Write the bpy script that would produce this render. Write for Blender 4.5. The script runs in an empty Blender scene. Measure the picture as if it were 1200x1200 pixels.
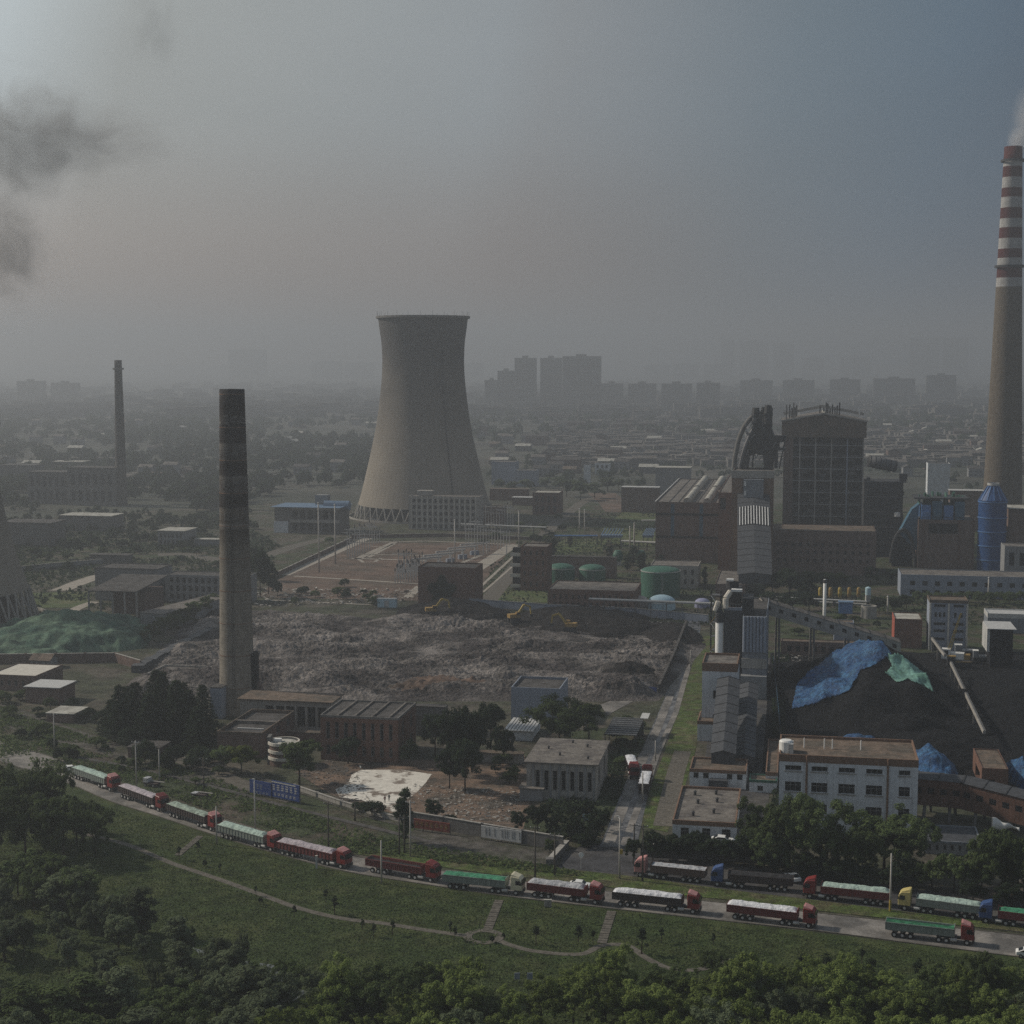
import bpy, math, random
import numpy as np
from mathutils import Vector, Matrix, noise
R = math.radians
C = bpy.context.scene.collection
sc = bpy.context.scene
# ---------------- camera, sky, sun, exposure ----------------
PITCH = R(5.6); HC = 103.0; FP = 1800.0
cam_d = bpy.data.cameras.new("camera"); cam = bpy.data.objects.new("camera", cam_d); C.objects.link(cam)
cam.location = (0, 0, HC); cam.rotation_euler = (R(90) - PITCH, 0, 0)
cam_d.sensor_width = 36; cam_d.lens = 54; cam_d.clip_start = 1; cam_d.clip_end = 60000
sc.camera = cam
SUN_AZ, SUN_EL = R(-70), R(36)
S = Vector((math.cos(SUN_EL) * math.sin(SUN_AZ), math.cos(SUN_EL) * math.cos(SUN_AZ), math.sin(SUN_EL)))
w = bpy.data.worlds.new("World"); sc.world = w; w.use_nodes = True
nt = w.node_tree; N = nt.nodes; L = nt.links; N.clear()
out = N.new('ShaderNodeOutputWorld'); bg = N.new('ShaderNodeBackground'); bg.inputs['Strength'].default_value = 0.1
sky = N.new('ShaderNodeTexSky'); sky.sky_type = 'NISHITA'; sky.sun_disc = False
sky.sun_elevation = SUN_EL; sky.sun_rotation = SUN_AZ % (2 * math.pi); sky.dust_density = 5; sky.air_density = 2
tc = N.new('ShaderNodeTexCoord')
glow = Vector((-0.75, 0.6, 0.28)).normalized()
dot = N.new('ShaderNodeVectorMath'); dot.operation = 'DOT_PRODUCT'; dot.inputs[1].default_value = glow
L.new(tc.outputs['Generated'], dot.inputs[0])
ramp = N.new('ShaderNodeValToRGB'); L.new(dot.outputs['Value'], ramp.inputs[0])
def setramp(r, stops):
    el = r.color_ramp.elements
    while len(el) > 1: el.remove(el[-1])
    el[0].position = stops[0][0]; el[0].color = (*stops[0][1], 1)
    for p, c in stops[1:]:
        e = el.new(p); e.color = (*c, 1)
setramp(ramp, [(0.0, (.20, .225, .26)), (.18, (.17, .195, .235)), (.30, (.06, .095, .15)), (.34, (.045, .085, .145)), (.42, (.085, .14, .205)), (.5, (.13, .18, .23)), (.62, (.24, .262, .285)), (.65, (.275, .308, .335)), (.8, (.345, .37, .37)), (.84, (.52, .585, .615)), (1, (.75, .85, .9))])
sep = N.new('ShaderNodeSeparateXYZ'); L.new(tc.outputs['Generated'], sep.inputs[0])
up = N.new('ShaderNodeMapRange'); up.inputs['From Min'].default_value = .30; up.inputs['From Max'].default_value = .8
L.new(sep.outputs['Z'], up.inputs['Value'])
mixu = N.new('ShaderNodeMixRGB'); mixu.inputs[2].default_value = (.15, .19, .24, 1); L.new(up.outputs[0], mixu.inputs[0]); L.new(ramp.outputs[0], mixu.inputs[1])
# brownish smog layer lying low over the city
lowm = N.new('ShaderNodeMapRange'); lowm.inputs['From Min'].default_value = .16; lowm.inputs['From Max'].default_value = .0; lowm.interpolation_type = 'SMOOTHSTEP'
L.new(sep.outputs['Z'], lowm.inputs['Value'])
tint = N.new('ShaderNodeMixRGB'); tint.blend_type = 'MULTIPLY'; tint.inputs[2].default_value = (1.04, .69, .52, 1)
lw = N.new('ShaderNodeMapRange'); lw.inputs['From Min'].default_value = .40; lw.inputs['From Max'].default_value = .60; lw.interpolation_type = 'SMOOTHSTEP'; L.new(dot.outputs['Value'], lw.inputs['Value'])
lm_ = N.new('ShaderNodeMath'); lm_.operation = 'MULTIPLY'; L.new(lowm.outputs[0], lm_.inputs[0]); L.new(lw.outputs[0], lm_.inputs[1]); L.new(lm_.outputs[0], tint.inputs[0]); L.new(mixu.outputs[0], tint.inputs[1])
sn = N.new('ShaderNodeTexNoise'); sn.inputs['Scale'].default_value = 3.0; sn.inputs['Detail'].default_value = 5
smp = N.new('ShaderNodeMapping'); smp.inputs['Scale'].default_value = (1, 1, 2.6); L.new(tc.outputs['Generated'], smp.inputs[0]); L.new(smp.outputs[0], sn.inputs['Vector'])
snr = N.new('ShaderNodeMapRange'); snr.inputs['To Min'].default_value = .82 * 10; snr.inputs['To Max'].default_value = 1.18 * 10; L.new(sn.outputs[0], snr.inputs['Value'])
sc10 = N.new('ShaderNodeVectorMath'); sc10.operation = 'SCALE'; L.new(tint.outputs[0], sc10.inputs[0]); L.new(snr.outputs[0], sc10.inputs['Scale'])
mix = N.new('ShaderNodeMixRGB'); mix.inputs[0].default_value = .93
L.new(sky.outputs[0], mix.inputs[1]); L.new(sc10.outputs[0], mix.inputs[2]); L.new(mix.outputs[0], bg.inputs['Color']); L.new(bg.outputs[0], out.inputs['Surface'])
sl = bpy.data.lights.new("sun", 'SUN'); sun = bpy.data.objects.new("sun", sl); C.objects.link(sun)
sl.energy = 3.4; sl.angle = R(2.5); sl.color = (1, .9, .76)
sun.rotation_euler = S.to_track_quat('Z', 'Y').to_euler(); sun.location = (0, 0, 900)
sc.view_settings.view_transform = 'Standard'; sc.view_settings.look = 'None'; sc.view_settings.exposure = 0; sc.view_settings.gamma = 1
sc.view_settings.use_curve_mapping = False
sc.cycles.volume_bounces = 1; sc.cycles.max_bounces = 5; sc.cycles.diffuse_bounces = 2; sc.cycles.glossy_bounces = 2; sc.cycles.transmission_bounces = 2
sc.cycles.transparent_max_bounces = 6
sc.cycles.use_denoising = False; sc.cycles.volume_max_steps = 64; sc.cycles.caustics_reflective = False; sc.cycles.caustics_refractive = False
HAZE_D = 0.00036
# ---------------- picture geometry: ground points, heights ----------------
FW = Vector((0, math.cos(PITCH), -math.sin(PITCH))); UP = Vector((0, math.sin(PITCH), math.cos(PITCH))); CP = Vector((0, 0, HC))
def G(px, py, z=0.0):
    d = FW + Vector((1, 0, 0)) * ((px - 600) / FP) + UP * ((600 - py) / FP)
    t = (z - HC) / d.z
    return Vector((d.x * t, d.y * t, z))
def depth(q): return (q - CP).dot(FW)
def proj(q):
    v = q - CP; k = v.dot(FW); return 600 + FP * v.x / k, 600 - FP * v.dot(UP) / k
def along(q, d, px=None, py=None):
    v = q - CP
    if px is not None:
        a = (px - 600) / FP; return (a * v.dot(FW) - v.x) / (d.x - a * d.dot(FW))
    b = (600 - py) / FP; return (b * v.dot(FW) - v.dot(UP)) / (d.dot(UP) - b * d.dot(FW))
ZV = Vector((0, 0, 1))
def HT(q, py): return along(q, ZV, py=py)
def mpp(q): return depth(q) / FP
GR = R(-10.56)
GU = Vector((math.cos(GR), math.sin(GR), 0)); GV = Vector((-math.sin(GR), math.cos(GR), 0))
# ---------------- objects ----------------
def tag(o, label=None, cat=None, group=None, kind=None):
    if label: o['label'] = label
    if cat: o['category'] = cat
    if group: o['group'] = group
    if kind: o['kind'] = kind
    return o
def empty(name, loc=(0, 0, 0), rz=0, label=None, cat=None, group=None):
    o = bpy.data.objects.new(name, None); C.objects.link(o); o.location = loc; o.rotation_euler = (0, 0, rz); o.empty_display_size = .5
    return tag(o, label, cat, group)
def link(name, me, m=None, parent=None):
    o = bpy.data.objects.new(name, me); C.objects.link(o)
    if m and not me.materials: me.materials.append(m)
    if parent: o.parent = parent
    return o
class MB:
    def __init__(s): s.v = []; s.f = []
    def add(s, vs, fs):
        n = len(s.v); s.v += [tuple(x) for x in vs]; s.f += [tuple(i + n for i in f) for f in fs]; return s
    def box(s, x0, x1, y0, y1, z0, z1):
        return s.add([(x0, y0, z0), (x1, y0, z0), (x1, y1, z0), (x0, y1, z0), (x0, y0, z1), (x1, y0, z1), (x1, y1, z1), (x0, y1, z1)],
                     [(0, 3, 2, 1), (4, 5, 6, 7), (0, 1, 5, 4), (1, 2, 6, 5), (2, 3, 7, 6), (3, 0, 4, 7)])
    def quad(s, a, b, c, d): return s.add([a, b, c, d], [(0, 1, 2, 3)])
    def prism(s, poly, z0, z1):
        n = len(poly); return s.add([(*p[:2], z0) for p in poly] + [(*p[:2], z1) for p in poly],
            [tuple(range(n))[::-1], tuple(range(n, 2 * n))] + [(i, (i + 1) % n, n + (i + 1) % n, n + i) for i in range(n)])
    def tube(s, p, q, r1, r2=None, n=8, cap=True):
        r2 = r1 if r2 is None else r2; p = Vector(p); q = Vector(q); d = (q - p).normalized()
        a = d.orthogonal().normalized(); b = d.cross(a)
        vs = [c + (a * math.cos(6.28318 * i / n) + b * math.sin(6.28318 * i / n)) * r for c, r in ((p, r1), (q, r2)) for i in range(n)]
        fs = [(i, (i + 1) % n, n + (i + 1) % n, n + i) for i in range(n)]
        if cap: fs += [tuple(range(n))[::-1], tuple(range(n, 2 * n))]
        return s.add(vs, fs)
    def path(s, pts, r, n=8):
        for a, b in zip(pts, pts[1:]): s.tube(a, b, r, n=n)
        return s
    def beam(s, p, q, w=.1, h=.1):
        p = Vector(p); q = Vector(q); d = (q - p).normalized(); up_ = ZV if abs(d.z) < .95 else Vector((1, 0, 0))
        a = d.cross(up_).normalized() * w / 2; b = a.cross(d).normalized() * h / 2
        return s.add([p - a - b, p + a - b, p + a + b, p - a + b, q - a - b, q + a - b, q + a + b, q - a + b],
                     [(0, 1, 2, 3), (7, 6, 5, 4), (0, 4, 5, 1), (1, 5, 6, 2), (2, 6, 7, 3), (3, 7, 4, 0)])
    def lathe(s, prof, n=32, cx=0, cy=0, captop=False, a0=0, a1=2 * math.pi):
        full = abs(a1 - a0 - 2 * math.pi) < 1e-6; m = n if full else n + 1
        vs = [(cx + r * math.cos(a0 + (a1 - a0) * i / n), cy + r * math.sin(a0 + (a1 - a0) * i / n), z) for r, z in prof for i in range(m)]
        fs = [(k * m + i, k * m + (i + 1) % m, (k + 1) * m + (i + 1) % m, (k + 1) * m + i) for k in range(len(prof) - 1) for i in range(n)]
        if captop: fs.append(tuple((len(prof) - 1) * m + i for i in range(m)))
        return s.add(vs, fs)
    def mesh(s, name, m=None, smooth=False):
        me = bpy.data.meshes.new(name); me.from_pydata(s.v, [], s.f)
        if smooth: me.polygons.foreach_set('use_smooth', [True] * len(me.polygons))
        if m: me.materials.append(m)
        me.update(); return me
    def build(s, name, m, parent=None, smooth=False): return link(name, s.mesh(name, m, smooth), None, parent)
# ---------------- materials ----------------
def mat(name, col, rough=.85, var=.25, scale=.35, fine=4.0, bump=0, col2=None, metal=0, streak=0, brick=0, coords='Object', thr=None, stain=None):
    """base colour broken up by large and fine noise; col2 = second colour in patches; streak = vertical runs of grime; stain = dark weather marks"""
    m = bpy.data.materials.new(name); m.use_nodes = True; t = m.node_tree; n = t.nodes; l = t.links
    b = n['Principled BSDF']; b.inputs['Roughness'].default_value = rough; b.inputs['Metallic'].default_value = metal
    b.inputs['Specular IOR Level'].default_value = .12 if rough > .8 else .3
    tc = n.new('ShaderNodeTexCoord'); vec = tc.outputs['Object' if coords == 'Position' else coords]
    if coords == 'Position':
        g = n.new('ShaderNodeNewGeometry'); vec = g.outputs['Position']
    def noise_(sc_, det, rg=.6, mp=None):
        x = n.new('ShaderNodeTexNoise'); x.inputs['Scale'].default_value = sc_; x.inputs['Detail'].default_value = det; x.inputs['Roughness'].default_value = rg
        if mp:
            q = n.new('ShaderNodeMapping'); q.inputs['Scale'].default_value = mp; l.new(vec, q.inputs[0]); l.new(q.outputs[0], x.inputs['Vector'])
        else: l.new(vec, x.inputs['Vector'])
        return x.outputs[0]
    def mr(src, a, b_, c, d):
        x = n.new('ShaderNodeMapRange'); x.inputs['From Min'].default_value = a; x.inputs['From Max'].default_value = b_; x.inputs['To Min'].default_value = c; x.inputs['To Max'].default_value = d
        l.new(src, x.inputs['Value']); return x.outputs[0]
    def mixc(f, a, b_, bt='MIX'):
        x = n.new('ShaderNodeMixRGB'); x.blend_type = bt
        for i, q in ((0, f), (1, a), (2, b_)):
            if isinstance(q, (int, float)): x.inputs[i].default_value = q
            elif isinstance(q, tuple): x.inputs[i].default_value = (*q[:3], 1)
            else: l.new(q, x.inputs[i])
        return x.outputs[0]
    n1 = noise_(scale, 5); base = tuple(col)
    if col2:
        a, b_ = thr or (.45, .6)
        base = mixc(mr(n1, a, b_, 0, 1), col, col2)
    if brick:
        bk = n.new('ShaderNodeTexBrick'); l.new(vec, bk.inputs['Vector']); bk.inputs['Scale'].default_value = brick
        bk.inputs['Color1'].default_value = (1, 1, 1, 1); bk.inputs['Color2'].default_value = (.72, .72, .72, 1); bk.inputs['Mortar'].default_value = (1.15, 1.15, 1.15, 1); bk.inputs['Mortar Size'].default_value = .03
        base = mixc(1.0, base, bk.outputs[0], 'MULTIPLY')
    n2 = noise_(fine, 3, .7)
    n3 = noise_(scale * 3.1, 3, .5)
    f = mr(n2, .3, .7, 1 - var, 1 + var); g = mr(n3, .3, .7, 1 - var, 1 + var)
    mul = n.new('ShaderNodeMath'); mul.operation = 'MULTIPLY'; l.new(f, mul.inputs[0]); l.new(g, mul.inputs[1])
    v = n.new('ShaderNodeVectorMath'); v.operation = 'SCALE'; l.new(mul.outputs[0], v.inputs['Scale'])
    if isinstance(base, tuple): v.inputs[0].default_value = base[:3]
    else: l.new(base, v.inputs[0])
    o = v.outputs[0]
    if streak:
        sn_ = noise_(1.0, 4, .7, (1.6, 1.6, .09)); o = mixc(mr(sn_, .5, .72, 0, streak), o, stain or (.05, .045, .04))
    l.new(o, b.inputs['Base Color'])
    if bump:
        bp = n.new('ShaderNodeBump'); bp.inputs['Strength'].default_value = 1; bp.inputs['Distance'].default_value = bump; l.new(n2, bp.inputs['Height']); l.new(bp.outputs[0], b.inputs['Normal'])
    return m
M = {}
def mk(name, *a, **k): M[name] = mat(name, *a, **k)
mk('ground', (.050, .055, .034), var=.45, scale=.05, fine=.6, col2=(.082, .072, .058), coords='Position', bump=.3)
mk('far_ground', (.05, .055, .042), var=.35, scale=.004, fine=.12, col2=(.085, .08, .068), coords='Position')
mk('grass', (.040, .060, .020), var=.4, scale=.09, fine=2.2, col2=(.062, .076, .028), coords='Position', bump=.5)
mk('verge', (.07, .1, .028), var=.45, scale=.15, fine=2.0, col2=(.09, .085, .045), coords='Position', bump=.4)
mk('scrub', (.045, .058, .028), var=.45, scale=.07, fine=1.2, col2=(.075, .062, .048), coords='Position', bump=.4)
mk('lawn', (.07, .095, .035), var=.25, scale=.08, fine=1.5, col2=(.1, .105, .05), coords='Position')
mk('road', (.23, .215, .20), var=.22, scale=.1, fine=1.5, col2=(.12, .115, .11), coords='Position')
mk('asphalt', (.055, .055, .06), var=.3, scale=.08, fine=1.0, col2=(.085, .08, .075), coords='Position')
mk('gravel', (.09, .083, .075), var=.45, scale=.12, fine=3.0, col2=(.055, .058, .04), coords='Position', bump=.2)
mk('path', (.115, .105, .09), var=.3, scale=.3, fine=2.0, coords='Position')
mk('pale_path', (.32, .29, .25), var=.15, scale=.1, fine=1.0, coords='Position')
mk('pale_slab', (.64, .61, .55), var=.12, scale=.16, fine=.8, col2=(.2, .165, .14), thr=(.54, .60), coords='Position')
mk('brick_yard', (.17, .12, .09), var=.35, scale=.12, fine=1.6, col2=(.08, .07, .06), coords='Position', bump=.2)
mk('soil', (.13, .09, .07), var=.3, scale=.03, fine=.5, col2=(.10, .078, .062), coords='Position')
mk('rubble', (.175, .158, .148), var=.55, scale=.04, fine=1.1, col2=(.055, .048, .047), thr=(.42, .58), coords='Position', bump=.8)
mk('black_soil', (.013, .011, .011), var=.4, scale=.1, fine=1.0, coords='Position', bump=.6)
mk('coal', (.006, .0065, .008), rough=.95, var=.35, scale=.1, fine=1.2, coords='Position', bump=.5)
mk('wet_lane', (.05, .05, .055), rough=.45, var=.25, scale=.2, fine=1.6, col2=(.16, .16, .165), thr=(.42, .62), coords='Position')
mk('water', (.1, .11, .11), rough=.12, var=.15, coords='Position')
mk('concrete', (.33, .315, .29), var=.16, scale=.1, fine=1.5, streak=.5)
mk('dark_concrete', (.15, .145, .14), var=.2, scale=.15, fine=1.5, streak=.5)
mk('white_wall', (.60, .63, .66), var=.1, scale=.2, fine=2.0, streak=.45, stain=(.16, .15, .14))
mk('blue_white', (.26, .295, .36), var=.1, scale=.2, fine=2.0, streak=.4, stain=(.14, .14, .15))
mk('cream', (.58, .55, .49), var=.1, scale=.2, fine=2.0, streak=.3, stain=(.2, .18, .15))
mk('grey_wall', (.24, .245, .25), var=.15, scale=.15, fine=1.5, streak=.5)
mk('brick', (.15, .085, .065), var=.25, scale=.15, fine=2.5, brick=1.4, streak=.4)
mk('dull_brick', (.15, .105, .09), var=.25, scale=.1, fine=1.5, brick=.8, streak=.5)
mk('sunlit_brick', (.32, .09, .065), var=.2, scale=.15, fine=2.5, streak=.35)  # brighter red copy of brick, sunlight put into the colour
mk('rust_band', (.19, .12, .085), var=.2, scale=.3, fine=2.5)
mk('roof', (.17, .155, .14), var=.22, scale=.25, fine=1.2, col2=(.11, .10, .095))
mk('roof_dark', (.085, .08, .078), var=.25, scale=.25, fine=1.2, col2=(.055, .052, .05))
mk('roof_light', (.42, .41, .37), var=.15, scale=.25, fine=1.2, col2=(.28, .27, .24))
mk('roof_brown', (.15, .115, .09), var=.25, scale=.2, fine=1.3, col2=(.1, .085, .07))
mk('tin', (.5, .5, .49), rough=.5, var=.1, scale=.3, fine=1.0, streak=.2)
mk('slate_panel', (.058, .062, .07), rough=.7, var=.18, scale=.3, fine=1.0, streak=.3)
mk('panel_grey', (.2, .22, .25), rough=.6, var=.15, scale=.2, fine=1.0, streak=.5)
mk('steel', (.12, .12, .125), rough=.6, var=.2, metal=.3)
mk('galv', (.42, .42, .41), rough=.6, var=.15)
mk('dark_steel', (.035, .036, .04), rough=.7, var=.3)
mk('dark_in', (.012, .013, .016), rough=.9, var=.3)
mk('glass', (.012, .015, .02), rough=.2, var=.2)
mk('frame', (.3, .3, .29), rough=.7, var=.15)
mk('pole', (.42, .40, .37), rough=.8, var=.15)
mk('wood_pole', (.09, .08, .07), rough=.9, var=.2)
mk('blue_steel', (.09, .2, .42), rough=.5, var=.2, streak=.3)
mk('blue_roof', (.11, .18, .28), rough=.6, var=.15)
mk('blue_paint', (.014, .06, .19), rough=.5, var=.25, scale=.2, streak=.2, stain=(.02, .04, .09))
mk('light_blue', (.045, .12, .19), rough=.6, var=.15, streak=.3)
mk('blue_tarp', (.014, .066, .175), rough=.55, var=.4, scale=.3, fine=1.6, bump=.6, col2=(.035, .12, .245))
mk('blue_fence', (.02, .05, .19), rough=.6, var=.2)
mk('net_green', (.095, .15, .105), rough=.9, var=.35, scale=.1, fine=.9, col2=(.035, .075, .058), bump=.3)
mk('pale_green', (.15, .30, .26), rough=.7, var=.3, scale=.3, fine=1.3, col2=(.1, .22, .17))
mk('tank_green', (.038, .12, .085), rough=.6, var=.15, streak=.45, stain=(.03, .06, .045))
mk('tank_blue', (.42, .58, .66), rough=.6, var=.08)
mk('tank_violet', (.27, .28, .42), rough=.6, var=.08)
mk('tank_pink', (.4, .35, .32), rough=.6, var=.08)
mk('yellow', (.36, .26, .05), rough=.6, var=.2)
mk('yellow_dull', (.28, .18, .055), rough=.7, var=.2)
mk('white_paint', (.75, .75, .73), rough=.45, var=.08)
mk('rust_sign', (.2, .05, .035), rough=.8, var=.3)
mk('bark', (.06, .048, .036), rough=.95, var=.3, fine=5)
# ---------------- ground, roads, yards ----------------
def flat(name, pts, m, z=0.03, kind='structure', label=None, cat=None):
    vs = [G(*p, z) for p in pts]; mb = MB(); mb.add(vs, [tuple(range(len(vs)))[::-1]])
    me = mb.mesh(name, M[m]); o = link(name, me)
    import bmesh
    b = bmesh.new(); b.from_mesh(me); bmesh.ops.triangulate(b, faces=b.faces[:]); bmesh.ops.recalc_face_normals(b, faces=b.faces[:])
    if b.faces and sum(f.normal.z for f in b.faces) < 0: bmesh.ops.reverse_faces(b, faces=b.faces[:])
    b.to_mesh(me); b.free()
    return tag(o, label, cat, kind=kind)
def strip(name, pts, width, m, z=0.05, kind='structure', world=False, th=0):
    p = [Vector(q) if world else G(*q, z) for q in pts]; p = [Vector((q.x, q.y, 0)) for q in p]; mb = MB(); vs = []
    for i, q in enumerate(p):
        a = p[max(i - 1, 0)]; b = p[min(i + 1, len(p) - 1)]; d = (b - a).normalized(); s = Vector((-d.y, d.x, 0)) * width / 2
        vs += [(q.x + s.x, q.y + s.y, z), (q.x - s.x, q.y - s.y, z)]
    fs = [(2 * i, 2 * i + 1, 2 * i + 3, 2 * i + 2) for i in range(len(p) - 1)]
    mb.add(vs, fs)
    PATHS.append(([(q.x, q.y) for q in p], width / 2 + .35)); o = mb.build(name, M[m]); tag(o, kind=kind); return o
PATHS = []
def smooth(pts, k=6):
    out = []
    P_ = [pts[0]] + list(pts) + [pts[-1]]
    for i in range(1, len(P_) - 2):
        a, b, c, d = [np.array(P_[j], float) for j in range(i - 1, i + 3)]
        for t in np.arange(k) / k: out.append(tuple(.5 * ((2 * b) + (-a + c) * t + (2 * a - 5 * b + 4 * c - d) * t * t + (-a + 3 * b - 3 * c + d) * t ** 3)))
    out.append(tuple(pts[-1])); return out
g = MB(); g.quad((-30000, -2000, -.06), (30000, -2000, -.06), (30000, 45000, -.06), (-30000, 45000, -.06))
tag(g.build('ground', M['far_ground']), kind='structure')
flat('terrain', [(-400, 1400), (-400, 640), (300, 590), (900, 590), (1600, 640), (1600, 1400)], 'ground', -.02)
flat('grass', [(-300, 1390), (-300, 1000), (0, 905), (75, 912), (130, 938), (250, 977), (405, 1021), (600, 1051), (820, 1076), (1060, 1105), (1500, 1160), (1500, 1390)], 'grass', 0.02)
flat('railway_verge', [(-200, 905), (-200, 815), (0, 815), (60, 838), (200, 888), (300, 915), (400, 945), (480, 962), (650, 985), (700, 985), (700, 1030), (620, 1024), (405, 1000), (250, 955), (130, 912), (75, 890), (0, 870)], 'scrub', 0.02)
near_u = [(-300, 790), (-100, 838), (0, 868), (75, 892), (130, 913), (190, 935), (250, 956), (320, 978), (405, 1001), (510, 1019), (600, 1031), (720, 1045), (820, 1055), (960, 1070), (1060, 1081), (1200, 1096), (1500, 1130)]
near_l = [(-300, 806), (-100, 858), (0, 892), (75, 916), (130, 939), (190, 958), (250, 978), (320, 999), (405, 1021), (510, 1038), (600, 1051), (720, 1065), (820, 1076), (960, 1091), (1060, 1104), (1200, 1122), (1500, 1160)]
u_ = smooth(near_u); l_ = smooth(near_l)
def ribbon(name, U, D_, m, z):
    mb = MB(); n = len(U); mb.add([G(*p, z) for p in U] + [G(*p, z) for p in D_], [(i, n + i, n + i + 1, i + 1) for i in range(n - 1)])
    return tag(mb.build(name, M[m]), kind='structure')
ribbon('truck_road', u_, l_, 'road', .06)
# low concrete kerbs each side of the truck road
for nm, ln in (('far_kerb', u_), ('near_kerb', l_)):
    mb = MB()
    for a, b in zip(ln, ln[1:]): mb.beam(G(*a, .08), G(*b, .08), .25, .16)
    tag(mb.build('kerb', M['path']), kind='structure')
ribbon('asphalt_apron', smooth([(655, 1000), (705, 988), (760, 1002), (850, 1012), (950, 1026), (1060, 1040), (1200, 1058), (1500, 1090)]),
       smooth([(655, 1030), (700, 1032), (760, 1030), (850, 1046), (950, 1060), (1060, 1074), (1200, 1093), (1500, 1127)]), 'asphalt', .04)
ribbon('grass_strip', smooth([(420, 996), (560, 1004), (655, 1017), (750, 1028), (850, 1042), (950, 1054), (1060, 1068), (1200, 1085), (1500, 1117)]),
       smooth([(420, 1001), (560, 1022), (655, 1032), (750, 1044), (850, 1054), (950, 1066), (1060, 1078), (1200, 1092), (1500, 1125)]), 'verge', .09)
flat('side_road', [(703, 992), (746, 992), (762, 920), (778, 872), (797, 810), (820, 742), (823, 722), (806, 722), (800, 742), (778, 820), (752, 880), (738, 905)], 'wet_lane', .05)
for nm, pts, wd in (('worn_lane', [(713, 990), (746, 905), (771, 852), (795, 790), (808, 735)], 2.4), ('worn_lane', [(731, 990), (752, 935), (770, 884), (792, 835), (806, 785), (815, 738)], 1.6)):
    strip(nm, pts, wd, 'road', .08)  # paler strips running along the side road
flat('green_strip', [(750, 968), (762, 925), (782, 872), (800, 815), (822, 745), (838, 745), (826, 830), (815, 880), (800, 930), (782, 975)], 'verge', .03)
strip('concrete_lane', [(777, 968), (792, 905), (800, 880)], 4.5, 'path', .06)
flat('yard', [(345, 905), (385, 890), (500, 890), (612, 880), (640, 940), (640, 985), (600, 975), (480, 958), (400, 938)], 'brick_yard', .03)
flat('pale_slab', [(423, 902), (470, 902), (506, 907), (499, 917), (487, 930), (474, 938), (470, 955), (459, 951), (446, 945), (425, 938), (398, 934), (393, 925), (408, 918), (412, 908)], 'pale_slab', .07)
flat('brick_paving', [(484, 920), (505, 914), (560, 920), (605, 925), (600, 940), (590, 962), (500, 955), (480, 940)], 'brick_yard', .06)
flat('gravel_bed', [(500, 968), (655, 992), (660, 1014), (600, 1012), (480, 994), (480, 975)], 'gravel', .06)
flat('field_track', [(-100, 805), (0, 822), (70, 848), (200, 892), (300, 918), (300, 932), (190, 905), (90, 875), (0, 850), (-100, 835)], 'gravel', .07)
strip('rail_track', smooth([(60, 868), (140, 880), (210, 890), (280, 905), (360, 930), (430, 955), (480, 968)]), 2.2, 'gravel', .11)
strip('earth_track', smooth([(195, 885), (240, 900), (268, 912), (300, 924), (345, 938)]), 5, 'path', .1)
strip('rail_track', smooth([(80, 886), (150, 898), (250, 922), (340, 946), (430, 968), (520, 990)]), 1.6, 'roof_dark', .11)
# park paths
strip('footpath', smooth([(90, 975), (150, 990), (200, 1011), (250, 1028), (300, 1046), (350, 1064), (400, 1076), (450, 1082), (500, 1090), (550, 1097)]), 1.5, 'path', .06)
strip('footpath', smooth([(580, 1100), (600, 1108), (630, 1115), (680, 1118), (705, 1108), (735, 1108), (760, 1124), (790, 1136), (825, 1135), (860, 1124)]), 1.4, 'path', .06)
ringc = G(567, 1098); rb = MB(); nseg = 40
rb.add([(ringc.x + r * math.cos(6.2832 * i / nseg), ringc.y + r * math.sin(6.2832 * i / nseg), .1) for r in (2.2, 3.7) for i in range(nseg)], [(i, nseg + i, nseg + (i + 1) % nseg, (i + 1) % nseg) for i in range(nseg)])
tag(rb.build('path_circle', M['path']), kind='structure')
def steps(a, b, wdt):
    p = G(*a); q = G(*b); PATHS.append(([(p.x, p.y), (q.x, q.y)], wdt / 2 + .3)); n = 14; mb = MB()
    for i in range(n):
        c = p.lerp(q, (i + .5) / n); d = (q - p).normalized(); s = Vector((-d.y, d.x, 0)) * wdt / 2; e = d * (q - p).length / n * .42; z = .12 + .03 * (i % 2)
        mb.prism([c - s - e, c + s - e, c + s + e, c - s + e], 0, z)
    tag(mb.build('path_steps', M['path']), kind='structure')
steps((585, 1055), (571, 1091), 1.7); steps((717, 1068), (705, 1106), 1.7); steps((235, 980), (208, 1003), 1.4)
flat('stream', [(225, 1110), (262, 1121), (300, 1128), (335, 1132), (352, 1142), (340, 1152), (318, 1148), (322, 1140), (290, 1137), (240, 1124)], 'water', .03)
flat('stream', [(318, 1165), (345, 1158), (362, 1162), (340, 1175), (315, 1182)], 'water', .03)
# plant yards
flat('plant_yard', [(560, 735), (575, 640), (690, 590), (1300, 590), (1500, 760), (1200, 790), (900, 800), (830, 790), (835, 735)], 'scrub', .01)
flat('soil_yard', [(325, 680), (412, 636), (605, 636), (560, 690), (540, 705), (300, 700)], 'soil', .04)
for a, wdt in (([(333, 674), (412, 639), (440, 627)], 5.5), ([(345, 675), (490, 684)], 2.5), ([(405, 636), (500, 634), (600, 638)], 2.5), ([(556, 668), (602, 638)], 8),
               ([(406, 654), (418, 655), (465, 634)], 4), ([(432, 653), (462, 637)], 2.5), ([(406, 654), (500, 657)], 3), ([(410, 649), (500, 651)], 1.5), ([(420, 655), (426, 659), (440, 658), (446, 654)], 2.0),
               ([(478, 700), (492, 687)], 4), ([(540, 660), (565, 650)], 2.5), ([(432, 640), (455, 641)], 1.5), ([(310, 703), (345, 704), (440, 709)], 2)):
    strip('concrete_path', a, wdt, 'pale_path', .09)
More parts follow.
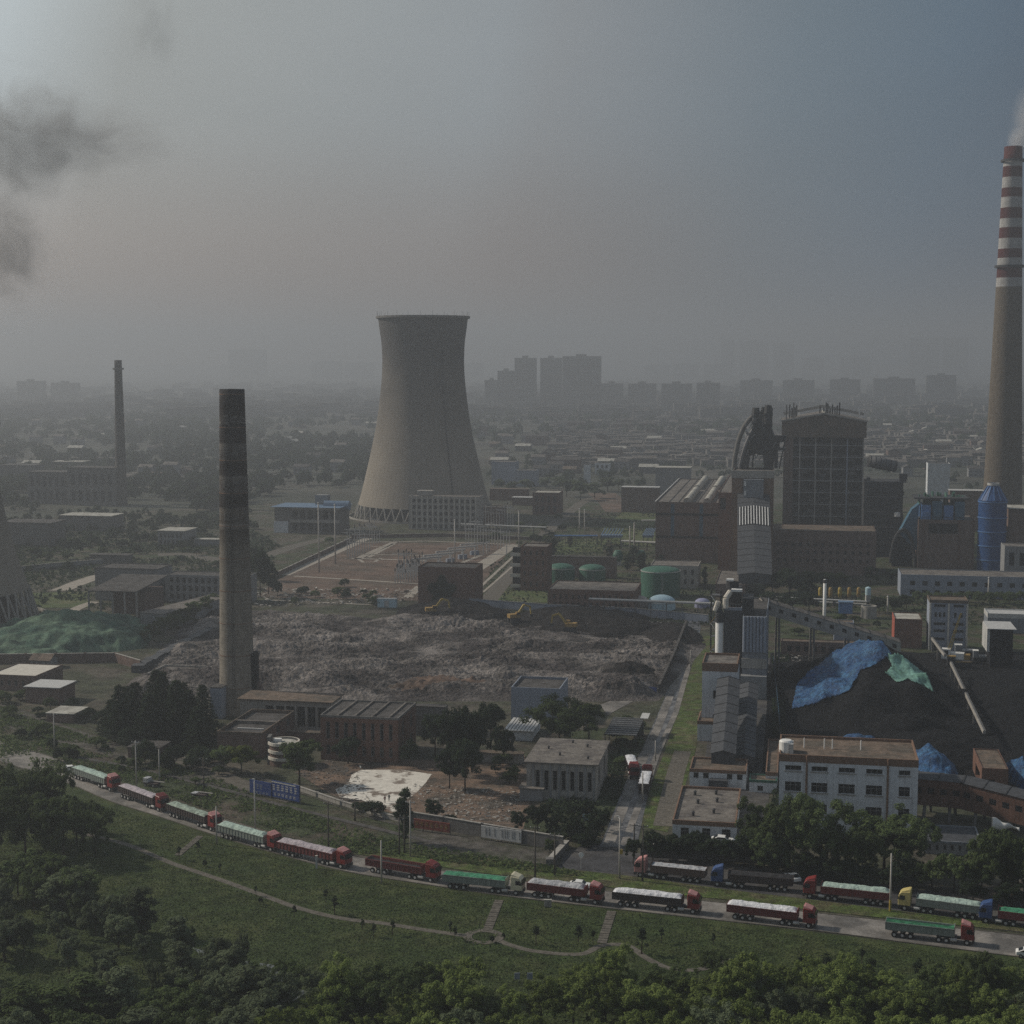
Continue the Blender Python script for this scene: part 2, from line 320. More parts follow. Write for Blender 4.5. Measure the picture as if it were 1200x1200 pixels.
strip('plant_road', [(557, 725), (575, 700), (612, 655), (652, 612), (680, 590), (705, 578)], 8, 'path', .07)
strip('plant_lane', [(556, 694), (606, 648)], 1.6, 'pale_path', .09); strip('plant_lane', [(566, 694), (616, 650)], 1.2, 'pale_path', .09)
strip('dirt_track', [(705, 578), (720, 590), (728, 600)], 22, 'soil', .08)
flat('lawn', [(563, 706), (572, 692), (642, 692), (641, 706)], 'lawn', .06)
flat('lawn', [(650, 640), (660, 632), (712, 632), (706, 646), (645, 648)], 'lawn', .06)
flat('lawn', [(705, 620), (730, 600), (768, 602), (768, 640), (720, 640)], 'lawn', .05)
flat('lawn', [(330, 640), (300, 655), (300, 680), (330, 672), (380, 648), (410, 634), (370, 632)], 'scrub', .05)
flat('field', [(35, 712), (35, 695), (105, 693), (108, 712)], 'lawn', .05)
flat('field', [(0, 660), (0, 632), (250, 628), (255, 655), (120, 668)], 'scrub', .05)
strip('dirt_track', smooth([(70, 692), (95, 682), (120, 674), (150, 668)]), 9, 'pale_path', .07)
strip('dirt_track', smooth([(75, 723), (92, 712), (112, 705)]), 5, 'pale_path', .08)
strip('dirt_track', smooth([(185, 650), (215, 650), (258, 657)]), 12, 'path', .07)
strip('dirt_track', smooth([(310, 652), (345, 640), (395, 628)]), 9, 'path', .07)
flat('coal_yard', [(893, 905), (903, 765), (1000, 760), (1080, 765), (1300, 762), (1400, 900), (1320, 935), (1080, 910)], 'coal', .05)
flat('dark_yard', [(812, 990), (840, 790), (905, 770), (900, 990)], 'asphalt', .02)
flat('scrub_yard', [(610, 985), (640, 860), (740, 850), (752, 870), (720, 960), (702, 990)], 'scrub', .04)  # rough scrub ground around the pump hall
flat('pale_ground', [(703, 826), (740, 812), (755, 815), (730, 828), (712, 838)], 'road', .07)
# ---------------- relief: rubble field, mounds ----------------
def fbm(x, y, s, o=4, seed=0):
    return noise.fractal(Vector((x / s + seed * 17.3, y / s, seed * 3.1)), 1.0, 2.0, o, noise_basis='PERLIN_ORIGINAL')
def patch(name, corners, nx, ny, hf, m, sm=True, **k):
    """heightfield over four ground points (far left, far right, near right, near left)"""
    A, B, D_, E = [G(*c) for c in corners]; vs = []
    for j in range(ny + 1):
        t = j / ny
        for i in range(nx + 1):
            s_ = i / nx; p = A.lerp(B, s_).lerp(E.lerp(D_, s_), t); vs.append((p.x, p.y, hf(s_, t, p)))
    fs = [(j * (nx + 1) + i, (j + 1) * (nx + 1) + i, (j + 1) * (nx + 1) + i + 1, j * (nx + 1) + i + 1) for j in range(ny) for i in range(nx)]
    mb = MB(); mb.add(vs, fs); o = mb.build(name, M[m], smooth=sm); tag(o, **k); return o, vs, fs
def edge(s_, t, w_=.08):
    return max(0, min(1, s_ / w_)) * max(0, min(1, (1 - s_) / w_)) * max(0, min(1, t / w_)) * max(0, min(1, (1 - t) / w_))
def rub(s_, t, p):
    e = edge(s_, t, .05)
    k_ = max(0, min(1, .5 + 1.6 * fbm(p.x, p.y, 45, 2, 12))); h = 1.3 + 3.4 * fbm(p.x * .45, p.y, 26, 4) + 2.2 * abs(fbm(p.x * .45, p.y, 10, 4, 2)) + (.25 + .8 * k_) * abs(fbm(p.x * .6, p.y, 3.4, 3, 5)) + (.1 + .4 * k_) * fbm(p.x, p.y, 1.2, 2, 6)
    return -.05 + e * max(0.1, h)
patch('rubble', [(235, 712), (835, 750), (772, 822), (130, 822)], 480, 300, rub, 'rubble', False, kind='stuff')
def heap(cx, cy, rx, ry, h, pw=1.2, seed=1, rough=.8, sc_=4):
    c = G(cx, cy)
    def f(s_, t, p):
        a = math.hypot((p.x - c.x) / rx, (p.y - c.y) / ry); a += .18 * fbm(p.x, p.y, 12, 2, seed)
        return -.1 + max(0, 1 - a) ** (1 / pw) * h + (rough * fbm(p.x, p.y, sc_, 3, seed + 3) if a < 1 else 0)
    return f
def mound(name, cx, cy, wpx, dpx, h, m, label, cat, pw=1.2, seed=1, rough=.8, group=None, kind=None, sc_=4, n=70):
    """heap of loose material; wpx = half width in picture px, dpx = half depth in picture px"""
    c = G(cx, cy); rx = wpx * mpp(c); ry = abs(G(cx, cy - dpx).y - G(cx, cy + dpx).y) / 2; f = heap(cx, cy, rx, ry, h, pw, seed, rough, sc_); mb = MB()
    vs = [(c.x + (i / n * 2 - 1) * rx * 1.15, c.y + (j / n * 2 - 1) * ry * 1.15) for j in range(n + 1) for i in range(n + 1)]
    rg = (lambda x, y, z: (z * (1 + .55 * (x - c.x) / rx) - 1.5 * abs(fbm(x * .8 + y * .5, y * .7 - x * .4, 10, 3, seed)) + .3 if z > .3 else z)) if name == 'netted_mound' else (lambda x, y, z: z)
    vs3 = [(x, y, rg(x, y, f(0, 0, Vector((x, y, 0))))) for x, y in vs]
    fs = [(j * (n + 1) + i, j * (n + 1) + i + 1, (j + 1) * (n + 1) + i + 1, (j + 1) * (n + 1) + i) for j in range(n) for i in range(n)]
    fs = [q for q in fs if max(vs3[k][2] for k in q) > -.1]
    mb.add(vs3, fs); o = mb.build(name, M[m], smooth=True); tag(o, label, cat, group, kind); return o, vs3, fs, f
mound('black_soil_heap', 530, 722, 66, 15, 6.5, 'black_soil', 'black soil heap behind the rubble, in front of the ivy-covered brown block', 'soil heap', 1.6, 3, 1.0)
mound('black_soil_heap', 675, 732, 92, 17, 6.5, 'black_soil', 'widest black soil heap running along the grey wall by the long brick hall', 'soil heap', 1.8, 5, 1.0)
mound('black_soil_heap', 790, 745, 34, 18, 3.6, 'black_soil', 'small dark soil heap at the road corner of the rubble field', 'soil heap', 1.3, 8, .8)
mound('rusty_earth_bank', 525, 805, 75, 7, 3.2, 'soil', 'low rusty brown earth bank at the near edge of the rubble', 'earth bank', 1.5, 9, 1.4, sc_=2.5)
mound('dark_earth_bank', 735, 790, 38, 9, 4.5, 'black_soil', 'dark earth bank behind the blue hoarding panels', 'earth bank', 1.4, 11, 1.2, sc_=3)
# netted spoil mound
def ridged(f, seed, k=1.5):
    return lambda s_, t, p: (lambda h: h + (k * abs(fbm(p.x * .55, p.y * 1.2, 9, 3, seed)) - .2 if h > .2 else 0))(f(s_, t, p))
gm, _, _, _ = mound('netted_mound', 62, 750, 118, 24, 10.5, 'net_green', 'long spoil mound under green dust netting by the grey sheds', 'spoil mound', 1.35, 21, 1.6, sc_=9, n=110)
# coal pile with tarpaulins draped over it
co, cv, cf, chf = mound('coal_pile', 1022, 816, 122, 50, 17.5, 'coal', 'large black coal pile with a blue tarpaulin over its crest', 'coal pile', .86, 31, 1.3, sc_=8, n=260)
def inpoly(x, y, P_):
    r = False; j = len(P_) - 1
    for i in range(len(P_)):
        if (P_[i][1] > y) != (P_[j][1] > y) and x < (P_[j][0] - P_[i][0]) * (y - P_[i][1]) / (P_[j][1] - P_[i][1]) + P_[i][0]: r = not r
        j = i
    return r
def drape(name, poly, vs, fs, m, label, cat, lift=.22, seed=1, group=None):
    P_ = []
    for q in vs:
        a = proj(Vector(q)); P_.append(a)
    keep = [f for f in fs if inpoly(sum(P_[k][0] for k in f) / 4, sum(P_[k][1] for k in f) / 4, poly)]
    used = sorted({k for f in keep for k in f}); ix = {k: i for i, k in enumerate(used)}
    top = [(vs[k][0], vs[k][1], vs[k][2] + lift + 1.1 * abs(fbm(vs[k][0], vs[k][1] * .6, 5.5, 3, seed)) + .3 * abs(fbm(vs[k][0], vs[k][1], 1.6, 2, seed))) for k in used]; n = len(top)
    fl = [tuple(ix[k] for k in f) for f in keep]
    mb = MB(); mb.add(top, fl); o = mb.build(name, M[m], smooth=True); tag(o, label, cat, group)
    md = o.modifiers.new('thick', 'SOLIDIFY'); md.thickness = .12
    return o
drape('tarpaulin', [(928, 832), (934, 803), (962, 778), (1000, 748), (1030, 748), (1046, 768), (1024, 782), (1008, 786), (1002, 800), (994, 812), (975, 818), (955, 826)], cv, cf, 'blue_tarp', 'big bright blue tarpaulin over the crest of the coal pile', 'tarpaulin', seed=3)
drape('dust_net', [(1038, 768), (1055, 770), (1070, 780), (1085, 792), (1094, 812), (1078, 803), (1064, 797), (1052, 801), (1038, 790), (1046, 781)], cv, cf, 'pale_green', 'torn pale green net beside the blue tarpaulin on the coal pile', 'dust net', seed=4)
# ---------------- building kit ----------------
def facade(mb, T, W, H, ops, dep=.3, z0=0):
    """wall W x H with real openings; T(s, z, d) maps along / up / inward to local space"""
    xs = sorted({0, W, *[o[0] for o in ops], *[o[1] for o in ops]}); zs = sorted({z0, H, *[o[2] for o in ops], *[o[3] for o in ops]})
    for a, b in zip(xs, xs[1:]):
        for c, d in zip(zs, zs[1:]):
            mx, mz = (a + b) / 2, (c + d) / 2
            if not any(o[0] < mx < o[1] and o[2] < mz < o[3] for o in ops): mb.quad(T(a, c, 0), T(b, c, 0), T(b, d, 0), T(a, d, 0))
    for o in ops:
        a, b, c, d = o[:4]
        mb.quad(T(a, c, 0), T(b, c, 0), T(b, c, dep), T(a, c, dep)); mb.quad(T(a, d, dep), T(b, d, dep), T(b, d, 0), T(a, d, 0))
        mb.quad(T(a, c, 0), T(a, c, dep), T(a, d, dep), T(a, d, 0)); mb.quad(T(b, c, dep), T(b, c, 0), T(b, d, 0), T(b, d, dep))
WM = {}
def window(parent, T, o, dep, glass, side, frame=True):
    """one window part: frame and mullions with its pane as a sub-part; equal sizes share their mesh"""
    a, b, c, d = o[:4]; w_, h_ = b - a, d - c; key = (round(w_, 1), round(h_, 1), glass, frame)
    if key not in WM:
        w2, h2 = key[0] / 2, key[1] / 2; f = MB(); k = .09
        f.box(-w2, w2, -.05, .05, -h2, -h2 + k); f.box(-w2, w2, -.05, .05, h2 - k, h2); f.box(-w2, -w2 + k, -.048, .048, -h2 + k, h2 - k); f.box(w2 - k, w2, -.048, .048, -h2 + k, h2 - k)
        nm = max(1, round(key[0] / 1.1))
        for i in range(1, nm): x = -w2 + key[0] * i / nm; f.box(x - .035, x + .035, -.046, .046, -h2 + k, h2 - k)
        if h2 > .7: f.box(-w2 + k, w2 - k, -.042, .042, h2 * .3 - .035, h2 * .3 + .035)
        p = MB(); p.box(-w2 + .05, w2 - .05, -.01, .01, -h2 + .05, h2 - .05)
        WM[key] = (f.mesh('window', M['frame']), p.mesh('pane', M[glass]))
    fm, pm = WM[key]; q = Vector(T((a + b) / 2, (c + d) / 2, dep - .06))
    rz = {'f': 0, 'r': R(90), 'l': R(-90)}[side]
    if frame:
        fo = link('window', fm, None, parent); fo.location = q; fo.rotation_euler = (0, 0, rz); link('pane', pm, None, fo)
    else:
        fo = link('window', pm, None, parent); fo.location = q; fo.rotation_euler = (0, 0, rz)
def grid_ops(W, H, n, rows, fw=.55, m=.04, fh=None):
    """rows: list of (z0,z1) as fractions of H; n windows per row"""
    out = []; mw = W * m; cell = (W - 2 * mw) / n
    for (a, b) in rows:
        for i in range(n):
            x = mw + cell * (i + .5); out.append((x - cell * fw / 2, x + cell * fw / 2, a * H, b * H))
    return out
def building(name, label, cat, ax, ay, bx, ty, by, wall='concrete', roof='roof', front=(), side=(), par=.5, band=None, wins=True, frame=True, group=None, dep=.3, glass='glass', D=None, H=None, rot=None, base=None, gable=0, roofkind=None, z0=0, over=0):
    """front-left base pixel, front-right px, top-of-front py, rear roof edge py. Facade runs along the plant's street grid."""
    U, V = GU, GV
    if rot is not None: r_ = R(rot); U = Vector((math.cos(r_), math.sin(r_), 0)); V = Vector((-math.sin(r_), math.cos(r_), 0))
    P0 = G(ax, ay); W = along(P0, U, px=bx); H = H or HT(P0, ty); Q = P0 + ZV * H; D = D or along(Q, V, py=by)
    D = max(2.5, min(D, 160)); o = empty(name, P0, math.atan2(U.y, U.x), label, cat, group)
    fo = front(W, H) if callable(front) else list(front); so = side(D, H) if callable(side) else list(side)
    TF = lambda s, z, d: (s, d, z); TR = lambda s, z, d: (W - d, s, z); TL = lambda s, z, d: (d, D - s, z)
    sd = 'r' if P0.x + W < .186 * P0.y else 'l'
    mb = MB(); facade(mb, TF, W, H, fo, dep, z0); facade(mb, TR, D, H, so if sd == 'r' else [], dep, z0); facade(mb, TL, D, H, so if sd == 'l' else [], dep, z0)
    mb.quad((0, D, z0), (W, D, z0), (W, D, H), (0, D, H))
    if z0: mb.quad((0, 0, z0), (W, 0, z0), (W, D, z0), (0, D, z0))
    t = .25
    if gable: 
        mb.add([(0, 0, H), (0, D, H), (0, D / 2, H + gable)], [(0, 1, 2)]); mb.add([(W, 0, H), (W, D, H), (W, D / 2, H + gable)], [(0, 1, 2)])
    elif par:
        # parapet standing on the wall head
        for b_ in ((0, W, 0, t), (0, W, D - t, D), (0, t, t, D - t), (W - t, W, t, D - t)): mb.box(*b_, H, H + .02)
    mb.build('wall', M[wall], o)
    rb = MB()
    if gable:
        e = .5
        for y0, y1 in ((-e, D / 2), (D + e, D / 2)):
            zz = H - gable * e / (D / 2); rb.add([(-e, y0, zz), (W + e, y0, zz), (W + e, y1, H + gable), (-e, y1, H + gable), (-e, y0, zz + .15), (W + e, y0, zz + .15), (W + e, y1, H + gable + .15), (-e, y1, H + gable + .15)],
                [(0, 1, 2, 3), (4, 5, 6, 7), (0, 1, 5, 4), (1, 2, 6, 5), (2, 3, 7, 6), (3, 0, 4, 7)])
    elif par:
        rb.box(t, W - t, t, D - t, H - par - .15, H - par)
    else: rb.box(-over, W + over, -over, D + over, H, H + .22)
    rb.build('roof', M[roof], o)
    if band and not gable:
        hb = band[1]; bb = MB(); e = .06
        for q in ((-e, W + e, -e, t), (-e, W + e, D - t, D + e), (-e, t, t, D - t), (W - t, W + e, t, D - t)): bb.box(*q, H - hb, H + .12)
        bb.build('parapet', M[band[0]], o)
    if wins:
        for q in fo: window(o, TF, q, dep, glass, 'f', frame)
        for q in so: window(o, TR if sd == 'r' else TL, q, dep, glass, sd, frame)
    o['_w'] = W; o['_d'] = D; o['_h'] = H
    return o, W, D, H
def part(name, parent, m, fn, sm=False): mb = MB(); fn(mb); return mb.build(name, M[m], parent, sm)
# ---------------- cooling tower ----------------
def shell_mat():
    m = mat('tower_shell', (.265, .235, .195), var=.07, scale=.03, fine=.4, streak=0); t = m.node_tree; n, l = t.nodes, t.links; b = n['Principled BSDF']
    src = b.inputs['Base Color'].links[0].from_socket; tcn = n.new('ShaderNodeTexCoord'); sp = n.new('ShaderNodeSeparateXYZ'); l.new(tcn.outputs['Object'], sp.inputs[0])
    # soot that has weathered down from the rim, and casting lifts
    ns = n.new('ShaderNodeTexNoise'); ns.inputs['Scale'].default_value = .05; l.new(tcn.outputs['Object'], ns.inputs['Vector'])
    ad = n.new('ShaderNodeMath'); ad.operation = 'MULTIPLY_ADD'; ad.inputs[1].default_value = 55; l.new(ns.outputs[0], ad.inputs[0]); l.new(sp.outputs['Z'], ad.inputs[2])
    mr = n.new('ShaderNodeMapRange'); mr.inputs['From Min'].default_value = 55; mr.inputs['From Max'].default_value = 135; mr.inputs['To Max'].default_value = .85; l.new(ad.outputs[0], mr.inputs['Value'])
    mx = n.new('ShaderNodeMixRGB'); mx.inputs[2].default_value = (.05, .052, .058, 1); l.new(mr.outputs[0], mx.inputs[0]); l.new(src, mx.inputs[1])
    at = n.new('ShaderNodeMath'); at.operation = 'ARCTAN2'; l.new(sp.outputs['Y'], at.inputs[0]); l.new(sp.outputs['X'], at.inputs[1])
    out_ = mx.outputs[0]
    for sk, k in ((at.outputs[0], 72 / 6.2832), (sp.outputs['Z'], .62)):
        q = n.new('ShaderNodeMath'); q.operation = 'MULTIPLY'; q.inputs[1].default_value = k; l.new(sk, q.inputs[0]); fr = n.new('ShaderNodeMath'); fr.operation = 'FRACT'; l.new(q.outputs[0], fr.inputs[0])
        ls = n.new('ShaderNodeMath'); ls.operation = 'LESS_THAN'; ls.inputs[1].default_value = .16; l.new(fr.outputs[0], ls.inputs[0])
        sc_ = n.new('ShaderNodeMath'); sc_.operation = 'MULTIPLY'; sc_.inputs[1].default_value = .28; l.new(ls.outputs[0], sc_.inputs[0])
        m2 = n.new('ShaderNodeMixRGB'); m2.blend_type = 'MULTIPLY'; m2.inputs[2].default_value = (.45, .45, .45, 1); l.new(sc_.outputs[0], m2.inputs[0]); l.new(out_, m2.inputs[1]); out_ = m2.outputs[0]
    l.new(out_, b.inputs['Base Color']); return m
M['tower_shell'] = shell_mat()
def cooling_tower(cpx, basepy, rb_px, prof, label, nleg=44):
    c = G(cpx, basepy); k = mpp(c) ; c = c + Vector((0, rb_px * k * .9, 0)) * 0
    o = empty('cooling_tower', c, 0, label, 'cooling tower')
    pr = [(r * k, HT(c, y)) for r, y in prof]; pr = [(a, b_) for a, b_ in pr]
    P_ = smooth([(z, r) for r, z in pr], 8); mb = MB(); mb.lathe([(r, z) for z, r in P_], 96); zt = P_[-1][0]; rt = P_[-1][1]; zb = P_[0][0]; rb0 = P_[0][1]
    mb.lathe([(rt, zt), (rt - .6, zt)] + [(r - .6, z) for z, r in reversed(P_)] + [(rb0, zb)], 96)
    mb.build('shell', M['tower_shell'], o, True)
    r_ = MB(); r_.lathe([(rt, zt - 1.6), (rt + 1.4, zt - 1.2), (rt + 1.4, zt + .2), (rt, zt + .2)], 96); r_.build('rim_walkway', M['dark_concrete'], o)
    for i in range(24):
        a = i / 24 * 6.2832; part('lightning_rod', o, 'dark_steel', lambda t: t.tube(((rt + .7) * math.cos(a), (rt + .7) * math.sin(a), zt), ((rt + .7) * math.cos(a), (rt + .7) * math.sin(a), zt + 3.2), .09, n=4))
    part('stair_ladder', o, 'dark_steel', lambda b: [b.beam((P_[i][1] * .5 + .3, -P_[i][1] * .866 - .3, P_[i][0]), (P_[i + 1][1] * .5 + .3, -P_[i + 1][1] * .866 - .3, P_[i + 1][0]), .5, .5) for i in range(len(P_) - 1)])
    rg = rb0 + zb * .28; lm = None
    for i in range(nleg):
        a = i / nleg * 6.2832; da = 6.2832 / nleg / 2
        if lm is None:
            l_m = MB(); l_m.tube((rg * math.cos(-da), rg * math.sin(-da), 0), (rb0 * math.cos(0), rb0 * math.sin(0), zb + .3), .42, n=6); l_m.tube((rg * math.cos(da), rg * math.sin(da), 0), (rb0, 0, zb + .3), .42, n=6); lm = l_m.mesh('leg', M['concrete'])
        q = link('leg', lm, None, o); q.rotation_euler = (0, 0, a)
    b = MB(); b.lathe([(rg + 4, -.05), (rg + 4, 1.2), (rg + 3.5, 1.2), (rg + 3.5, 0)], 64); b.build('basin', M['concrete'], o)
    f_ = MB(); f_.lathe([(rb0 * .86, .1), (rb0 * .86, zb * .92), (0.1, zb * .92)], 48); f_.build('fill_packing', M['dark_in'], o)
    return o
cooling_tower(497, 605, 77, [(77, 590), (73, 577), (67.5, 555), (60.5, 525), (54.5, 495), (50, 462), (47.6, 432), (48, 405), (50.5, 385), (52, 371)], 'tall cooling tower with soot-darkened upper shell behind the pale office block')
cooling_tower(-64, 728, 97, [(95, 692), (88, 672), (80, 645), (73, 615), (68, 590), (64, 565), (61, 535), (62, 510), (64, 495)], 'dark cooling tower cut off by the picture edge beside the green netted mound')
# ---------------- chimneys ----------------
def chimney_mat(name, c1, c2, H, stops, top=.0, bandmats=None):
    """painted/sooted shaft: constant colour steps by height with fine courses"""
    m = mat(name, c1, var=.12, scale=.3, fine=2.0); t = m.node_tree; n, l = t.nodes, t.links; b = n['Principled BSDF']
    tcn = n.new('ShaderNodeTexCoord'); sp = n.new('ShaderNodeSeparateXYZ'); l.new(tcn.outputs['Object'], sp.inputs[0])
    dv = n.new('ShaderNodeMath'); dv.operation = 'DIVIDE'; dv.inputs[1].default_value = H; l.new(sp.outputs['Z'], dv.inputs[0])
    rp = n.new('ShaderNodeValToRGB'); l.new(dv.outputs[0], rp.inputs[0]); rp.color_ramp.interpolation = 'CONSTANT' if name != 'brick_shaft' else 'LINEAR'; setramp(rp, stops)
    ns = n.new('ShaderNodeTexNoise'); ns.inputs['Scale'].default_value = .8; ns.inputs['Detail'].default_value = 6; mp = n.new('ShaderNodeMapping'); mp.inputs['Scale'].default_value = (1, 1, .5); l.new(tcn.outputs['Object'], mp.inputs[0]); l.new(mp.outputs[0], ns.inputs['Vector'])
    mr = n.new('ShaderNodeMapRange'); mr.inputs['From Min'].default_value = .3; mr.inputs['From Max'].default_value = .7; mr.inputs['To Min'].default_value = .75; mr.inputs['To Max'].default_value = 1.25; l.new(ns.outputs[0], mr.inputs['Value'])
    v = n.new('ShaderNodeVectorMath'); v.operation = 'SCALE'; l.new(rp.outputs[0], v.inputs[0]); l.new(mr.outputs[0], v.inputs['Scale'])
    fr = n.new('ShaderNodeMath'); fr.operation = 'FRACT'; q = n.new('ShaderNodeMath'); q.operation = 'MULTIPLY'; q.inputs[1].default_value = .8; l.new(sp.outputs['Z'], q.inputs[0]); l.new(q.outputs[0], fr.inputs[0])
    ls = n.new('ShaderNodeMath'); ls.operation = 'LESS_THAN'; ls.inputs[1].default_value = .2; l.new(fr.outputs[0], ls.inputs[0]); s2 = n.new('ShaderNodeMath'); s2.operation = 'MULTIPLY'; s2.inputs[1].default_value = .25; l.new(ls.outputs[0], s2.inputs[0])
    m2 = n.new('ShaderNodeMixRGB'); m2.blend_type = 'MULTIPLY'; m2.inputs[2].default_value = (.4, .4, .4, 1); l.new(s2.outputs[0], m2.inputs[0]); l.new(v.outputs[0], m2.inputs[1]); l.new(m2.outputs[0], b.inputs['Base Color'])
    return m, (n, l, b, m2.outputs[0], sp, tcn)
def chim(cx, by_, ty, rbp, rtp, name, label, stops, wall=1.0, m=None):
    c = G(cx, by_); H = HT(c, ty); k = mpp(c); q = c + ZV * H; kt = mpp(q); rb0, rt = rbp * k, rtp * kt
    o = empty('chimney', c, 0, label, 'chimney')
    if m is None: m, info = chimney_mat(name, (.2, .15, .1), None, H, stops)
    M[name] = m; mb = MB(); mb.lathe([(rb0, -.3)] + [(rb0 + (rt - rb0) * (i / 24) ** .93, H * i / 24) for i in range(25)] + [(rt - wall * .5, H), (rt - wall * .5, H - 12)], 48)
    mb.build('shaft', m, o, True); i_ = MB(); i_.lathe([(rt - wall * .5, H - 11.9), (0.05, H - 11.9)], 32); i_.build('flue', M['dark_in'], o)
    return o, H, rb0, rt
def ring(o, H, r, h=1.2, m='dark_steel', out_=1.2):
    a = MB(); a.lathe([(r, -.1), (r + out_, -.1), (r + out_, .1), (r, .1)], 40); a.lathe([(r + out_ - .05, .1), (r + out_ - .05, h), (r + out_, h), (r + out_, .1)], 40)
    q = a.build('gallery', M[m], o); q.location = (0, 0, H); return q
tan, drk, pal = (.25, .225, .19), (.032, .027, .027), (.20, .185, .17)
def yf(y, by_, ty): return (by_ - y) / (by_ - ty)
st = []
for y, c_ in ((835, tan), (700, (.21, .19, .16)), (640, (.15, .135, .115)), (618, (.06, .05, .042)), (613, pal), (609, (.08, .066, .055)), (594, (.13, .115, .10)), (591, drk), (577, drk), (574, (.085, .075, .07)), (566, (.06, .05, .048)), (557, (.15, .14, .13)), (554, drk), (540, drk), (536, (.08, .075, .07)), (532, (.05, .045, .044)), (520, (.14, .13, .12)), (517, drk), (498, (.028, .026, .028)), (494, (.055, .05, .05)), (488, (.05, .047, .047)), (484, drk), (456, (.022, .021, .024))):
    st.append((yf(y, 835, 456), c_))
o, H, rb0, rt = chim(278.5, 835, 456, 21, 14.6, 'brick_shaft', 'massive old brick chimney with sooty top and faded white bands', sorted(st))
# flaked white lettering on four faded bands: blocky strokes lying on the shaft
def strokes(parent, rfun, zc, hgt, a0, a1, n, seed):
    rnd = random.Random(seed); mb = MB()
    for i in range(n):
        ac = a0 + (a1 - a0) * (i + .5) / n; wd = (a1 - a0) / n * .36
        for k in range(7):
            if rnd.random() < .35: continue
            if k % 2: u, du, z_, dz = ac + rnd.uniform(-wd, wd), wd * .12, zc + rnd.uniform(-.15, .15) * hgt, hgt * rnd.uniform(.25, .5)
            else: u, du, z_, dz = ac + rnd.uniform(-.2, .2) * wd, wd * rnd.uniform(.4, 1), zc + rnd.uniform(-.45, .45) * hgt, hgt * .05
            m_ = 4
            for j in range(m_):
                p0, p1 = u - du + 2 * du * j / m_, u - du + 2 * du * (j + 1) / m_; r = rfun(z_) + .04
                mb.quad((r * math.cos(p0), r * math.sin(p0), z_ - dz), (r * math.cos(p1), r * math.sin(p1), z_ - dz), (r * math.cos(p1), r * math.sin(p1), z_ + dz), (r * math.cos(p0), r * math.sin(p0), z_ + dz))
    return mb.build('faded_lettering', M['dark_concrete'], parent)
rf = lambda z: rb0 + (rt - rb0) * (max(0, z) / H) ** .93
for y, sd_ in ((528, 4), (565, 7), (603, 9), (491, 2)): strokes(o, rf, H * yf(y, 835, 456), 3.0, R(190), R(350), 4, sd_)
part('ladder', o, 'dark_steel', lambda b: (b.beam((-.3, -rb0 - .15, 2), (-.3, -rt - .15, H), .08, .08), b.beam((.3, -rb0 - .15, 2), (.3, -rt - .15, H), .08, .08), *[b.beam((-.3, -rb0 - .15 + (rb0 - rt) * z / H, z), (.3, -rb0 - .15 + (rb0 - rt) * z / H, z), .05, .05) for z in np.arange(3, H, 1.2)]))
for z in np.arange(8, H, 9.5): part('iron_hoop', o, 'rust_band', lambda b: b.lathe([(rf(z) + .01, z), (rf(z) + .07, z), (rf(z) + .07, z + .22), (rf(z) + .01, z + .22)], 48))
part('flue_stub', o, 'dark_in', lambda b: b.box(rf(8) - 1.2, rf(8) + 1.0, -2.2, 2.2, 5, 18))
part('buttress', o, 'dull_brick', lambda b: b.add([(rf(0) - 1, -2, 0), (rf(0) + 4.5, -2, 0), (rf(0) + 4.5, 2, 0), (rf(0) - 1, 2, 0), (rf(8) - 1, -2, 9), (rf(8) + 1.5, -2, 9), (rf(8) + 1.5, 2, 9), (rf(8) - 1, 2, 9)], [(0, 3, 2, 1), (4, 5, 6, 7), (0, 1, 5, 4), (1, 2, 6, 5), (2, 3, 7, 6), (3, 0, 4, 7)]))
red, wht = (.075, .022, .022), (.34, .335, .33); cc = (.125, .105, .083)
ys = [(335, wht), (323.5, red), (310, wht), (301.5, red), (290, wht), (278.5, red), (266.5, wht), (255, red), (242.5, wht), (231, red), (220, wht), (208.5, red), (196, wht), (188, red)]
stp = [(0, cc)] + [(yf(y, 622, 172), c_) for y, c_ in ys]
o, H, rb0, rt = chim(1173.5, 622, 172, 23.5, 10.2, 'striped_shaft', 'tall chimney with red and white striped top and rising white steam', stp)
ring(o, H * yf(189, 622, 172), rt + .6); ring(o, H * yf(311, 622, 172), rb0 + (rt - rb0) * yf(311, 622, 172) + .2); STRIPED = (o.location.copy(), H, rt)
o, H, rb0, rt = chim(142.5, 592, 422, 7, 4.2, 'far_shaft', 'slim dark chimney with a ring gallery standing among hazy sheds', [(0, (.09, .08, .07)), (.3, (.055, .05, .047)), (.6, (.04, .037, .037))])
ring(o, H * yf(433, 592, 422), rt + .2, m='dark_concrete')
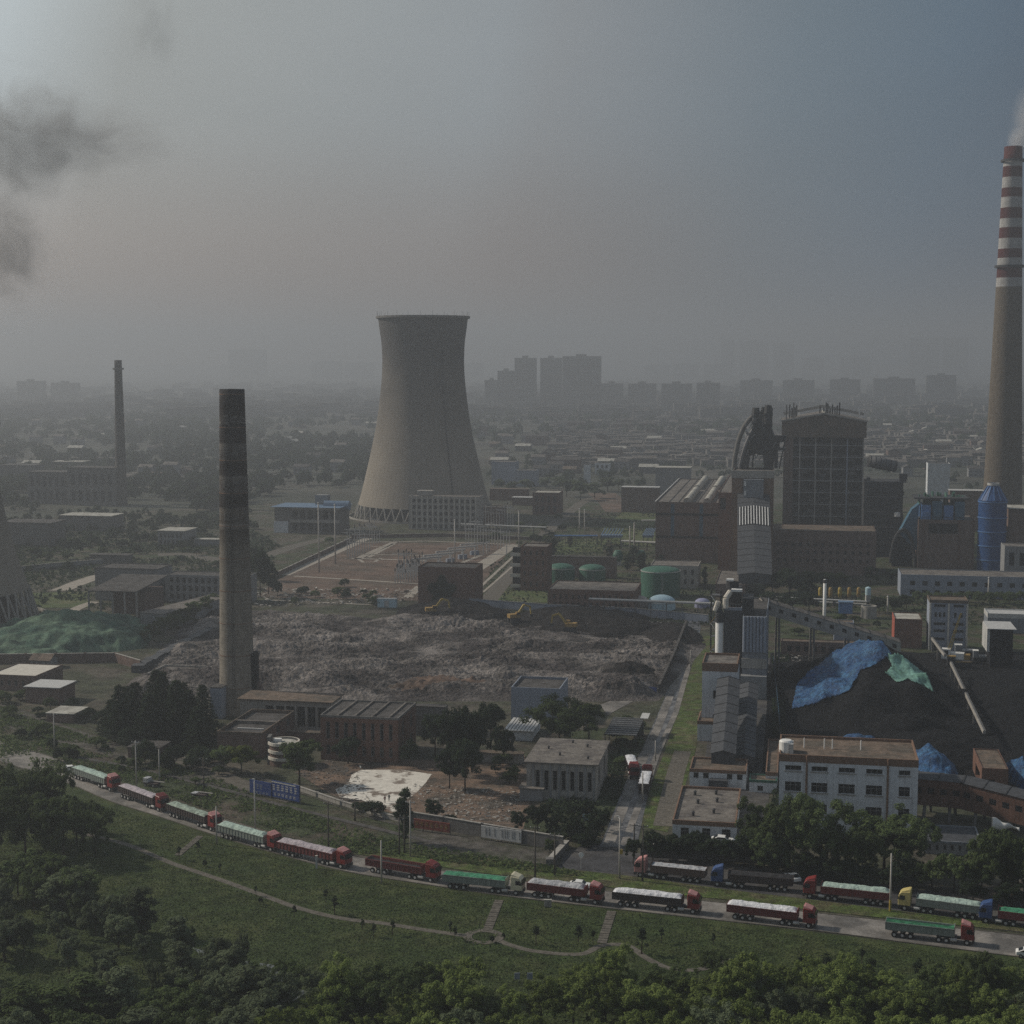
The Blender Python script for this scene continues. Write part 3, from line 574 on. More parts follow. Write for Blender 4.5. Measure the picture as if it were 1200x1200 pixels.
# ---------------- foreground halls (left to right) ----------------
tall = lambda n, a, b, fw=.5: (lambda W, H: grid_ops(W, H, n, [(a, b)], fw))
two = lambda n, fw=.5, r=((.12, .40), (.55, .85)): (lambda W, H: grid_ops(W, H, n, r, fw))
o, W, D, H = building('brick_hall', 'brown brick hall with two rows of windows and ribbed roof by the yard', 'factory hall', 376, 890, 467, 838, 820, 'brick', 'roof_dark', two(8, .42, ((.12, .34), (.48, .86))), two(2, .3), .3, band=('dark_concrete', .5))
for i in range(4): part('roof_rib', o, 'roof', lambda b: b.box(W * (.2 + .22 * i), W * (.2 + .22 * i) + .5, .4, D - .4, H - .35, H + .1))
o, W, D, H = building('pillared_hall', 'long low hall with pale pillars between dark bays beside the brick chimney', 'factory hall', 282, 853, 388, 819, 810, 'concrete', 'roof_brown', lambda W, H: [(W * (.28 + .115 * i), W * (.28 + .115 * i + .09), H * .12, H * .82) for i in range(6)], (), 0, over=.7, glass='dark_in', dep=.8)
o, W, D, H = building('boiler_shed', 'low brick building with sunken split roofs in front of the brick chimney', 'workshop', 255, 886, 307, 857, 831, 'dull_brick', 'roof_dark', (), two(3, .4), .8, band=('roof_brown', .6))
part('roof_ridge', o, 'roof', lambda b: b.box(.3, W - .3, D * .48, D * .52, H - .8, H + .05)); part('white_pipe', o, 'tin', lambda b: b.box(W * .25, W * .85, D * .25, D * .25 + .5, H - .75, H - .45))
kc = G(333, 895); kk = mpp(kc); o = empty('round_pavilion', kc, 0, 'small round concrete building with white bands beside the round dark tree', 'building')
part('wall', o, 'dull_brick', lambda b: b.lathe([(17 * kk, 0), (17 * kk, 5.6)], 32, captop=True))
for z_ in (1.6, 3.4, 5.4): part('band', o, 'cream', lambda b: b.lathe([(17 * kk, z_), (17 * kk + .35, z_), (17 * kk + .35, z_ + .75), (17 * kk, z_ + .75)], 32))
part('roof', o, 'roof_light', lambda b: b.lathe([(17 * kk - .4, 5.72), (.1, 5.75)], 32)); part('stair_tower', o, 'dark_concrete', lambda b: b.box(-19 * kk, -15 * kk, -1, 2.5, 0, 7.2))
part('skylight', o, 'white_paint', lambda b: b.box(-12 * kk, -3 * kk, 0, 1.2, 5.8, 6.5))
building('lean_to_wall', 'low red-brown brick wall between the pillared hall and brown brick hall', 'wall', 330, 868, 374, 858, 856, 'dull_brick', 'roof_brown', D=1.2, par=0, over=.1)
building('windowless_block', 'tall pale blue-grey windowless block behind the big green tree', 'building', 599, 843, 656, 805, 792, 'blue_white', 'roof_dark', par=.7)
o, W, D, H = building('white_shed', 'small white shed with ribbed tin roof below the windowless block', 'shed', 592, 867, 623, 856, 842, 'white_wall', 'tin', par=0, over=.4)
for i in range(8): part('roof_rib', o, 'roof', lambda b: b.box(W * (i + .5) / 8, W * (i + .5) / 8 + .12, -.3, D + .3, H + .22, H + .32))
o, W, D, H = building('pump_hall', 'grey hall with tall narrow openings and patched flat roof by the side road', 'factory hall', 617, 936, 698, 893, 866, 'concrete', 'roof', lambda W, H: [(W * (.13 + .125 * i), W * (.13 + .125 * i + .062), H * .26, H * .80) for i in range(7)], tall(2, .3, .8, .3), 0, over=.6, glass='dark_in', dep=.6)
for x_, y_ in ((.2, .55), (.42, .3), (.75, .7), (.5, .85), (.85, .2)): part('roof_vent', o, 'dark_steel', lambda b: b.lathe([(.25, H + .22), (.25, H + .8), (.4, H + .8), (.05, H + 1.05)], 10, W * x_, D * y_))
for i in range(8): part('pilaster', o, 'grey_wall', lambda b: b.box(W * (.085 + .125 * i), W * (.085 + .125 * i) + .45, -.18, 0, 0, H - .1))
building('annex', 'small pale box annex at the front corner of the grey pump hall', 'annex', 609, 938, 636, 924, 918, 'grey_wall', 'roof', par=0, over=.3)
# open shed with slatted roof
c = G(708, 880); o = empty('open_shed', c, GR, 'open steel shed with a dark slatted roof beside the side road', 'shed'); W = along(c, GU, px=746); H = HT(c, 860); D = along(c + ZV * H, GV, py=841)
for i in range(9): part('rafter', o, 'galv', lambda b: b.box(0, W, D * i / 8, D * i / 8 + .14, H, H + .16))
part('roof', o, 'dark_steel', lambda b: b.box(.05, W - .05, .1, D, H - .14, H - .04))
for x_ in (.1, W - .3):
    for y_ in (.1, D / 2, D - .3): part('post', o, 'dark_steel', lambda b: b.box(x_, x_ + .2, y_, y_ + .2, 0, H - .14))
part('roof_sheet', o, 'tin', lambda b: b.box(W * .9, W * 1.15, D * .9, D * 1.25, H + .5, H + .62))
part('back_wall', o, 'grey_wall', lambda b: b.box(0, W, D + .1, D + .3, 0, H * .8))
for a_, b_, t_, lb in ((701, 732, 802, 'blue hoarding panel longer and nearer the pale ground'), (752, 772, 804, 'short blue hoarding panel next to the side road')):
    p, q = G(a_, t_ + 10), G(b_, t_ + 12); h = HT(p, t_); d = (q - p); o = empty('hoarding', p, math.atan2(d.y, d.x), lb, 'hoarding', 'blue hoardings by the rubble field')
    part('panel', o, 'blue_fence', lambda b: [b.box(i, i + .93, 0, .08, .1, h) for i in range(int(d.length))]); part('rail', o, 'galv', lambda b: (b.box(0, d.length, .1, .16, h - .3, h - .2), b.box(0, d.length, .1, .16, .5, .6)))
# white cluster round the crusher
o, W, D, H = building('flat_roofed_workshop', 'white single-storey workshop with a speckled flat roof and brown fascia', 'workshop', 788, 981, 862, 961, 921, 'white_wall', 'roof', lambda W, H: [(W * .13, W * .26, H * .0 + .1, H * .6), (W * .47, W * .6, .1, H * .62), (W * .78, W * .92, .1, H * .62)], (), .45, band=('rust_band', .9), glass='dark_in')
for x_, y_ in ((.3, .2), (.62, .3), (.33, .55), (.64, .62), (.25, .8), (.6, .85)): part('roof_vent', o, 'dark_steel', lambda b: b.lathe([(.3, H - .45), (.3, H + .4), (.5, H + .4), (.05, H + .7)], 10, W * x_, D * y_))
o, W, D, H = building('crusher_house', 'small white building under the foot of the dark conveyor gallery', 'building', 808, 922, 874, 901, 887, 'white_wall', 'roof_brown', lambda W, H: [(W * .07, W * .16, H * .5, H * .82), (W * .24, W * .34, H * .5, H * .82), (W * .66, W * .76, H * .5, H * .82), (W * .84, W * .94, H * .5, H * .82)], (), .4, band=('rust_band', .7))
part('hatch_block', o, 'slate_panel', lambda b: b.box(W * .35, W * .68, -2.2, -.02, 0, H * .55))
o, W, D, H = building('link_shed', 'low shed with teal fascia joining the workshop and the big white building', 'shed', 878, 928, 910, 914, 907, 'white_wall', 'roof_brown', lambda W, H: [(W * .3, W * .5, H * .1, H * .55)], (), .2, band=('tank_green', .5))
o, W, D, H = building('side_wing', 'narrow tall wing with brown roof fronting the blue fence', 'wing', 897, 925, 911, 905, 866, 'white_wall', 'roof_brown', (), (), .4, band=('rust_band', .8))
def bigwin(W, H):
    out = []
    for (a, b) in ((919, 938), (950, 969), (982, 1001), (1014, 1033), (1052, 1065)):
        x0, x1 = (a - 912) / 162 * W, (b - 912) / 162 * W
        out += [(x0, x1, H * .80, H * .865), (x0, x1, H * .53, H * .655), (x0, x1, H * .25, H * .375)]
    return out
o, W, D, H = building('white_office_block', 'big three-storey white block with wide dark windows and brown flat roof', 'building', 912, 974, 1074, 884, 861, 'white_wall', 'roof_brown', bigwin, two(1, .4), .5, band=('rust_band', 1.5), dep=.35)
for x_ in (.2, .785): part('downpipe', o, 'rust_band', lambda b: b.tube((W * x_, -.15, 0), (W * x_, -.15, H), .22, n=8))
for k in range(5):
    x_ = ((919, 950, 982, 1014, 1052)[k] - 912) / 162 * W; w_ = (.118 if k < 4 else .08) * W
    for zf in (.80, .53, .25): part('sill', o, 'concrete', lambda b: b.box(x_ - .2, x_ + w_ + .2, -.25, .05, H * zf - .22, H * zf - .03))
part('roof_tank', o, 'white_paint', lambda b: b.lathe([(1.5, H - .5), (1.5, H + 1.9), (1.2, H + 2.2), (.05, H + 2.3)], 20, W * .045, D * .25)); part('water_tank', o, 'tin', lambda b: b.box(W * .07, W * .1, D * .15, D * .35, H - .5, H + 1.7))
for x_ in (.33, .39, .18, .6): part('vent_pipe', o, 'white_paint', lambda b: b.tube((W * x_, D * .5, H - .5), (W * x_, D * .5, H + 1.7), .13))
# tall conveyor structure in the middle
def inclined(name, label, cat, a, za, b_, zb, wd, hh, wall, roof, win=0, posts=0, group=None, frame=None, glaze=None):
    """inclined conveyor gallery: a and b_ are plan points, za and zb floor heights"""
    A = Vector((a.x, a.y, za)); B = Vector((b_.x, b_.y, zb)); d = B - A; hl = Vector((d.x, d.y, 0)); s = Vector((-hl.y, hl.x, 0)).normalized() * wd / 2
    o = empty(name, (A.x, A.y, 0), 0, label, cat, group); off = Vector((A.x, A.y, 0)); A -= off; B -= off; hv = ZV * hh
    mb = MB(); mb.add([A - s, A + s, A + s + hv, A - s + hv, B - s, B + s, B + s + hv, B - s + hv], [(0, 1, 2, 3), (4, 5, 6, 7), (0, 4, 7, 3), (1, 5, 6, 2), (0, 1, 5, 4)]); mb.build('wall', M[wall], o)
    r = MB(); e = s * 1.08; rz = ZV * (hh + .02); rr = ZV * (hh + .9)
    r.add([A - e + rz, A + rr, A + e + rz, B - e + rz, B + rr, B + e + rz], [(0, 1, 4, 3), (1, 2, 5, 4), (0, 1, 2), (3, 5, 4)]); r.build('roof', M[roof], o)
    L_ = d.length; nr = max(2, int(L_ / 5))
    for i in range(nr + 1):
        c = A.lerp(B, i / nr); part('roof_seam', o, 'dark_steel', lambda b: (b.beam(c - e * 1.01 + rz * 1.01, c + rr + ZV * .04, .25, .12), b.beam(c + e * 1.01 + rz * 1.01, c + rr + ZV * .04, .25, .12)))
    if glaze:
        for i in range(11):
            q = s * (i / 5 - 1) * .93; lift = ZV * (hh + .95 - .85 * abs(i / 5 - 1) + .25); part('mullion', o, 'white_paint', lambda b: b.beam(A.lerp(B, glaze[0]) + q + lift, A.lerp(B, glaze[1]) + q + lift, .4, .25))
        part('glazing', o, 'dark_in', lambda b: b.add([A.lerp(B, t) + s * e_ + ZV * (hh + .12 + (.95 if e_ == 0 else 0)) for t in glaze for e_ in (-1, 0, 1)], [(0, 1, 4, 3), (1, 2, 5, 4)]))
    if win:
        n_ = s.normalized()
        for i in range(win):
            c = A.lerp(B, (i + .5) / win) + ZV * hh * .58
            for sg in (-1, 1):
                if (n_ * sg).y > .3: continue
                w_ = MB(); p = c + s * sg * 1.005; t = d.normalized() * .75; u = ZV * .65; w_.add([p - t - u, p + t - u, p + t + u, p - t + u], [(0, 1, 2, 3)]); q = w_.build('window', M['dark_in'], o)
                q.modifiers.new('t', 'SOLIDIFY').thickness = .12
    for i in range(posts):
        t = (i + .5) / posts; c = A.lerp(B, t)
        for sg in (-1, 1):
            if c.z > 2: part('support_leg', o, 'dark_concrete', lambda b: b.beam(c + s * sg * .8, Vector((c.x, c.y, 0)) + s * sg * 1.1, .6, .6))
    return o
def tower_box(name, label, cat, cx0, cx1, basepy, top, rearpy, wall, roof, **k): return building(name, label, cat, cx0, basepy, cx1, top, rearpy, wall, roof, **k)
# lower gallery from the white building up to the transfer house
a = G(847, 914); b_ = G(853, 866)
inclined('conveyor_gallery', 'dark slate gallery climbing from the small white building to the white transfer house', 'conveyor gallery', a, 2.5, b_, HT(b_, 793) - 4.8, 5.8, 4.0, 'slate_panel', 'slate_panel')
a = G(872, 906); b_ = G(877, 835)
inclined('conveyor_gallery', 'lower dark gallery parallel to the first on the blue fence side', 'conveyor gallery', a, .5, b_, HT(b_, 800) - 4, 5.0, 3.4, 'slate_panel', 'slate_panel')
o, W, D, H = building('transfer_house', 'white windowless transfer house with brown top band over dark galleries', 'transfer tower', 822, 862, 863, 777, 765, 'white_wall', 'roof', (), (), .5, band=('rust_band', 2.2))
part('louvre', o, 'dark_in', lambda b: (b.box(W * .32, W * .44, -.08, .1, H * .52, H * .63), b.box(W * .32, W * .44, -.08, .1, H * .22, H * .3)))
building('lower_step', 'low brown-roofed white block stepping down below the transfer house', 'building', 817, 868, 838, 845, 834, 'white_wall', 'roof_brown', (), (), .3, band=('rust_band', .8))
# ribbed silo block behind
o, W, D, H = building('silo_block', 'grey ribbed silo block under the conveyor head machinery', 'silo', 869, 816, 897, 722, 700, 'panel_grey', 'roof_dark', (), (), .3)
for i in range(7): part('rib', o, 'blue_white', lambda b: b.tube((W * (i + .5) / 7, -.25, 14), (W * (i + .5) / 7, -.25, H), W / 16, n=10))
part('door_band', o, 'concrete', lambda b: b.box(-.2, W + .2, -.5, -.02, 9, 12)); part('base_plinth', o, 'grey_wall', lambda b: b.box(-.3, W + .3, -3, -.02, 0, 7))
o, W, D, H = building('machine_house', 'dark slate conveyor head tower between cream duct and ribbed silos', 'transfer tower', 847, 812, 868, 712, 702, 'slate_panel', 'roof_brown', (), (), .3, band=('blue_white', .8))
part('fan_housing', o, 'dark_steel', lambda b: (b.box(W * .2, W * .9, D * .2, D * .8, H, H + 5), b.lathe([(2, H + 5), (2, H + 7)], 16, W * .4, D * .5), b.box(W * 1.0, W * 1.6, 0, D * .6, H - 2, H + 3)))
part('white_vent', o, 'white_paint', lambda b: (b.box(W * .4, W * 1.0, -.5, 2, H + 5.1, H + 5.8), b.box(W * .1, W * .5, 2, 4, H + 8, H + 8.6)))
part('duct_bend', o, 'cream', lambda b: b.path([(W * .1, -.8, H), (W * .1, -.8, H + 3), (W * .35, .5, H + 5)], .9))
part('handrail', o, 'galv', lambda b: [b.beam((W * i / 6, .1, H), (W * i / 6, .1, H + 1.2), .06, .06) for i in range(7)] and b.beam((0, .1, H + 1.2), (W, .1, H + 1.2), .06, .06))
c = G(842, 812); k = mpp(c); o = empty('steel_duct', c, 0, 'bright cream vertical duct beside the open stair tower', 'duct'); H = HT(c, 727)
part('pipe', o, 'white_paint', lambda b: b.lathe([(4.6 * k, 0), (4.6 * k, H), (4 * k, H + .2)], 24, captop=True), True); part('cap', o, 'dark_steel', lambda b: b.lathe([(5.2 * k, H - .5), (5.2 * k, H + 2.2), (2 * k, H + 4), (.1, H + 4)], 20)); part('inlet', o, 'cream', lambda b: b.tube((-1.4, 0, H + 3), (-.4, 0, H + 6), .8))
c = G(832, 806); k = mpp(c); o = empty('stair_tower', c, GR, 'rusty open steel stair tower left of the cream duct', 'stair tower'); H = HT(c, 693); W = 3.0
for x_ in (0, W): 
    for y_ in (0, W): part('post', o, 'dark_steel', lambda b: b.beam((x_, y_, 0), (x_, y_, H), .3, .3))
for i in range(7):
    z_ = H * (i + .7) / 7; part('landing', o, 'steel', lambda b: b.box(-.2, W + .2, -.2, W + .2, z_, z_ + .15)); part('flight', o, 'yellow_dull' if i % 2 else 'white_paint', lambda b: b.beam((0 if i % 2 else W, 0, z_ - H / 7 + .2), (W if i % 2 else 0, 0, z_), .9, .2))
# gallery from the head, across and down to the right
a = G(890, 790); b_ = G(1052, 788)
inclined('conveyor_gallery', 'long brown conveyor gallery sloping down from the head tower to the red brick house', 'conveyor gallery', a, HT(a, 717), b_, HT(b_, 766), 5, 4.2, 'concrete', 'roof', 11, 4)
a = G(895, 792); b_ = G(883, 672)
inclined('conveyor_gallery', 'grey ribbed gallery rising from the head machinery to the brick bunker tower', 'conveyor gallery', G(884, 700), 6, G(881, 674) + GV * 2, HT(G(881, 674), 575), 14, 4, 'slate_panel', 'slate_panel', 0, 0, glaze=(.50, .70))
# ---------------- power house group ----------------
o, W, D, H = building('turbine_hall', 'long brick turbine hall with two pale roof lights and blue stripes', 'turbine hall', 768, 658, 841, 588, 551, 'dull_brick', 'roof', (), (), .4, D=None)
for f in (.27, .73): part('blue_strip', o, 'light_blue', lambda b: b.box(W * f - .9, W * f + .9, -.12, -.01, H * .40, H * .97))
for f in (.40, .78): part('dark_band', o, 'dark_in', lambda b: b.box(.1, W - .1, -.25, -.02, H * f, H * f + 1.1))
for f in (.5, .82):
    part('roof_light', o, 'roof_light', lambda b: b.tube((W * f, 1, H + .3), (W * f, D * .46, H + .3), 2.0, n=16)); part('roof_light', o, 'roof_light', lambda b: b.tube((W * f, D * .52, H + .3), (W * f, D - 1, H + .3), 2.0, n=16))
for f in (.2, .35, .65): part('roof_seam', o, 'roof_dark', lambda b: b.box(W * f, W * f + .25, .3, D - .3, H - .4, H - .1))
part('eave_rail', o, 'tin', lambda b: b.box(-.5, 0, -.4, D, H - .2, H + .3))
building('pale_annex', 'pale two-storey annex at the foot of the brick turbine hall', 'annex', 762, 689, 818, 662, 656, 'concrete', 'roof', two(6, .4, ((.2, .42), (.6, .82))), (), .3)
building('heater_bay', 'dark brick bay joining turbine hall and bunker tower', 'building', 841, 668, 858, 577, 556, 'brick', 'roof', lambda W, H: [(W * .1, W * .5, H * .78, H * .93)], (), .3)
building('low_block', 'low brown block below the bunker tower, behind the head machinery', 'building', 838, 700, 873, 684, 668, 'dull_brick', 'roof', (), (), .3)
o, W, D, H = building('bunker_tower', 'brown brick bunker tower topped by bent ducts', 'bunker tower', 857, 676, 904, 552, 546, 'dull_brick', 'roof', (), (), .6, D=26)
part('corner_pier', o, 'rust_band', lambda b: (b.box(-.4, 4.5, -.5, -.02, 0, H), b.box(W - 4.5, W + .4, -.5, -.02, 0, H)))
part('head_band', o, 'concrete', lambda b: b.box(-.6, W + .6, -.9, -.02, H - 3.2, H + .4))
part('glazed_bay', o, 'cream', lambda b: [b.box(W * .28 + i * 1.15, W * .28 + i * 1.15 + .35, -6.2, -.1, H * .33, H * .53) for i in range(11)])
part('glazing', o, 'dark_in', lambda b: b.box(W * .28, W * .75, -6.0, -.55, H * .33, H * .53)); part('shaft_front', o, 'panel_grey', lambda b: b.box(W * .26, W * .77, -5.8, -.52, 0, H * .329)); part('shaft_front', o, 'panel_grey', lambda b: b.box(W * .28, W * .77, -4.5, -.52, H * .531, H * .93))
for i in range(4): part('stair_light', o, 'white_paint', lambda b: b.box(W * .30, W * .34, -4.7, -4.51, H * (.6 + .09 * i), H * (.6 + .09 * i) + 2))
c = G(884, 672) + GV * 10; k = mpp(c); o = empty('bent_flue_ducts', c + ZV * (HT(c, 549) + .3), GR, 'tangle of bent flue ducts and dark cyclone on the bunker tower', 'flue duct')
def arc(p0, p1, p2, n=10): p0, p1, p2 = map(Vector, (p0, p1, p2)); return [p0 * (1 - t) ** 2 + p1 * 2 * t * (1 - t) + p2 * t * t for t in [i / n for i in range(n + 1)]]
def bent(b, pts, r, n=14):
    vs = []
    for i, p in enumerate(pts):
        d = (pts[min(i + 1, len(pts) - 1)] - pts[max(i - 1, 0)]).normalized(); a = d.cross(Vector((0, 1, 0))).normalized(); c_ = d.cross(a)
        vs += [p + (a * math.cos(6.2832 * k_ / n) + c_ * math.sin(6.2832 * k_ / n)) * r for k_ in range(n)]
    b.add(vs, [(i * n + j, i * n + (j + 1) % n, (i + 1) * n + (j + 1) % n, (i + 1) * n + j) for i in range(len(pts) - 1) for j in range(n)])
part('duct', o, 'dark_concrete', lambda b: bent(b, arc((-11, -1, 0), (-9, 0, 26), (3, 3, 27), 16), 1.15), True); part('duct', o, 'steel', lambda b: bent(b, arc((-8, -5, 0), (-6, -5, 14), (1, 0, 24), 16), .8), True)
part('duct', o, 'steel', lambda b: bent(b, arc((9, 4, 0), (11, 3, 10), (5, 2, 22), 12), .9), True)
CS = [(-8.5, 0), (-6, 10), (-3.5, 18), (0, 25.5), (6, 26.5), (6.6, 14.5), (11, 14), (11, 9.5), (9.3, 9), (8, 0), (4.6, 0), (3.4, 7), (-3, 7), (-4, 0)]
def blob(b):
    rnd = random.Random(5)
    for i in range(60):
        z = rnd.uniform(8, 29); x, y = rnd.uniform(-4 + z * .1, 6), rnd.uniform(-3, 4); s = rnd.uniform(.9, 2.2); b.tube((x, y, z - s), (x + rnd.uniform(-1, 1), y, z + s), s, s * .8, 7)
part('cyclone', o, 'dark_steel', blob)
part('casing', o, 'roof_dark', lambda b: b.add([(x, y, z) for y in (-2, 3) for x, z in CS], [tuple(range(len(CS))), tuple(range(len(CS), 2 * len(CS)))] + [(i, (i + 1) % len(CS), len(CS) + (i + 1) % len(CS), len(CS) + i) for i in range(len(CS))]))
rnd = random.Random(6)
for i in range(26):
    x, z = rnd.uniform(-7, 7), rnd.uniform(2, 24); part('brace', o, ('steel', 'grey_wall', 'dark_steel')[i % 3], lambda b: b.beam((x * (1 - z / 60), -3.2, z), (x * (1 - z / 60) + rnd.uniform(-4, 4), -3.4, z + rnd.uniform(1, 7)), .35, .35))
part('support_leg', o, 'dark_steel', lambda b: [b.beam((x, y, 0), (x * .6, y, 14), .6, .6) for x in (-8, -2, 4, 10) for y in (-3, 4)])
part('work_platform', o, 'dark_steel', lambda b: (b.box(2, 14, -4, 6, 9, 9.8), b.beam((11, -4, 0), (14, -4, 16), .6, .6), b.box(7, 14, -3, 3, 13, 16)))
# boiler house: open steel frame
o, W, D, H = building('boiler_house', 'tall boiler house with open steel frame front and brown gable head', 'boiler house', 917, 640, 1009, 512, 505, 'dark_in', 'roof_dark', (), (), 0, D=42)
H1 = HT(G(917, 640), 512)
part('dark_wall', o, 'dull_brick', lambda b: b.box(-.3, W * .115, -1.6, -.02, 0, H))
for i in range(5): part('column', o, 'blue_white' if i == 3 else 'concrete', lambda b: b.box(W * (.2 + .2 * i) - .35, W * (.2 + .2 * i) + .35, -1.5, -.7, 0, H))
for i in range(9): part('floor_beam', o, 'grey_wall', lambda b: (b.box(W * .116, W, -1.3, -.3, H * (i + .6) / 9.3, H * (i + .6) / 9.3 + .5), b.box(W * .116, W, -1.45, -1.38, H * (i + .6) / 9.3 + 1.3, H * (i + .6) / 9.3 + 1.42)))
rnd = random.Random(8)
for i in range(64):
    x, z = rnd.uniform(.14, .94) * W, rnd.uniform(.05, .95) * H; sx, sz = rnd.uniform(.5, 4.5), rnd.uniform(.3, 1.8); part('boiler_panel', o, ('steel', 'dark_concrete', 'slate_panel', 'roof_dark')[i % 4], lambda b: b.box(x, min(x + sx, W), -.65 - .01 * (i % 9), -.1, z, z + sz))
for x, z, l_ in ((.2, .3, .3), (.5, .55, .35), (.3, .72, .2), (.6, .18, .3), (.25, .9, .5)): part('pipe', o, 'dark_steel', lambda b: b.tube((W * x, -.9, z * H), (W * (x + l_), -.9, z * H), .35, n=6))
rdg = HT(G(917, 640), 484)
def ghead(b):
    e = 1.5; y0, y1 = -3, D + 1; z0, z1, z2 = H, HT(G(917, 640), 493), rdg
    for y in (y0, y1): b.add([(-e, y, z0), (W + e, y, z0), (W + e, y, z1), (W / 2, y, z2), (-e, y, z1)], [(0, 1, 2, 3, 4)])
    b.quad((-e, y0, z0), (-e, y1, z0), (-e, y1, z1), (-e, y0, z1)); b.quad((W + e, y0, z0), (W + e, y1, z0), (W + e, y1, z1), (W + e, y0, z1)); b.quad((-e, y0, z0), (W + e, y0, z0), (W + e, y1, z0), (-e, y1, z0))
part('gable_head', o, 'roof_brown', ghead); z1 = HT(G(917, 640), 493)
part('gable_roof', o, 'roof', lambda b: (b.add([(-2, -3.4, z1 + .1), (W / 2, -3.4, rdg + .1), (W / 2, D + 1.4, rdg + .1), (-2, D + 1.4, z1 + .1)], [(0, 1, 2, 3)]), b.add([(W + 2, -3.4, z1 + .1), (W / 2, -3.4, rdg + .1), (W / 2, D + 1.4, rdg + .1), (W + 2, D + 1.4, z1 + .1)], [(0, 1, 2, 3)])))
part('gable_trim', o, 'concrete', lambda b: (b.beam((-2, -3.6, z1), (W / 2, -3.6, rdg), .4, .9), b.beam((W + 2, -3.6, z1), (W / 2, -3.6, rdg), .4, .9)))
part('rear_rim', o, 'concrete', lambda b: (b.beam((-1, D * .6, z1 + 3), (W / 2, D * .6, rdg + 3.2), .6, 1.6), b.beam((W + 1, D * .6, z1 + 3), (W / 2, D * .6, rdg + 3.2), .6, 1.6)))
part('ridge_cap', o, 'roof_light', lambda b: b.box(W / 2 - .6, W / 2 + .6, -3, D + 1, rdg + .12, rdg + .5))
rnd = random.Random(3)
for x_ in (.02, .06, .09, .11, .13, .15, .45, .5, .53, .55, .58, .61, .64, .67, .7): part('roof_vent_pipe', o, 'dark_steel', lambda b: b.tube((W * x_, D * rnd.uniform(.1, .6), z1), (W * x_, D * .3, rdg + rnd.uniform(2, 6)), .4, n=6))
part('steam_pipe', o, 'white_paint', lambda b: b.beam((W * .97, D * .4, z1), (W * .94, D * .4, z1 + 8), .5, .5))
o, W, D, H = building('podium_block', 'long brick podium with small windows under the boiler house', 'building', 902, 672, 1026, 621, 615, 'dull_brick', 'roof_brown', lambda W, H: grid_ops(W, H, 13, [(.28, .36), (.47, .55), (.64, .72)], .4), (), .3, D=30, frame=False)
def precip(b):
    rnd = random.Random(11); k = W / 124
    b.box(0, 20, 0, 20, 0, 40)
    for i in range(34): x, z, s = rnd.uniform(0, 20), rnd.uniform(0, 41), rnd.uniform(1, 3.6); b.box(x - s * .6, x + s * .6, rnd.uniform(-2.5, -.5), 5, z, z + s)
c = G(1011, 652); o = empty('dust_precipitator', c, GR, 'dark cluttered precipitator block beside the boiler house', 'precipitator'); part('casing', o, 'dark_steel', precip)
part('catwalk', o, 'steel', lambda b: [b.box(-1, 22, -3.6, -3.2, z, z + .35) for z in (8, 16, 24, 32, 40)])
H_ = HT(c, 540); part('slanted_duct', o, 'steel', lambda b: b.tube((2, -2, H_), (16, 2, H_ - 3), 3.0, n=18), True); part('duct_bands', o, 'dark_steel', lambda b: [b.tube(Vector((2, -2, H_)).lerp(Vector((16, 2, H_ - 3)), t), Vector((2, -2, H_)).lerp(Vector((16, 2, H_ - 3)), t + .03), 3.15, n=18) for t in (0, .18, .36, .55, .75, .95)])
part('white_valve', o, 'white_paint', lambda b: b.lathe([(1.6, 22), (1.6, 24), (.1, 24.3)], 12, 17, -4))
c = G(1062, 664); k = mpp(c); o = empty('sloping_flue', c, GR, 'light blue sloping flue with a dark arch beneath it', 'flue duct')
part('duct_panel', o, 'light_blue', lambda b: b.add([(-4, -1, 17), (5, -1, 8), (5.5, -1, 32), (2, -1, 29), (-4, 8, 17), (5, 8, 8), (5.5, 8, 32), (2, 8, 29)], [(0, 1, 2, 3), (4, 5, 6, 7), (0, 1, 5, 4), (3, 2, 6, 7), (0, 3, 7, 4)]))
part('arch', o, 'dark_steel', lambda b: [b.tube((6 * math.cos(a) - 2, -2, 19 * math.sin(a)), (6 * math.cos(a + .16) - 2, -2, 19 * math.sin(a + .16)), .8, n=8) for a in np.arange(0, 3.0, .16)]); part('arch_fill', o, 'dark_in', lambda b: b.prism([(-7, 0), (3, 0), (3, 6), (-7, 6)], 0, 15))
o, W, D, H = building('filter_house', 'mauve brick filter house under blue dust collectors', 'filter house', 1075, 666, 1141, 609, 602, 'dull_brick', 'roof', lambda W, H: [(W * .18, W * .7, H * .72, H * .93)], (), .3, D=30, glass='dark_in', frame=False, dep=1)
for f in (.1, .73, .98): part('pilaster', o, 'brick', lambda b: b.box(W * f - .5, W * f + .5, -.4, -.01, 0, H - .02))
for i in range(4): part('filter_box', o, 'light_blue' if i % 2 else 'blue_steel', lambda b: (b.box(W * (.05 + .2 * i), W * (.05 + .2 * i + .17), 2, 22, H, H + 7 + 2 * (i % 2)), b.box(W * (.05 + .2 * i) + .6, W * (.05 + .2 * i + .17) - .6, 1, 2, H + 1.5, H + 4)))
def finials(b):
    rnd = random.Random(2)
    for i in range(30): x = rnd.uniform(0, W * .85); b.tube((x, rnd.uniform(6, 20), H + 7), (x, rnd.uniform(6, 20), H + rnd.uniform(9, 13)), rnd.uniform(.3, .8), n=6)
part('pipe_manifold', o, 'tank_green', finials); part('top_deck', o, 'dark_steel', lambda b: b.box(-2, W * .9, 3, 24, H + 10, H + 10.8))
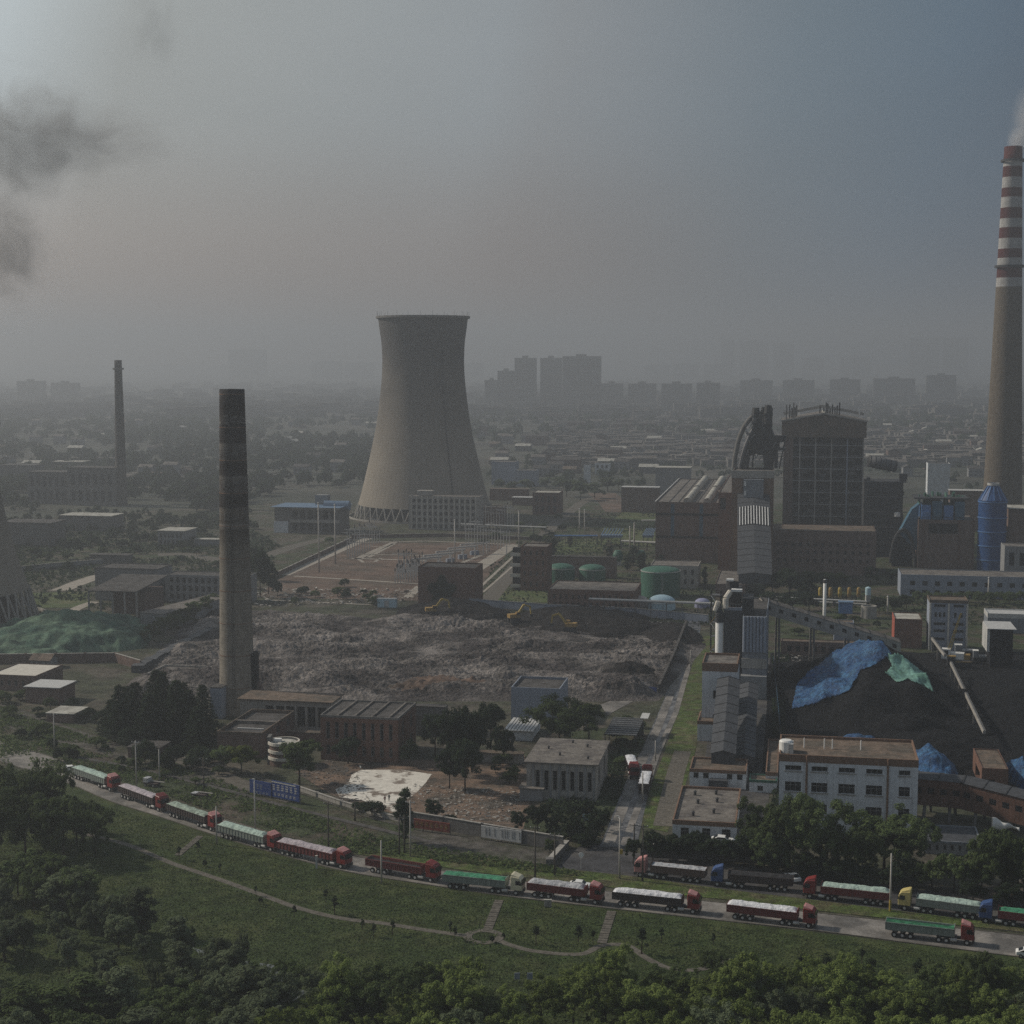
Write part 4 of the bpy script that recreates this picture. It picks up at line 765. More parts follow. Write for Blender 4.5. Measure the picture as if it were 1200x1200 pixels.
c = G(1161, 668); k = mpp(c); o = empty('blue_silo', c, 0, 'tall blue steel silo with conical top in front of the striped chimney', 'silo')
H = HT(c, 586); H2 = HT(c, 571)
part('barrel', o, 'blue_paint', lambda b: b.lathe([(16 * k, 0), (16 * k, H)], 40), True); part('cone', o, 'blue_paint', lambda b: b.lathe([(16.3 * k, H), (6.5 * k, H2), (6.5 * k, H2 + 1), (.1, H2 + 1)], 40))
part('ladder', o, 'blue_steel', lambda b: [b.beam((16 * k * math.cos(a), 16 * k * math.sin(a), H), (6.6 * k * math.cos(a), 6.6 * k * math.sin(a), H2 + .4), .4, .6) for a in np.arange(0, 6.2, .5)]); part('hoop', o, 'blue_steel', lambda b: [b.lathe([(16 * k, z), (16 * k + .3, z), (16 * k + .3, z + .5), (16 * k, z + .5)], 40) for z in (H * .15, H * .35, H * .55, H * .75, H - 1)]); part('top_rail', o, 'tin', lambda b: b.lathe([(6.8 * k, H2 + 1), (6.8 * k, H2 + 2.2), (6.6 * k, H2 + 2.2)], 30))
building('white_slab_block', 'plain white block beyond the blue dust collectors', 'building', 1086, 600, 1112, 543, 541, 'white_wall', 'roof_dark', par=.3, D=14)
building('transfer_shed', 'long grey roofed shed between the white block and striped chimney', 'shed', 1112, 622, 1160, 575, 572, 'dull_brick', 'tin', par=0, over=.4, D=10)
building('fan_building', 'grey building with pale roof edge partly cut off by the picture edge', 'building', 1181, 668, 1225, 596, 590, 'dull_brick', 'roof_light', (), (), 0, D=18, over=1)
building('desulphur_block', 'low grey block in front of the grey fan building at the picture edge', 'building', 1176, 690, 1230, 640, 634, 'grey_wall', 'roof', two(4, .5), (), .3, D=14, frame=False)
building('far_plant_wall', 'long dark wall-like shed behind the turbine hall', 'shed', 728, 600, 772, 571, 569, 'dull_brick', 'tin', par=0, over=.2, D=10)
o, W, D, H = building('open_gantry_hall', 'pale-edged open hall frame behind the turbine hall roof', 'shed', 768, 580, 808, 548, 545, 'grey_wall', 'roof_light', (), (), 0, D=18, over=.6)
# ---------------- right mid ground ----------------
building('long_store', 'long pale two-storey store with small windows behind the hedge', 'warehouse', 1055, 699, 1230, 673, 666, 'blue_white', 'roof', two(11, .42, ((.12, .32), (.52, .72))), (), .3, frame=False)
o, W, D, H = building('tall_pale_block', 'five-storey pale block with a brightly lit end wall', 'building', 1088, 762, 1133, 703, 695, 'blue_white', 'roof_brown', lambda W, H: sum([[(W * .12, W * .42, H * a, H * b), (W * .62, W * .9, H * a, H * b)] for a, b in ((.86, .92), (.50, .56), (.36, .42), (.2, .26))], []) + [(W * x, W * (x + .07), H * .66, H * .76) for x in (.13, .24, .35, .64, .8)], (), .3, D=11, band=('roof_brown', 1.0))
part('pilaster', o, 'cream', lambda b: [b.box(W * f - .3, W * f + .3, -.3, -.01, 0, H - 1.1) for f in (.02, .5, .98)]); part('archway', o, 'dark_in', lambda b: b.box(W * .1, W * .25, -.1, .1, 0, 3))
o, W, D, H = building('red_brick_house', 'red brick house with a flat roof and sunlight coloured into its red end wall', 'building', 1048, 759, 1080, 725, 717, 'brick', 'roof_light', (), (), .3, D=15)
part('end_wall', o, 'sunlit_brick', lambda b: b.box(-.12, -.01, .1, D, 0, H))  # redder panel paints the sunlit side onto the brick end
o, W, D, H = building('grab_shed', 'dark shed with white folded roof beside the yellow crane', 'shed', 1160, 782, 1186, 737, 727, 'dark_in', 'tin', (), (), 0, D=14, over=1.0)
part('side_sheet', o, 'tin', lambda b: b.box(-1.2, -.3, 0, D, H * .4, H))
building('white_parapet_store', 'low store with bright white parapet at the picture edge', 'warehouse', 1157, 741, 1230, 719, 712, 'panel_grey', 'tin', (), (), .3, D=12, band=('tin', 1.6))
building('blue_roof_kiosk', 'small blue kiosk below the row of yellow hoppers', 'kiosk', 983, 719, 999, 706, 703, 'blue_steel', 'blue_roof', (), (), 0, D=4, over=.3)
building('white_plant_room', 'small white box straddling the long brown gallery', 'plant room', 977, 760, 1000, 729, 724, 'blue_white', 'roof_brown', lambda W, H: [(W * .55, W * .85, H * .75, H * .9)], (), .2, D=6)
c = G(1018, 724); k = mpp(c); o = empty('settling_tank', c, 0, 'open pale concrete settling tank by the blue kiosk', 'tank'); part('wall', o, 'concrete', lambda b: b.lathe([(9 * k, 0), (9 * k, 5), (9 * k - .5, 5), (9 * k - .5, 1)], 32)); part('water', o, 'water', lambda b: b.lathe([(9 * k - .6, 3.9), (.1, 3.9)], 32))
for x_, cl in ((961, 'yellow'), (973, 'yellow_dull'), (984, 'yellow'), (995, 'yellow_dull'), (1006, 'yellow_dull')):
    c = G(x_, 708); k = mpp(c); z_ = HT(c, 697); o = empty('hopper', c, 0, 'yellow steel hopper on the pipe bridge', 'hopper', group='yellow hoppers on the pipe bridge')
    part('drum', o, cl, lambda b: b.lathe([(.6, z_ - 1), (2.3 * k, z_), (2.4 * k, z_ + 2.4), (1.4 * k, z_ + 3.2), (.1, z_ + 3.2)], 16)); part('frame', o, 'dark_steel', lambda b: [b.beam((sx, sy, 0), (sx, sy, z_), .25, .25) for sx in (-1.2, 1.2) for sy in (-1.2, 1.2)])
c = G(1017, 706); z_ = HT(c, 697); o = empty('tank', c, 0, 'small pale blue tank at the end of the yellow hoppers', 'tank'); part('drum', o, 'tank_blue', lambda b: b.lathe([(1.2, z_), (1.2, z_ + 3), (.1, z_ + 3.6)], 16)); part('stand', o, 'galv', lambda b: b.box(-1, 1, -1, 1, 0, z_))
p, q = G(900, 706), G(1016, 712); z_ = HT(p, 699); d = q - p; o = empty('pipe_bridge', p, math.atan2(d.y, d.x), 'pale elevated pipe bridge carrying the yellow hoppers', 'pipe bridge')
part('pipe', o, 'tin', lambda b: b.tube((0, -.5, z_), (d.length, -.5, z_), .35, n=8)); part('pipe', o, 'galv', lambda b: b.tube((0, .5, z_ - 1.3), (d.length, .5, z_ - 1.3), .35, n=8))
for i in range(7): part('trestle', o, 'dark_steel', lambda b: b.box(d.length * i / 6 - .2, d.length * i / 6 + .2, -.6, .8, 0, z_ - .4))
c = G(966, 722); k = mpp(c); o = empty('vent_stack', c, 0, 'slim white vent stack in front of the yellow hoppers', 'vent stack'); z_ = HT(c, 679); part('pipe', o, 'white_paint', lambda b: b.lathe([(2 * k, 0), (2 * k, z_)], 16, captop=True), True); part('collar', o, 'dark_steel', lambda b: b.lathe([(2 * k, z_ - 1.5), (2.5 * k, z_ - 1.3), (2.5 * k, z_ - .3), (2 * k, z_)], 16))
# low roofed belt house wall along the coal yard
building('belt_house', 'low broken brick belt house edging the coal yard behind the tarpaulin', 'shed', 915, 768, 1045, 751, 745, 'dull_brick', 'roof_brown', lambda W, H: grid_ops(W, H, 12, [(.3, .7)], .5), (), .2, D=5, frame=False, glass='dark_in')
p, q = G(914, 867), G(906, 783); d = q - p; o = empty('blue_fence', p, math.atan2(d.y, d.x), 'light blue sheet fence running beside the coal yard', 'fence'); n_ = int(d.length / 3)
part('sheet', o, 'light_blue', lambda b: [b.box(i * 3, i * 3 + 2.9, -.05, .05, .2, 4.2) for i in range(n_)])
for i in range(n_): part('post', o, 'steel', lambda b: b.box(i * 3 - .08, i * 3, -.12, .12, 0, 4.4))
# coal yard rails, hopper house, tarps, crane
for a, b_, lb in (((1114, 793), (1153, 878), 'pale crane rail beam across the black coal yard'), ((1092, 763), (1107, 784), 'short pale rail beam near the yellow crane')):
    p, q = G(*a), G(*b_); d = q - p; o = empty('rail_beam', p, math.atan2(d.y, d.x), lb, 'rail beam'); part('beam', o, 'concrete', lambda b: b.box(0, d.length, -.4, .4, 4.2, 5.0)); part('rail', o, 'steel', lambda b: b.box(0, d.length, -.07, .07, 5.0, 5.2))
    for i in range(max(2, int(d.length / 14))): part('support_post', o, 'dark_concrete', lambda b: b.box(i * 14 + 1, i * 14 + 1.8, -.3, .3, 0, 4.2))
o, W, D, H = building('hopper_house', 'brown brick hopper house standing alone in the coal yard', 'hopper house', 1150, 926, 1181, 900, 877, 'brick', 'roof_brown', lambda W, H: [(W * .1, W * .5, .2, H * .5)], lambda D, H: [(D * .3, D * .8, .2, H * .6)], .2, glass='dark_in', frame=False, dep=1)
for cx, cy, wp, dp, h, lb, sd_ in ((1088, 900, 30, 15, 6, 'blue tarpaulin heap with two folds beside the white block', 41), (1196, 915, 16, 16, 6.5, 'blue tarpaulin heap cut off by the picture edge', 43)):
    mound('tarpaulin_heap', cx, cy, wp, dp, h, 'blue_tarp', lb, 'tarpaulin', 1.3, sd_, .9, sc_=3)
mound('tarpaulin_heap', 1006, 868, 33, 5, 2.2, 'blue_tarp', 'flat blue tarpaulin just behind the white block roof', 'tarpaulin', 1.2, 45, .8, sc_=3)
mound('coal_pile', 1100, 880, 70, 22, 5, 'coal', 'low coal heap behind the blue tarpaulins', 'coal pile', 1.3, 47, .7)
mound('coal_pile', 1190, 830, 70, 34, 5.5, 'coal', 'low spread of coal right of the pale rail beam', 'coal pile', 1.3, 49, .7)
c = G(1119, 776); k = mpp(c); o = empty('crawler_crane', c, R(-20), 'yellow lattice boom crane with white cabin at the coal yard edge', 'crane')
part('track', o, 'dark_steel', lambda b: (b.box(-3, 3, -2.4, -1.6, 0, 1), b.box(-3, 3, 1.6, 2.4, 0, 1))); part('cab', o, 'white_paint', lambda b: (b.box(-4.5, -1.5, -1.5, 1.5, 1.3, 4.6), b.box(-1.4, 3, -1.6, 1.6, 1.3, 3.4))); part('cab_window', o, 'glass', lambda b: b.box(-4.4, -2.2, -1.56, -1.51, 2.8, 4.2)); part('counterweight', o, 'yellow_dull', lambda b: b.box(3.05, 5, -1.6, 1.6, 1.3, 3))
top = Vector((1.5, 0, 17))
def boom(b):
    for dy in (-.5, .5):
        for dx in (-.5, .5): b.beam((-2 + dx, dy, 4.2), top + Vector((dx * .3, dy * .3, 0)), .22, .22)
    for i in range(12):
        t, u = i / 12, (i + 1) / 12; A, B = Vector((-2, 0, 4.2)), top
        for dy in (-.5, .5): b.beam(A.lerp(B, t) + Vector((-.5 * (1 - t * .7), dy, 0)), A.lerp(B, u) + Vector((.5 * (1 - u * .7), dy, 0)), .13, .13)
part('boom', o, 'yellow', boom); part('cable', o, 'dark_steel', lambda b: (b.beam(top, (4, 0, 3.2), .09, .09), b.beam(top, (-3, 0, 6), .09, .09)))
for x_, y_, lb, ln in ((1131, 768, 'white flatbed machine parked by the yellow crane', 7), (1124, 782, 'dark low wagon with yellow trim in front of the yellow crane', 8), (1149, 775, 'small dark cabin with white roof by the folded roof shed', 5)):
    c = G(x_, y_); o = empty('yard_machine', c, GR, lb, 'machine'); cl = 'white_paint' if 'white' in lb else 'yellow_dull'
    part('chassis', o, 'dark_steel', lambda b: b.box(-ln / 2, ln / 2, -1.2, 1.2, .5, 1.4)); part('body', o, 'panel_grey' if cl == 'white_paint' else 'dark_steel', lambda b: (b.box(-ln / 2, -ln / 6, -1.1, 1.1, 1.4, 3.6), b.box(-ln / 6, ln / 2, -1.1, 1.1, 1.4, 2.2))); part('trim', o, cl, lambda b: (b.box(-ln / 2 - .1, -ln / 6 + .1, -1.2, 1.2, 3.6, 3.9), b.box(-ln / 6, ln / 2, -1.25, -1.1, 1.9, 2.3)))
    for wx in (-ln / 3, ln / 3): part('wheel', o, 'dark_in', lambda b: b.tube((wx, -1.35, .5), (wx, 1.35, .5), .5, n=14))
# right gallery in brown brick
a = G(1073, 958) + ZV * 0; b1 = G(1132, 966); b2 = G(1240, 985)
inclined('conveyor_gallery', 'level stretch of brown brick gallery leaving the big white block', 'conveyor gallery', a + GV * 3, HT(a + GV * 3, 938), b1 + GV * 3, HT(b1 + GV * 3, 944), 6.5, 6.0, 'brick', 'slate_panel', 4, 2)
inclined('conveyor_gallery', 'descending brown brick gallery running off past the hopper house', 'conveyor gallery', b1 + GV * 3, HT(b1 + GV * 3, 944), b2 + GV * 3, HT(b2 + GV * 3, 972), 6.5, 6.0, 'brick', 'slate_panel', 7, 3)
building('low_blue_grey_house', 'low blue-grey building with small windows under the brick gallery', 'building', 1082, 1000, 1150, 985, 966, 'grey_wall', 'slate_panel', lambda W, H: grid_ops(W, H, 7, [(.3, .75)], .4), (), .2, band=('panel_grey', .4))
c = G(1162, 990); o = empty('torn_sheet', c + ZV * 0, GR, 'torn white sheet hanging by the descending brick gallery', 'sheet'); z_ = HT(c, 958)
def sheet(b):
    n_ = 20; vs = []
    for i in range(n_ + 1):
        t = i / n_; vs += [(t * 5.6, .3 * math.sin(9 * t), z_ - 2.0 * t + .2 * math.sin(13 * t)), (t * 5.6 + .1, .4 * math.sin(9 * t + .6), z_ - 2.0 * t - (3.6 * (1 - t) ** 3 + .7))]
    b.add(vs, [(2 * i, 2 * i + 1, 2 * i + 3, 2 * i + 2) for i in range(n_)])
q = part('cloth', o, 'white_paint', sheet, True); q.modifiers.new('t', 'SOLIDIFY').thickness = .08
part('stake', o, 'cream', lambda b: b.beam((0, 0, 0), (0, 0, z_), .2, .2))
# ---------------- centre mid ground ----------------
o, W, D, H = building('ivy_block', 'plain brown windowless block with ivy on its face', 'building', 490, 708, 557, 664, 658, 'brick', 'roof_dark', (), (), .5, D=16)
IVY = (o, W, D, H)
o, W, D, H = building('stair_block', 'four-storey brown brick block with pale balconies at its corner', 'building', 610, 692, 641, 640, 636, 'brick', 'roof', lambda W, H: grid_ops(W, H, 4, [(.1, .2), (.34, .44), (.58, .68), (.8, .9)], .35), (), .4, D=14)
for i in range(4): part('balcony', o, 'cream', lambda b: (b.box(-W * .4, 0, .5, 8, H * (.06 + .235 * i), H * (.06 + .235 * i) + .4), b.box(-W * .4, 0, .4, .6, H * (.06 + .235 * i) + .4, H * (.06 + .235 * i) + 1.6)))
part('balcony_wall', o, 'dark_in', lambda b: b.box(-W * .36, 0, 4, 8.1, 0, H * .93))
building('long_brick_hall', 'long brown brick hall with two rows of small windows by the green tanks', 'factory hall', 642, 714, 744, 690, 680, 'brick', 'roof', two(13, .38, ((.18, .38), (.55, .75))), (), .3, frame=False)
building('garden_wall', 'long low brick wall behind the two green tanks', 'wall', 645, 676, 722, 652, 650, 'dull_brick', 'roof_dark', (), (), 0, D=3, over=.2)
def tank(cx, by_, rp, topy, lb, m='tank_green', dome=3, ladder=True):
    dome *= .68
    c = G(cx, by_); k = mpp(c); c = c + Vector((0, rp * k, 0)); k = mpp(c); H = HT(c + Vector((0, -rp * k, 0)), topy); o = empty('storage_tank', c, 0, lb, 'tank')
    part('barrel', o, m, lambda b: b.lathe([(rp * k, 0), (rp * k, H)], 48), True); part('dome', o, m, lambda b: b.lathe([(rp * k * math.cos(a), H + dome * math.sin(a)) for a in np.arange(0, 1.571, .15)] + [(.05, H + dome)], 48), True)
    part('rim_rail', o, 'galv', lambda b: b.lathe([(rp * k + .12, H), (rp * k + .12, H + .3), (rp * k, H + .3)], 48)); part('ladder', o, 'galv', lambda b: (b.beam((-.3, -rp * k - .15, 0), (-.3, -rp * k - .15, H), .08, .08), b.beam((.3, -rp * k - .15, 0), (.3, -rp * k - .15, H), .08, .08), *[b.beam((-.3, -rp * k - .15, z), (.3, -rp * k - .15, z), .05, .05) for z in np.arange(.5, H, .6)]))
tank(658, 684, 16, 668, 'small green domed tank nearer the four-storey brick block', dome=3.4); tank(695, 684, 15.5, 669, 'small green domed tank nearer the big green tank', dome=3.4)
tank(776, 702, 23, 672, 'largest green tank with flat pale dome', dome=2.8)
tank(777, 716, 16, 708, 'pale blue domed tank in front of the largest green tank', 'tank_blue', 4.5); tank(824, 713, 9, 708, 'small violet domed tank near the stair tower', 'tank_violet', 3); tank(751, 712, 9, 705, 'pinkish domed tank beside the long brick hall', 'tank_pink', 3)
for cx, lb in ((724, 'small teal water filter vessel beside the white pipe'), (751, 'small teal filter vessel nearer the turbine hall')):
    c = G(cx, 662); z_ = HT(c, 645); o = empty('filter_vessel', c, 0, lb, 'tank'); part('drum', o, 'tank_green', lambda b: b.lathe([(2, 2), (2.6, 3.5), (2.6, z_ - 2), (1.5, z_), (.1, z_)], 16)); part('stand', o, 'galv', lambda b: b.box(-1.6, 1.6, -1.6, 1.6, 0, 2.2))
# pipe racks
def rack(lb, a, b_, top, m='galv', n=6, pipes=2):
    p, q = G(*a), G(*b_); d = q - p; z_ = HT(p, top); o = empty('pipe_rack', p, math.atan2(d.y, d.x), lb, 'pipe rack')
    for i in range(pipes): part('pipe', o, m, lambda b: b.tube((0, i * .9, z_), (d.length, i * .9, z_), .45, n=8))
    for i in range(n): part('trestle', o, 'steel', lambda b: (b.box(d.length * i / (n - 1) - .12, d.length * i / (n - 1) + .12, -.2, 0, 0, z_), b.box(d.length * i / (n - 1) - .12, d.length * i / (n - 1) + .12, .9, 1.1, 0, z_)))
rack('dark blue steel pipe rack at the end of the plant road', (650, 640), (700, 640), 628, 'blue_steel', 5)
rack('pale pipe rack running to the turbine hall', (728, 644), (768, 646), 634, 'tin', 5); rack('low pale pipe along the plant fence', (640, 626), (540, 622), 618, 'tin', 8, 1)
rack('white pipe bridge along the soil heaps by the long brick hall', (690, 722), (836, 728), 702, 'galv', 9, 2); rack('pale pipe bend rack beside the turbine hall', (752, 622), (768, 622), 610, 'tin', 3)
for cx, cy, lb in ((716, 640, 'blue ribbed cooler frame on the lawn'), (759, 640, 'smaller blue ribbed cooler next to the turbine hall')):
    c = G(cx, cy); k = mpp(c); w_ = (12 if cx < 730 else 6) * k; z_ = HT(c, cy - 12); o = empty('air_cooler', c, GR, lb, 'cooler')
    part('deck', o, 'blue_roof', lambda b: b.box(-w_, w_, 0, 9, z_ - 1, z_)); 
    for i in range(7): part('fin', o, 'blue_roof', lambda b: b.beam((-w_ + i * w_ / 3.4, 0, z_), (-w_ + i * w_ / 3.4 + 1.8, 6, z_ + 3.6), .35, .6))
    for x_ in (-w_ + .3, 0, w_ - .3): part('leg', o, 'steel', lambda b: b.box(x_ - .2, x_ + .2, .2, .6, 0, z_ - 1))
# retaining wall along soil heaps
def wall_line(name, label, cat, pts, h, th, m, top=None, group=None):
    o = empty(name, G(*pts[0]), 0, label, cat, group); o0 = G(*pts[0]); mb = MB(); tb = MB()
    for a, b_ in zip(pts, pts[1:]):
        p, q = G(*a) - o0, G(*b_) - o0; mb.beam(p + ZV * (h / 2 - .1), q + ZV * (h / 2 - .1), th, h + .2); tb.beam(p + ZV * (h + .06), q + ZV * (h + .06), th + .2, .14)
    mb.build('wall', M[m], o); tb.build('coping', M[top or 'concrete'], o); n_ = 0
    for a, b_ in zip(pts, pts[1:]):
        p, q = G(*a) - o0, G(*b_) - o0; k_ = max(1, int((q - p).length / 9))
        for i in range(k_):
            if n_ > 60: break
            c_ = p.lerp(q, i / k_); n_ += 1; part('pier', o, m, lambda b: b.box(c_.x - th * .8, c_.x + th * .8, c_.y - th * .8, c_.y + th * .8, 0, h + .22))
    return o
wall_line('boundary_wall', 'grey boundary wall behind the black soil heaps', 'wall', [(497, 703), (560, 711), (640, 717), (745, 722), (800, 727), (830, 730)], 3.2, .5, 'blue_white')
wall_line('boundary_wall', 'low dark wall between rubble field and side road', 'wall', [(804, 738), (790, 775), (772, 815)], 3.4, .6, 'roof_dark', 'roof_dark')
wall_line('yard_wall', 'long weathered wall along the railway side of the brick yard', 'wall', [(482, 967), (520, 973), (565, 981), (612, 989), (660, 997)], 3.0, .35, 'dark_concrete')
wall_line('yard_wall', 'low curved wall along the lower left edge of the paved yard', 'wall', [(345, 925), (400, 944), (440, 956), (482, 967)], 1.1, .4, 'concrete')
wall_line('substation_wall', 'low brick wall round the left side of the soil yard', 'wall', [(318, 679), (412, 634)], 2.2, .5, 'dull_brick'); wall_line('substation_wall', 'long low wall between the soil yard and the pale office', 'wall', [(412, 631), (520, 629), (640, 634)], 2.0, .4, 'dull_brick')
wall_line('conveyor_trench', 'dark belt trench wall rising from the sheds to the brick chimney', 'trench wall', [(163, 787), (205, 764), (258, 737)], 2.2, 2.6, 'slate_panel', 'slate_panel'); wall_line('brick_wall', 'long brick wall in front of the netted mound', 'wall', [(-40, 778), (135, 776), (165, 785)], 3.2, .5, 'dull_brick')
wall_line('roadside_wall', 'low concrete block lying aslant beside the junction', 'wall', [(644, 1014), (664, 992)], 1.3, 1.0, 'dark_concrete')
wall_line('boundary_wall', 'dark wall under the trees along the asphalt apron', 'wall', [(752, 1003), (850, 1008), (925, 1014)], 2.6, .4, 'dark_concrete')
wall_line('boundary_wall', 'distant pale estate wall left of the cooling tower', 'wall', [(15, 672), (60, 667), (120, 662)], 3, .5, 'grey_wall')
# painted panels on the yard wall
for a, b_, t_, m_, lb in (((485, 973), (527, 979), 959, 'rust_sign', 'dark red lettered banner on the yard wall'), ((564, 984), (611, 991), 967, 'tin', 'peeling white painted panel on the yard wall'), ((293, 931), (318, 936), 913, 'blue_fence', 'faded left half of the blue roadside billboard'), ((319, 936), (351, 943), 914, 'blue_fence', 'deep blue billboard half with white characters')):
    p, q = G(*a), G(*b_); d = q - p; h = HT(p, t_); o = empty('billboard' if 'blue' in m_ else 'wall_panel', p, math.atan2(d.y, d.x), lb, 'billboard' if 'blue' in m_ else 'wall panel'); Ld = d.length
    part('panel', o, m_, lambda b: b.box(0, Ld, -.1, .1, .6, h)); part('frame', o, 'steel', lambda b: [b.box(Ld * i / 4 - .08, Ld * i / 4 + .08, .12, .3, 0, h) for i in range(5)])
    def glyphs(b, n, z0, z1, sd_, x0=0, x1=1):
        rnd = random.Random(sd_)
        for i in range(n):
            cx = Ld * (x0 + (x1 - x0) * (i + .5) / n); w_ = Ld * (x1 - x0) / n * .36; hh = z1 - z0
            for kx in range(3): z = z0 + hh * (.1 + .38 * kx) + rnd.uniform(-.05, .05); b.box(cx - w_ * rnd.uniform(.6, 1), cx + w_ * rnd.uniform(.6, 1), -.125, -.11, z, z + hh * .1)
            for kx in range(2): x = cx + w_ * (-.5 + kx) * rnd.uniform(.4, 1); b.box(x - w_ * .1, x + w_ * .1, -.128, -.112, z0 + hh * rnd.uniform(0, .2), z1 - hh * rnd.uniform(0, .2))
    if 'deep' in lb: part('lettering', o, 'tin', lambda b: (glyphs(b, 6, h * .5, h * .82, 3, 0, .95), glyphs(b, 6, h * .22, h * .36, 4, .05, .9), b.box(0, Ld * .88, -.13, -.11, h * .9, h * .96)))
    if 'faded' in lb: part('lettering', o, 'blue_white', lambda b: (glyphs(b, 3, h * .45, h * .8, 6, .15, .6), glyphs(b, 5, h * .2, h * .32, 7, .1, .9)))
    if 'banner' in lb: part('lettering', o, 'yellow_dull', lambda b: glyphs(b, 7, h * .45, h * .8, 9, .02, .98))
    if 'peeling' in lb: part('faded_marks', o, 'slate_panel', lambda b: [b.box(Ld * t, Ld * t + .09, -.14, -.11, 1.2, h * .9) for t in (.12, .2, .34, .52, .6, .66, .77, .82, .95)])
# ---------------- left mid ground ----------------
building('pale_hall', 'tall pale blank hall among grassland left of the brick chimney', 'factory hall', 112, 703, 185, 665, 660, 'grey_wall', 'roof_dark', lambda W, H: [(W * .64, W * .76, H * .1, H * .28)], (), .3, D=16, band=('dark_concrete', .6))
building('three_storey_block', 'three-storey grey block with a window grid beside the brick chimney', 'building', 194, 705, 290, 673, 667, 'grey_wall', 'roof_dark', lambda W, H: grid_ops(W, H, 12, [(.1, .3), (.4, .6), (.7, .9)], .55), (), .3, D=12)
c = G(104, 724); o = empty('open_shed', c, GR, 'derelict open shed with thin posts in front of the pale hall', 'shed'); W = along(c, GU, px=160); H = HT(c, 693); D = along(c + ZV * H, GV, py=680)
part('roof', o, 'roof_dark', lambda b: b.add([(0, 0, H), (W, 0, H), (W, D, H + 2.4), (0, D, H + 2.4), (0, 0, H + .4), (W, 0, H + .4), (W, D, H + 2.8), (0, D, H + 2.8)], [(0, 3, 2, 1), (4, 5, 6, 7), (0, 1, 5, 4), (1, 2, 6, 5), (2, 3, 7, 6), (3, 0, 4, 7)]))
for i in range(5): part('post', o, 'concrete', lambda b: b.box(W * i / 4 - .3, W * i / 4 + .3, .2, .8, 0, H))
part('inner_block', o, 'dull_brick', lambda b: b.box(W * .2, W * .9, D * .4, D, 0, H * .8))
building('gable_store', 'long grey gable-roofed store with a pale end wall before the hedge', 'warehouse', 165, 737, 191, 718, 700, 'grey_wall', 'roof', (), (), 0, D=48, gable=0, over=.3, rot=-22)
building('flat_roof_house', 'low house with broad cream flat roof at the picture edge', 'building', -12, 808, 42, 790, 777, 'dull_brick', 'cream', two(6, .4, ((.3, .65),)), (), .2)
building('white_roof_kiosk', 'small dark building with bright white flat roof near the picture edge', 'building', 30, 824, 70, 805, 797, 'dull_brick', 'tin', (), (), 0, over=.4)
building('gabled_cottage', 'small pale gabled cottage behind the cream flat roof', 'cottage', 36, 783, 58, 773, 767, 'grey_wall', 'roof_brown', tall(3, .2, .7, .4), (), 0, D=6, gable=1.5)
building('walled_shed', 'low shed with pale rimmed roof just behind the dark conifers', 'shed', 173, 800, 230, 789, 779, 'dull_brick', 'roof', (), (), .5, band=('concrete', .4))
building('lean_to', 'small brown lean-to with grey roof at the foot of the conifers', 'shed', 55, 846, 86, 836, 828, 'dull_brick', 'roof_light', (), (), 0, over=.3)
building('lean_to', 'dark roofed hut half hidden behind bushes near the conifers', 'shed', 150, 888, 186, 876, 868, 'dull_brick', 'roof_dark', (), (), 0, over=.3)
building('whitewashed_wall', 'whitewashed stub of wall at the foot of the brick chimney', 'wall', 247, 842, 260, 806, 803, 'blue_white', 'roof_dark', (), (), 0, D=5, over=.1)
building('ruined_wall', 'grey ruined wall section behind the dark trees by the brown hall', 'wall', 487, 862, 522, 828, 824, 'dark_concrete', 'roof_dark', lambda W, H: [(W * .4, W * .55, H * .3, H * .7)], (), 0, D=3, over=.1)
building('terrace_wall', 'low pale terrace wall between the dark trees and the pump hall', 'wall', 550, 892, 612, 882, 878, 'concrete', 'roof_brown', (), (), 0, D=2.5, over=.2)
# pavilion with blue roof
o, W, D, H = building('blue_roof_works', 'open-sided works with a broad pale blue roof left of the cooling tower', 'factory hall', 322, 624, 396, 594, 580, 'dark_concrete', 'blue_roof', lambda W, H: [(W * (.28 + .12 * i), W * (.28 + .12 * i + .09), H * a, H * b) for i in range(6) for a, b in ((.08, .4), (.55, .88))], (), 0, over=2, glass='dark_in', frame=False, dep=2, D=24)
part('white_corner', o, 'white_wall', lambda b: b.box(-.4, W * .22, -.6, -.01, 0, H * .45)); part('roof_barrel', o, 'blue_roof', lambda b: b.tube((W * .7, D * .5, H + .3), (W * 1.1, D * .5, H + .3), 3.0, n=14)); part('roof_box', o, 'grey_wall', lambda b: b.box(W * .5, W * .7, D * .75, D, H + .25, H + 6)); part('balcony_strip', o, 'concrete', lambda b: (b.box(W * .25, W + 1, -1, -.02, H * .42, H * .52), b.box(W * .25, W + 1, -1, -.02, H * .93, H)))
o, W, D, H = building('pale_office', 'pale five-storey office with a regular window grid before the cooling tower', 'office building', 479, 620, 561, 581, 577, 'concrete', 'roof', lambda W, H: grid_ops(W, H, 12, [(.04 + .19 * i, .04 + .19 * i + .115) for i in range(5)], .5), (), .5, D=15, frame=False)
part('stair_head', o, 'concrete', lambda b: b.box(W * .1, W * .32, 3, 9, H, H + 3))
for i in range(13): part('pilaster', o, 'cream', lambda b: b.box(W * (.04 + .92 * i / 12) - .25, W * (.04 + .92 * i / 12) + .25, -.25, -.01, 0, H))
building('switch_room', 'dark small building right of the pale office under the cooling tower', 'building', 566, 616, 590, 594, 590, 'dull_brick', 'roof', (), (), .3, D=10)
building('brick_works', 'reddish brick block beyond the plant road', 'building', 624, 603, 655, 577, 571, 'brick', 'roof_light', two(4, .4), (), .3, D=18, frame=False)
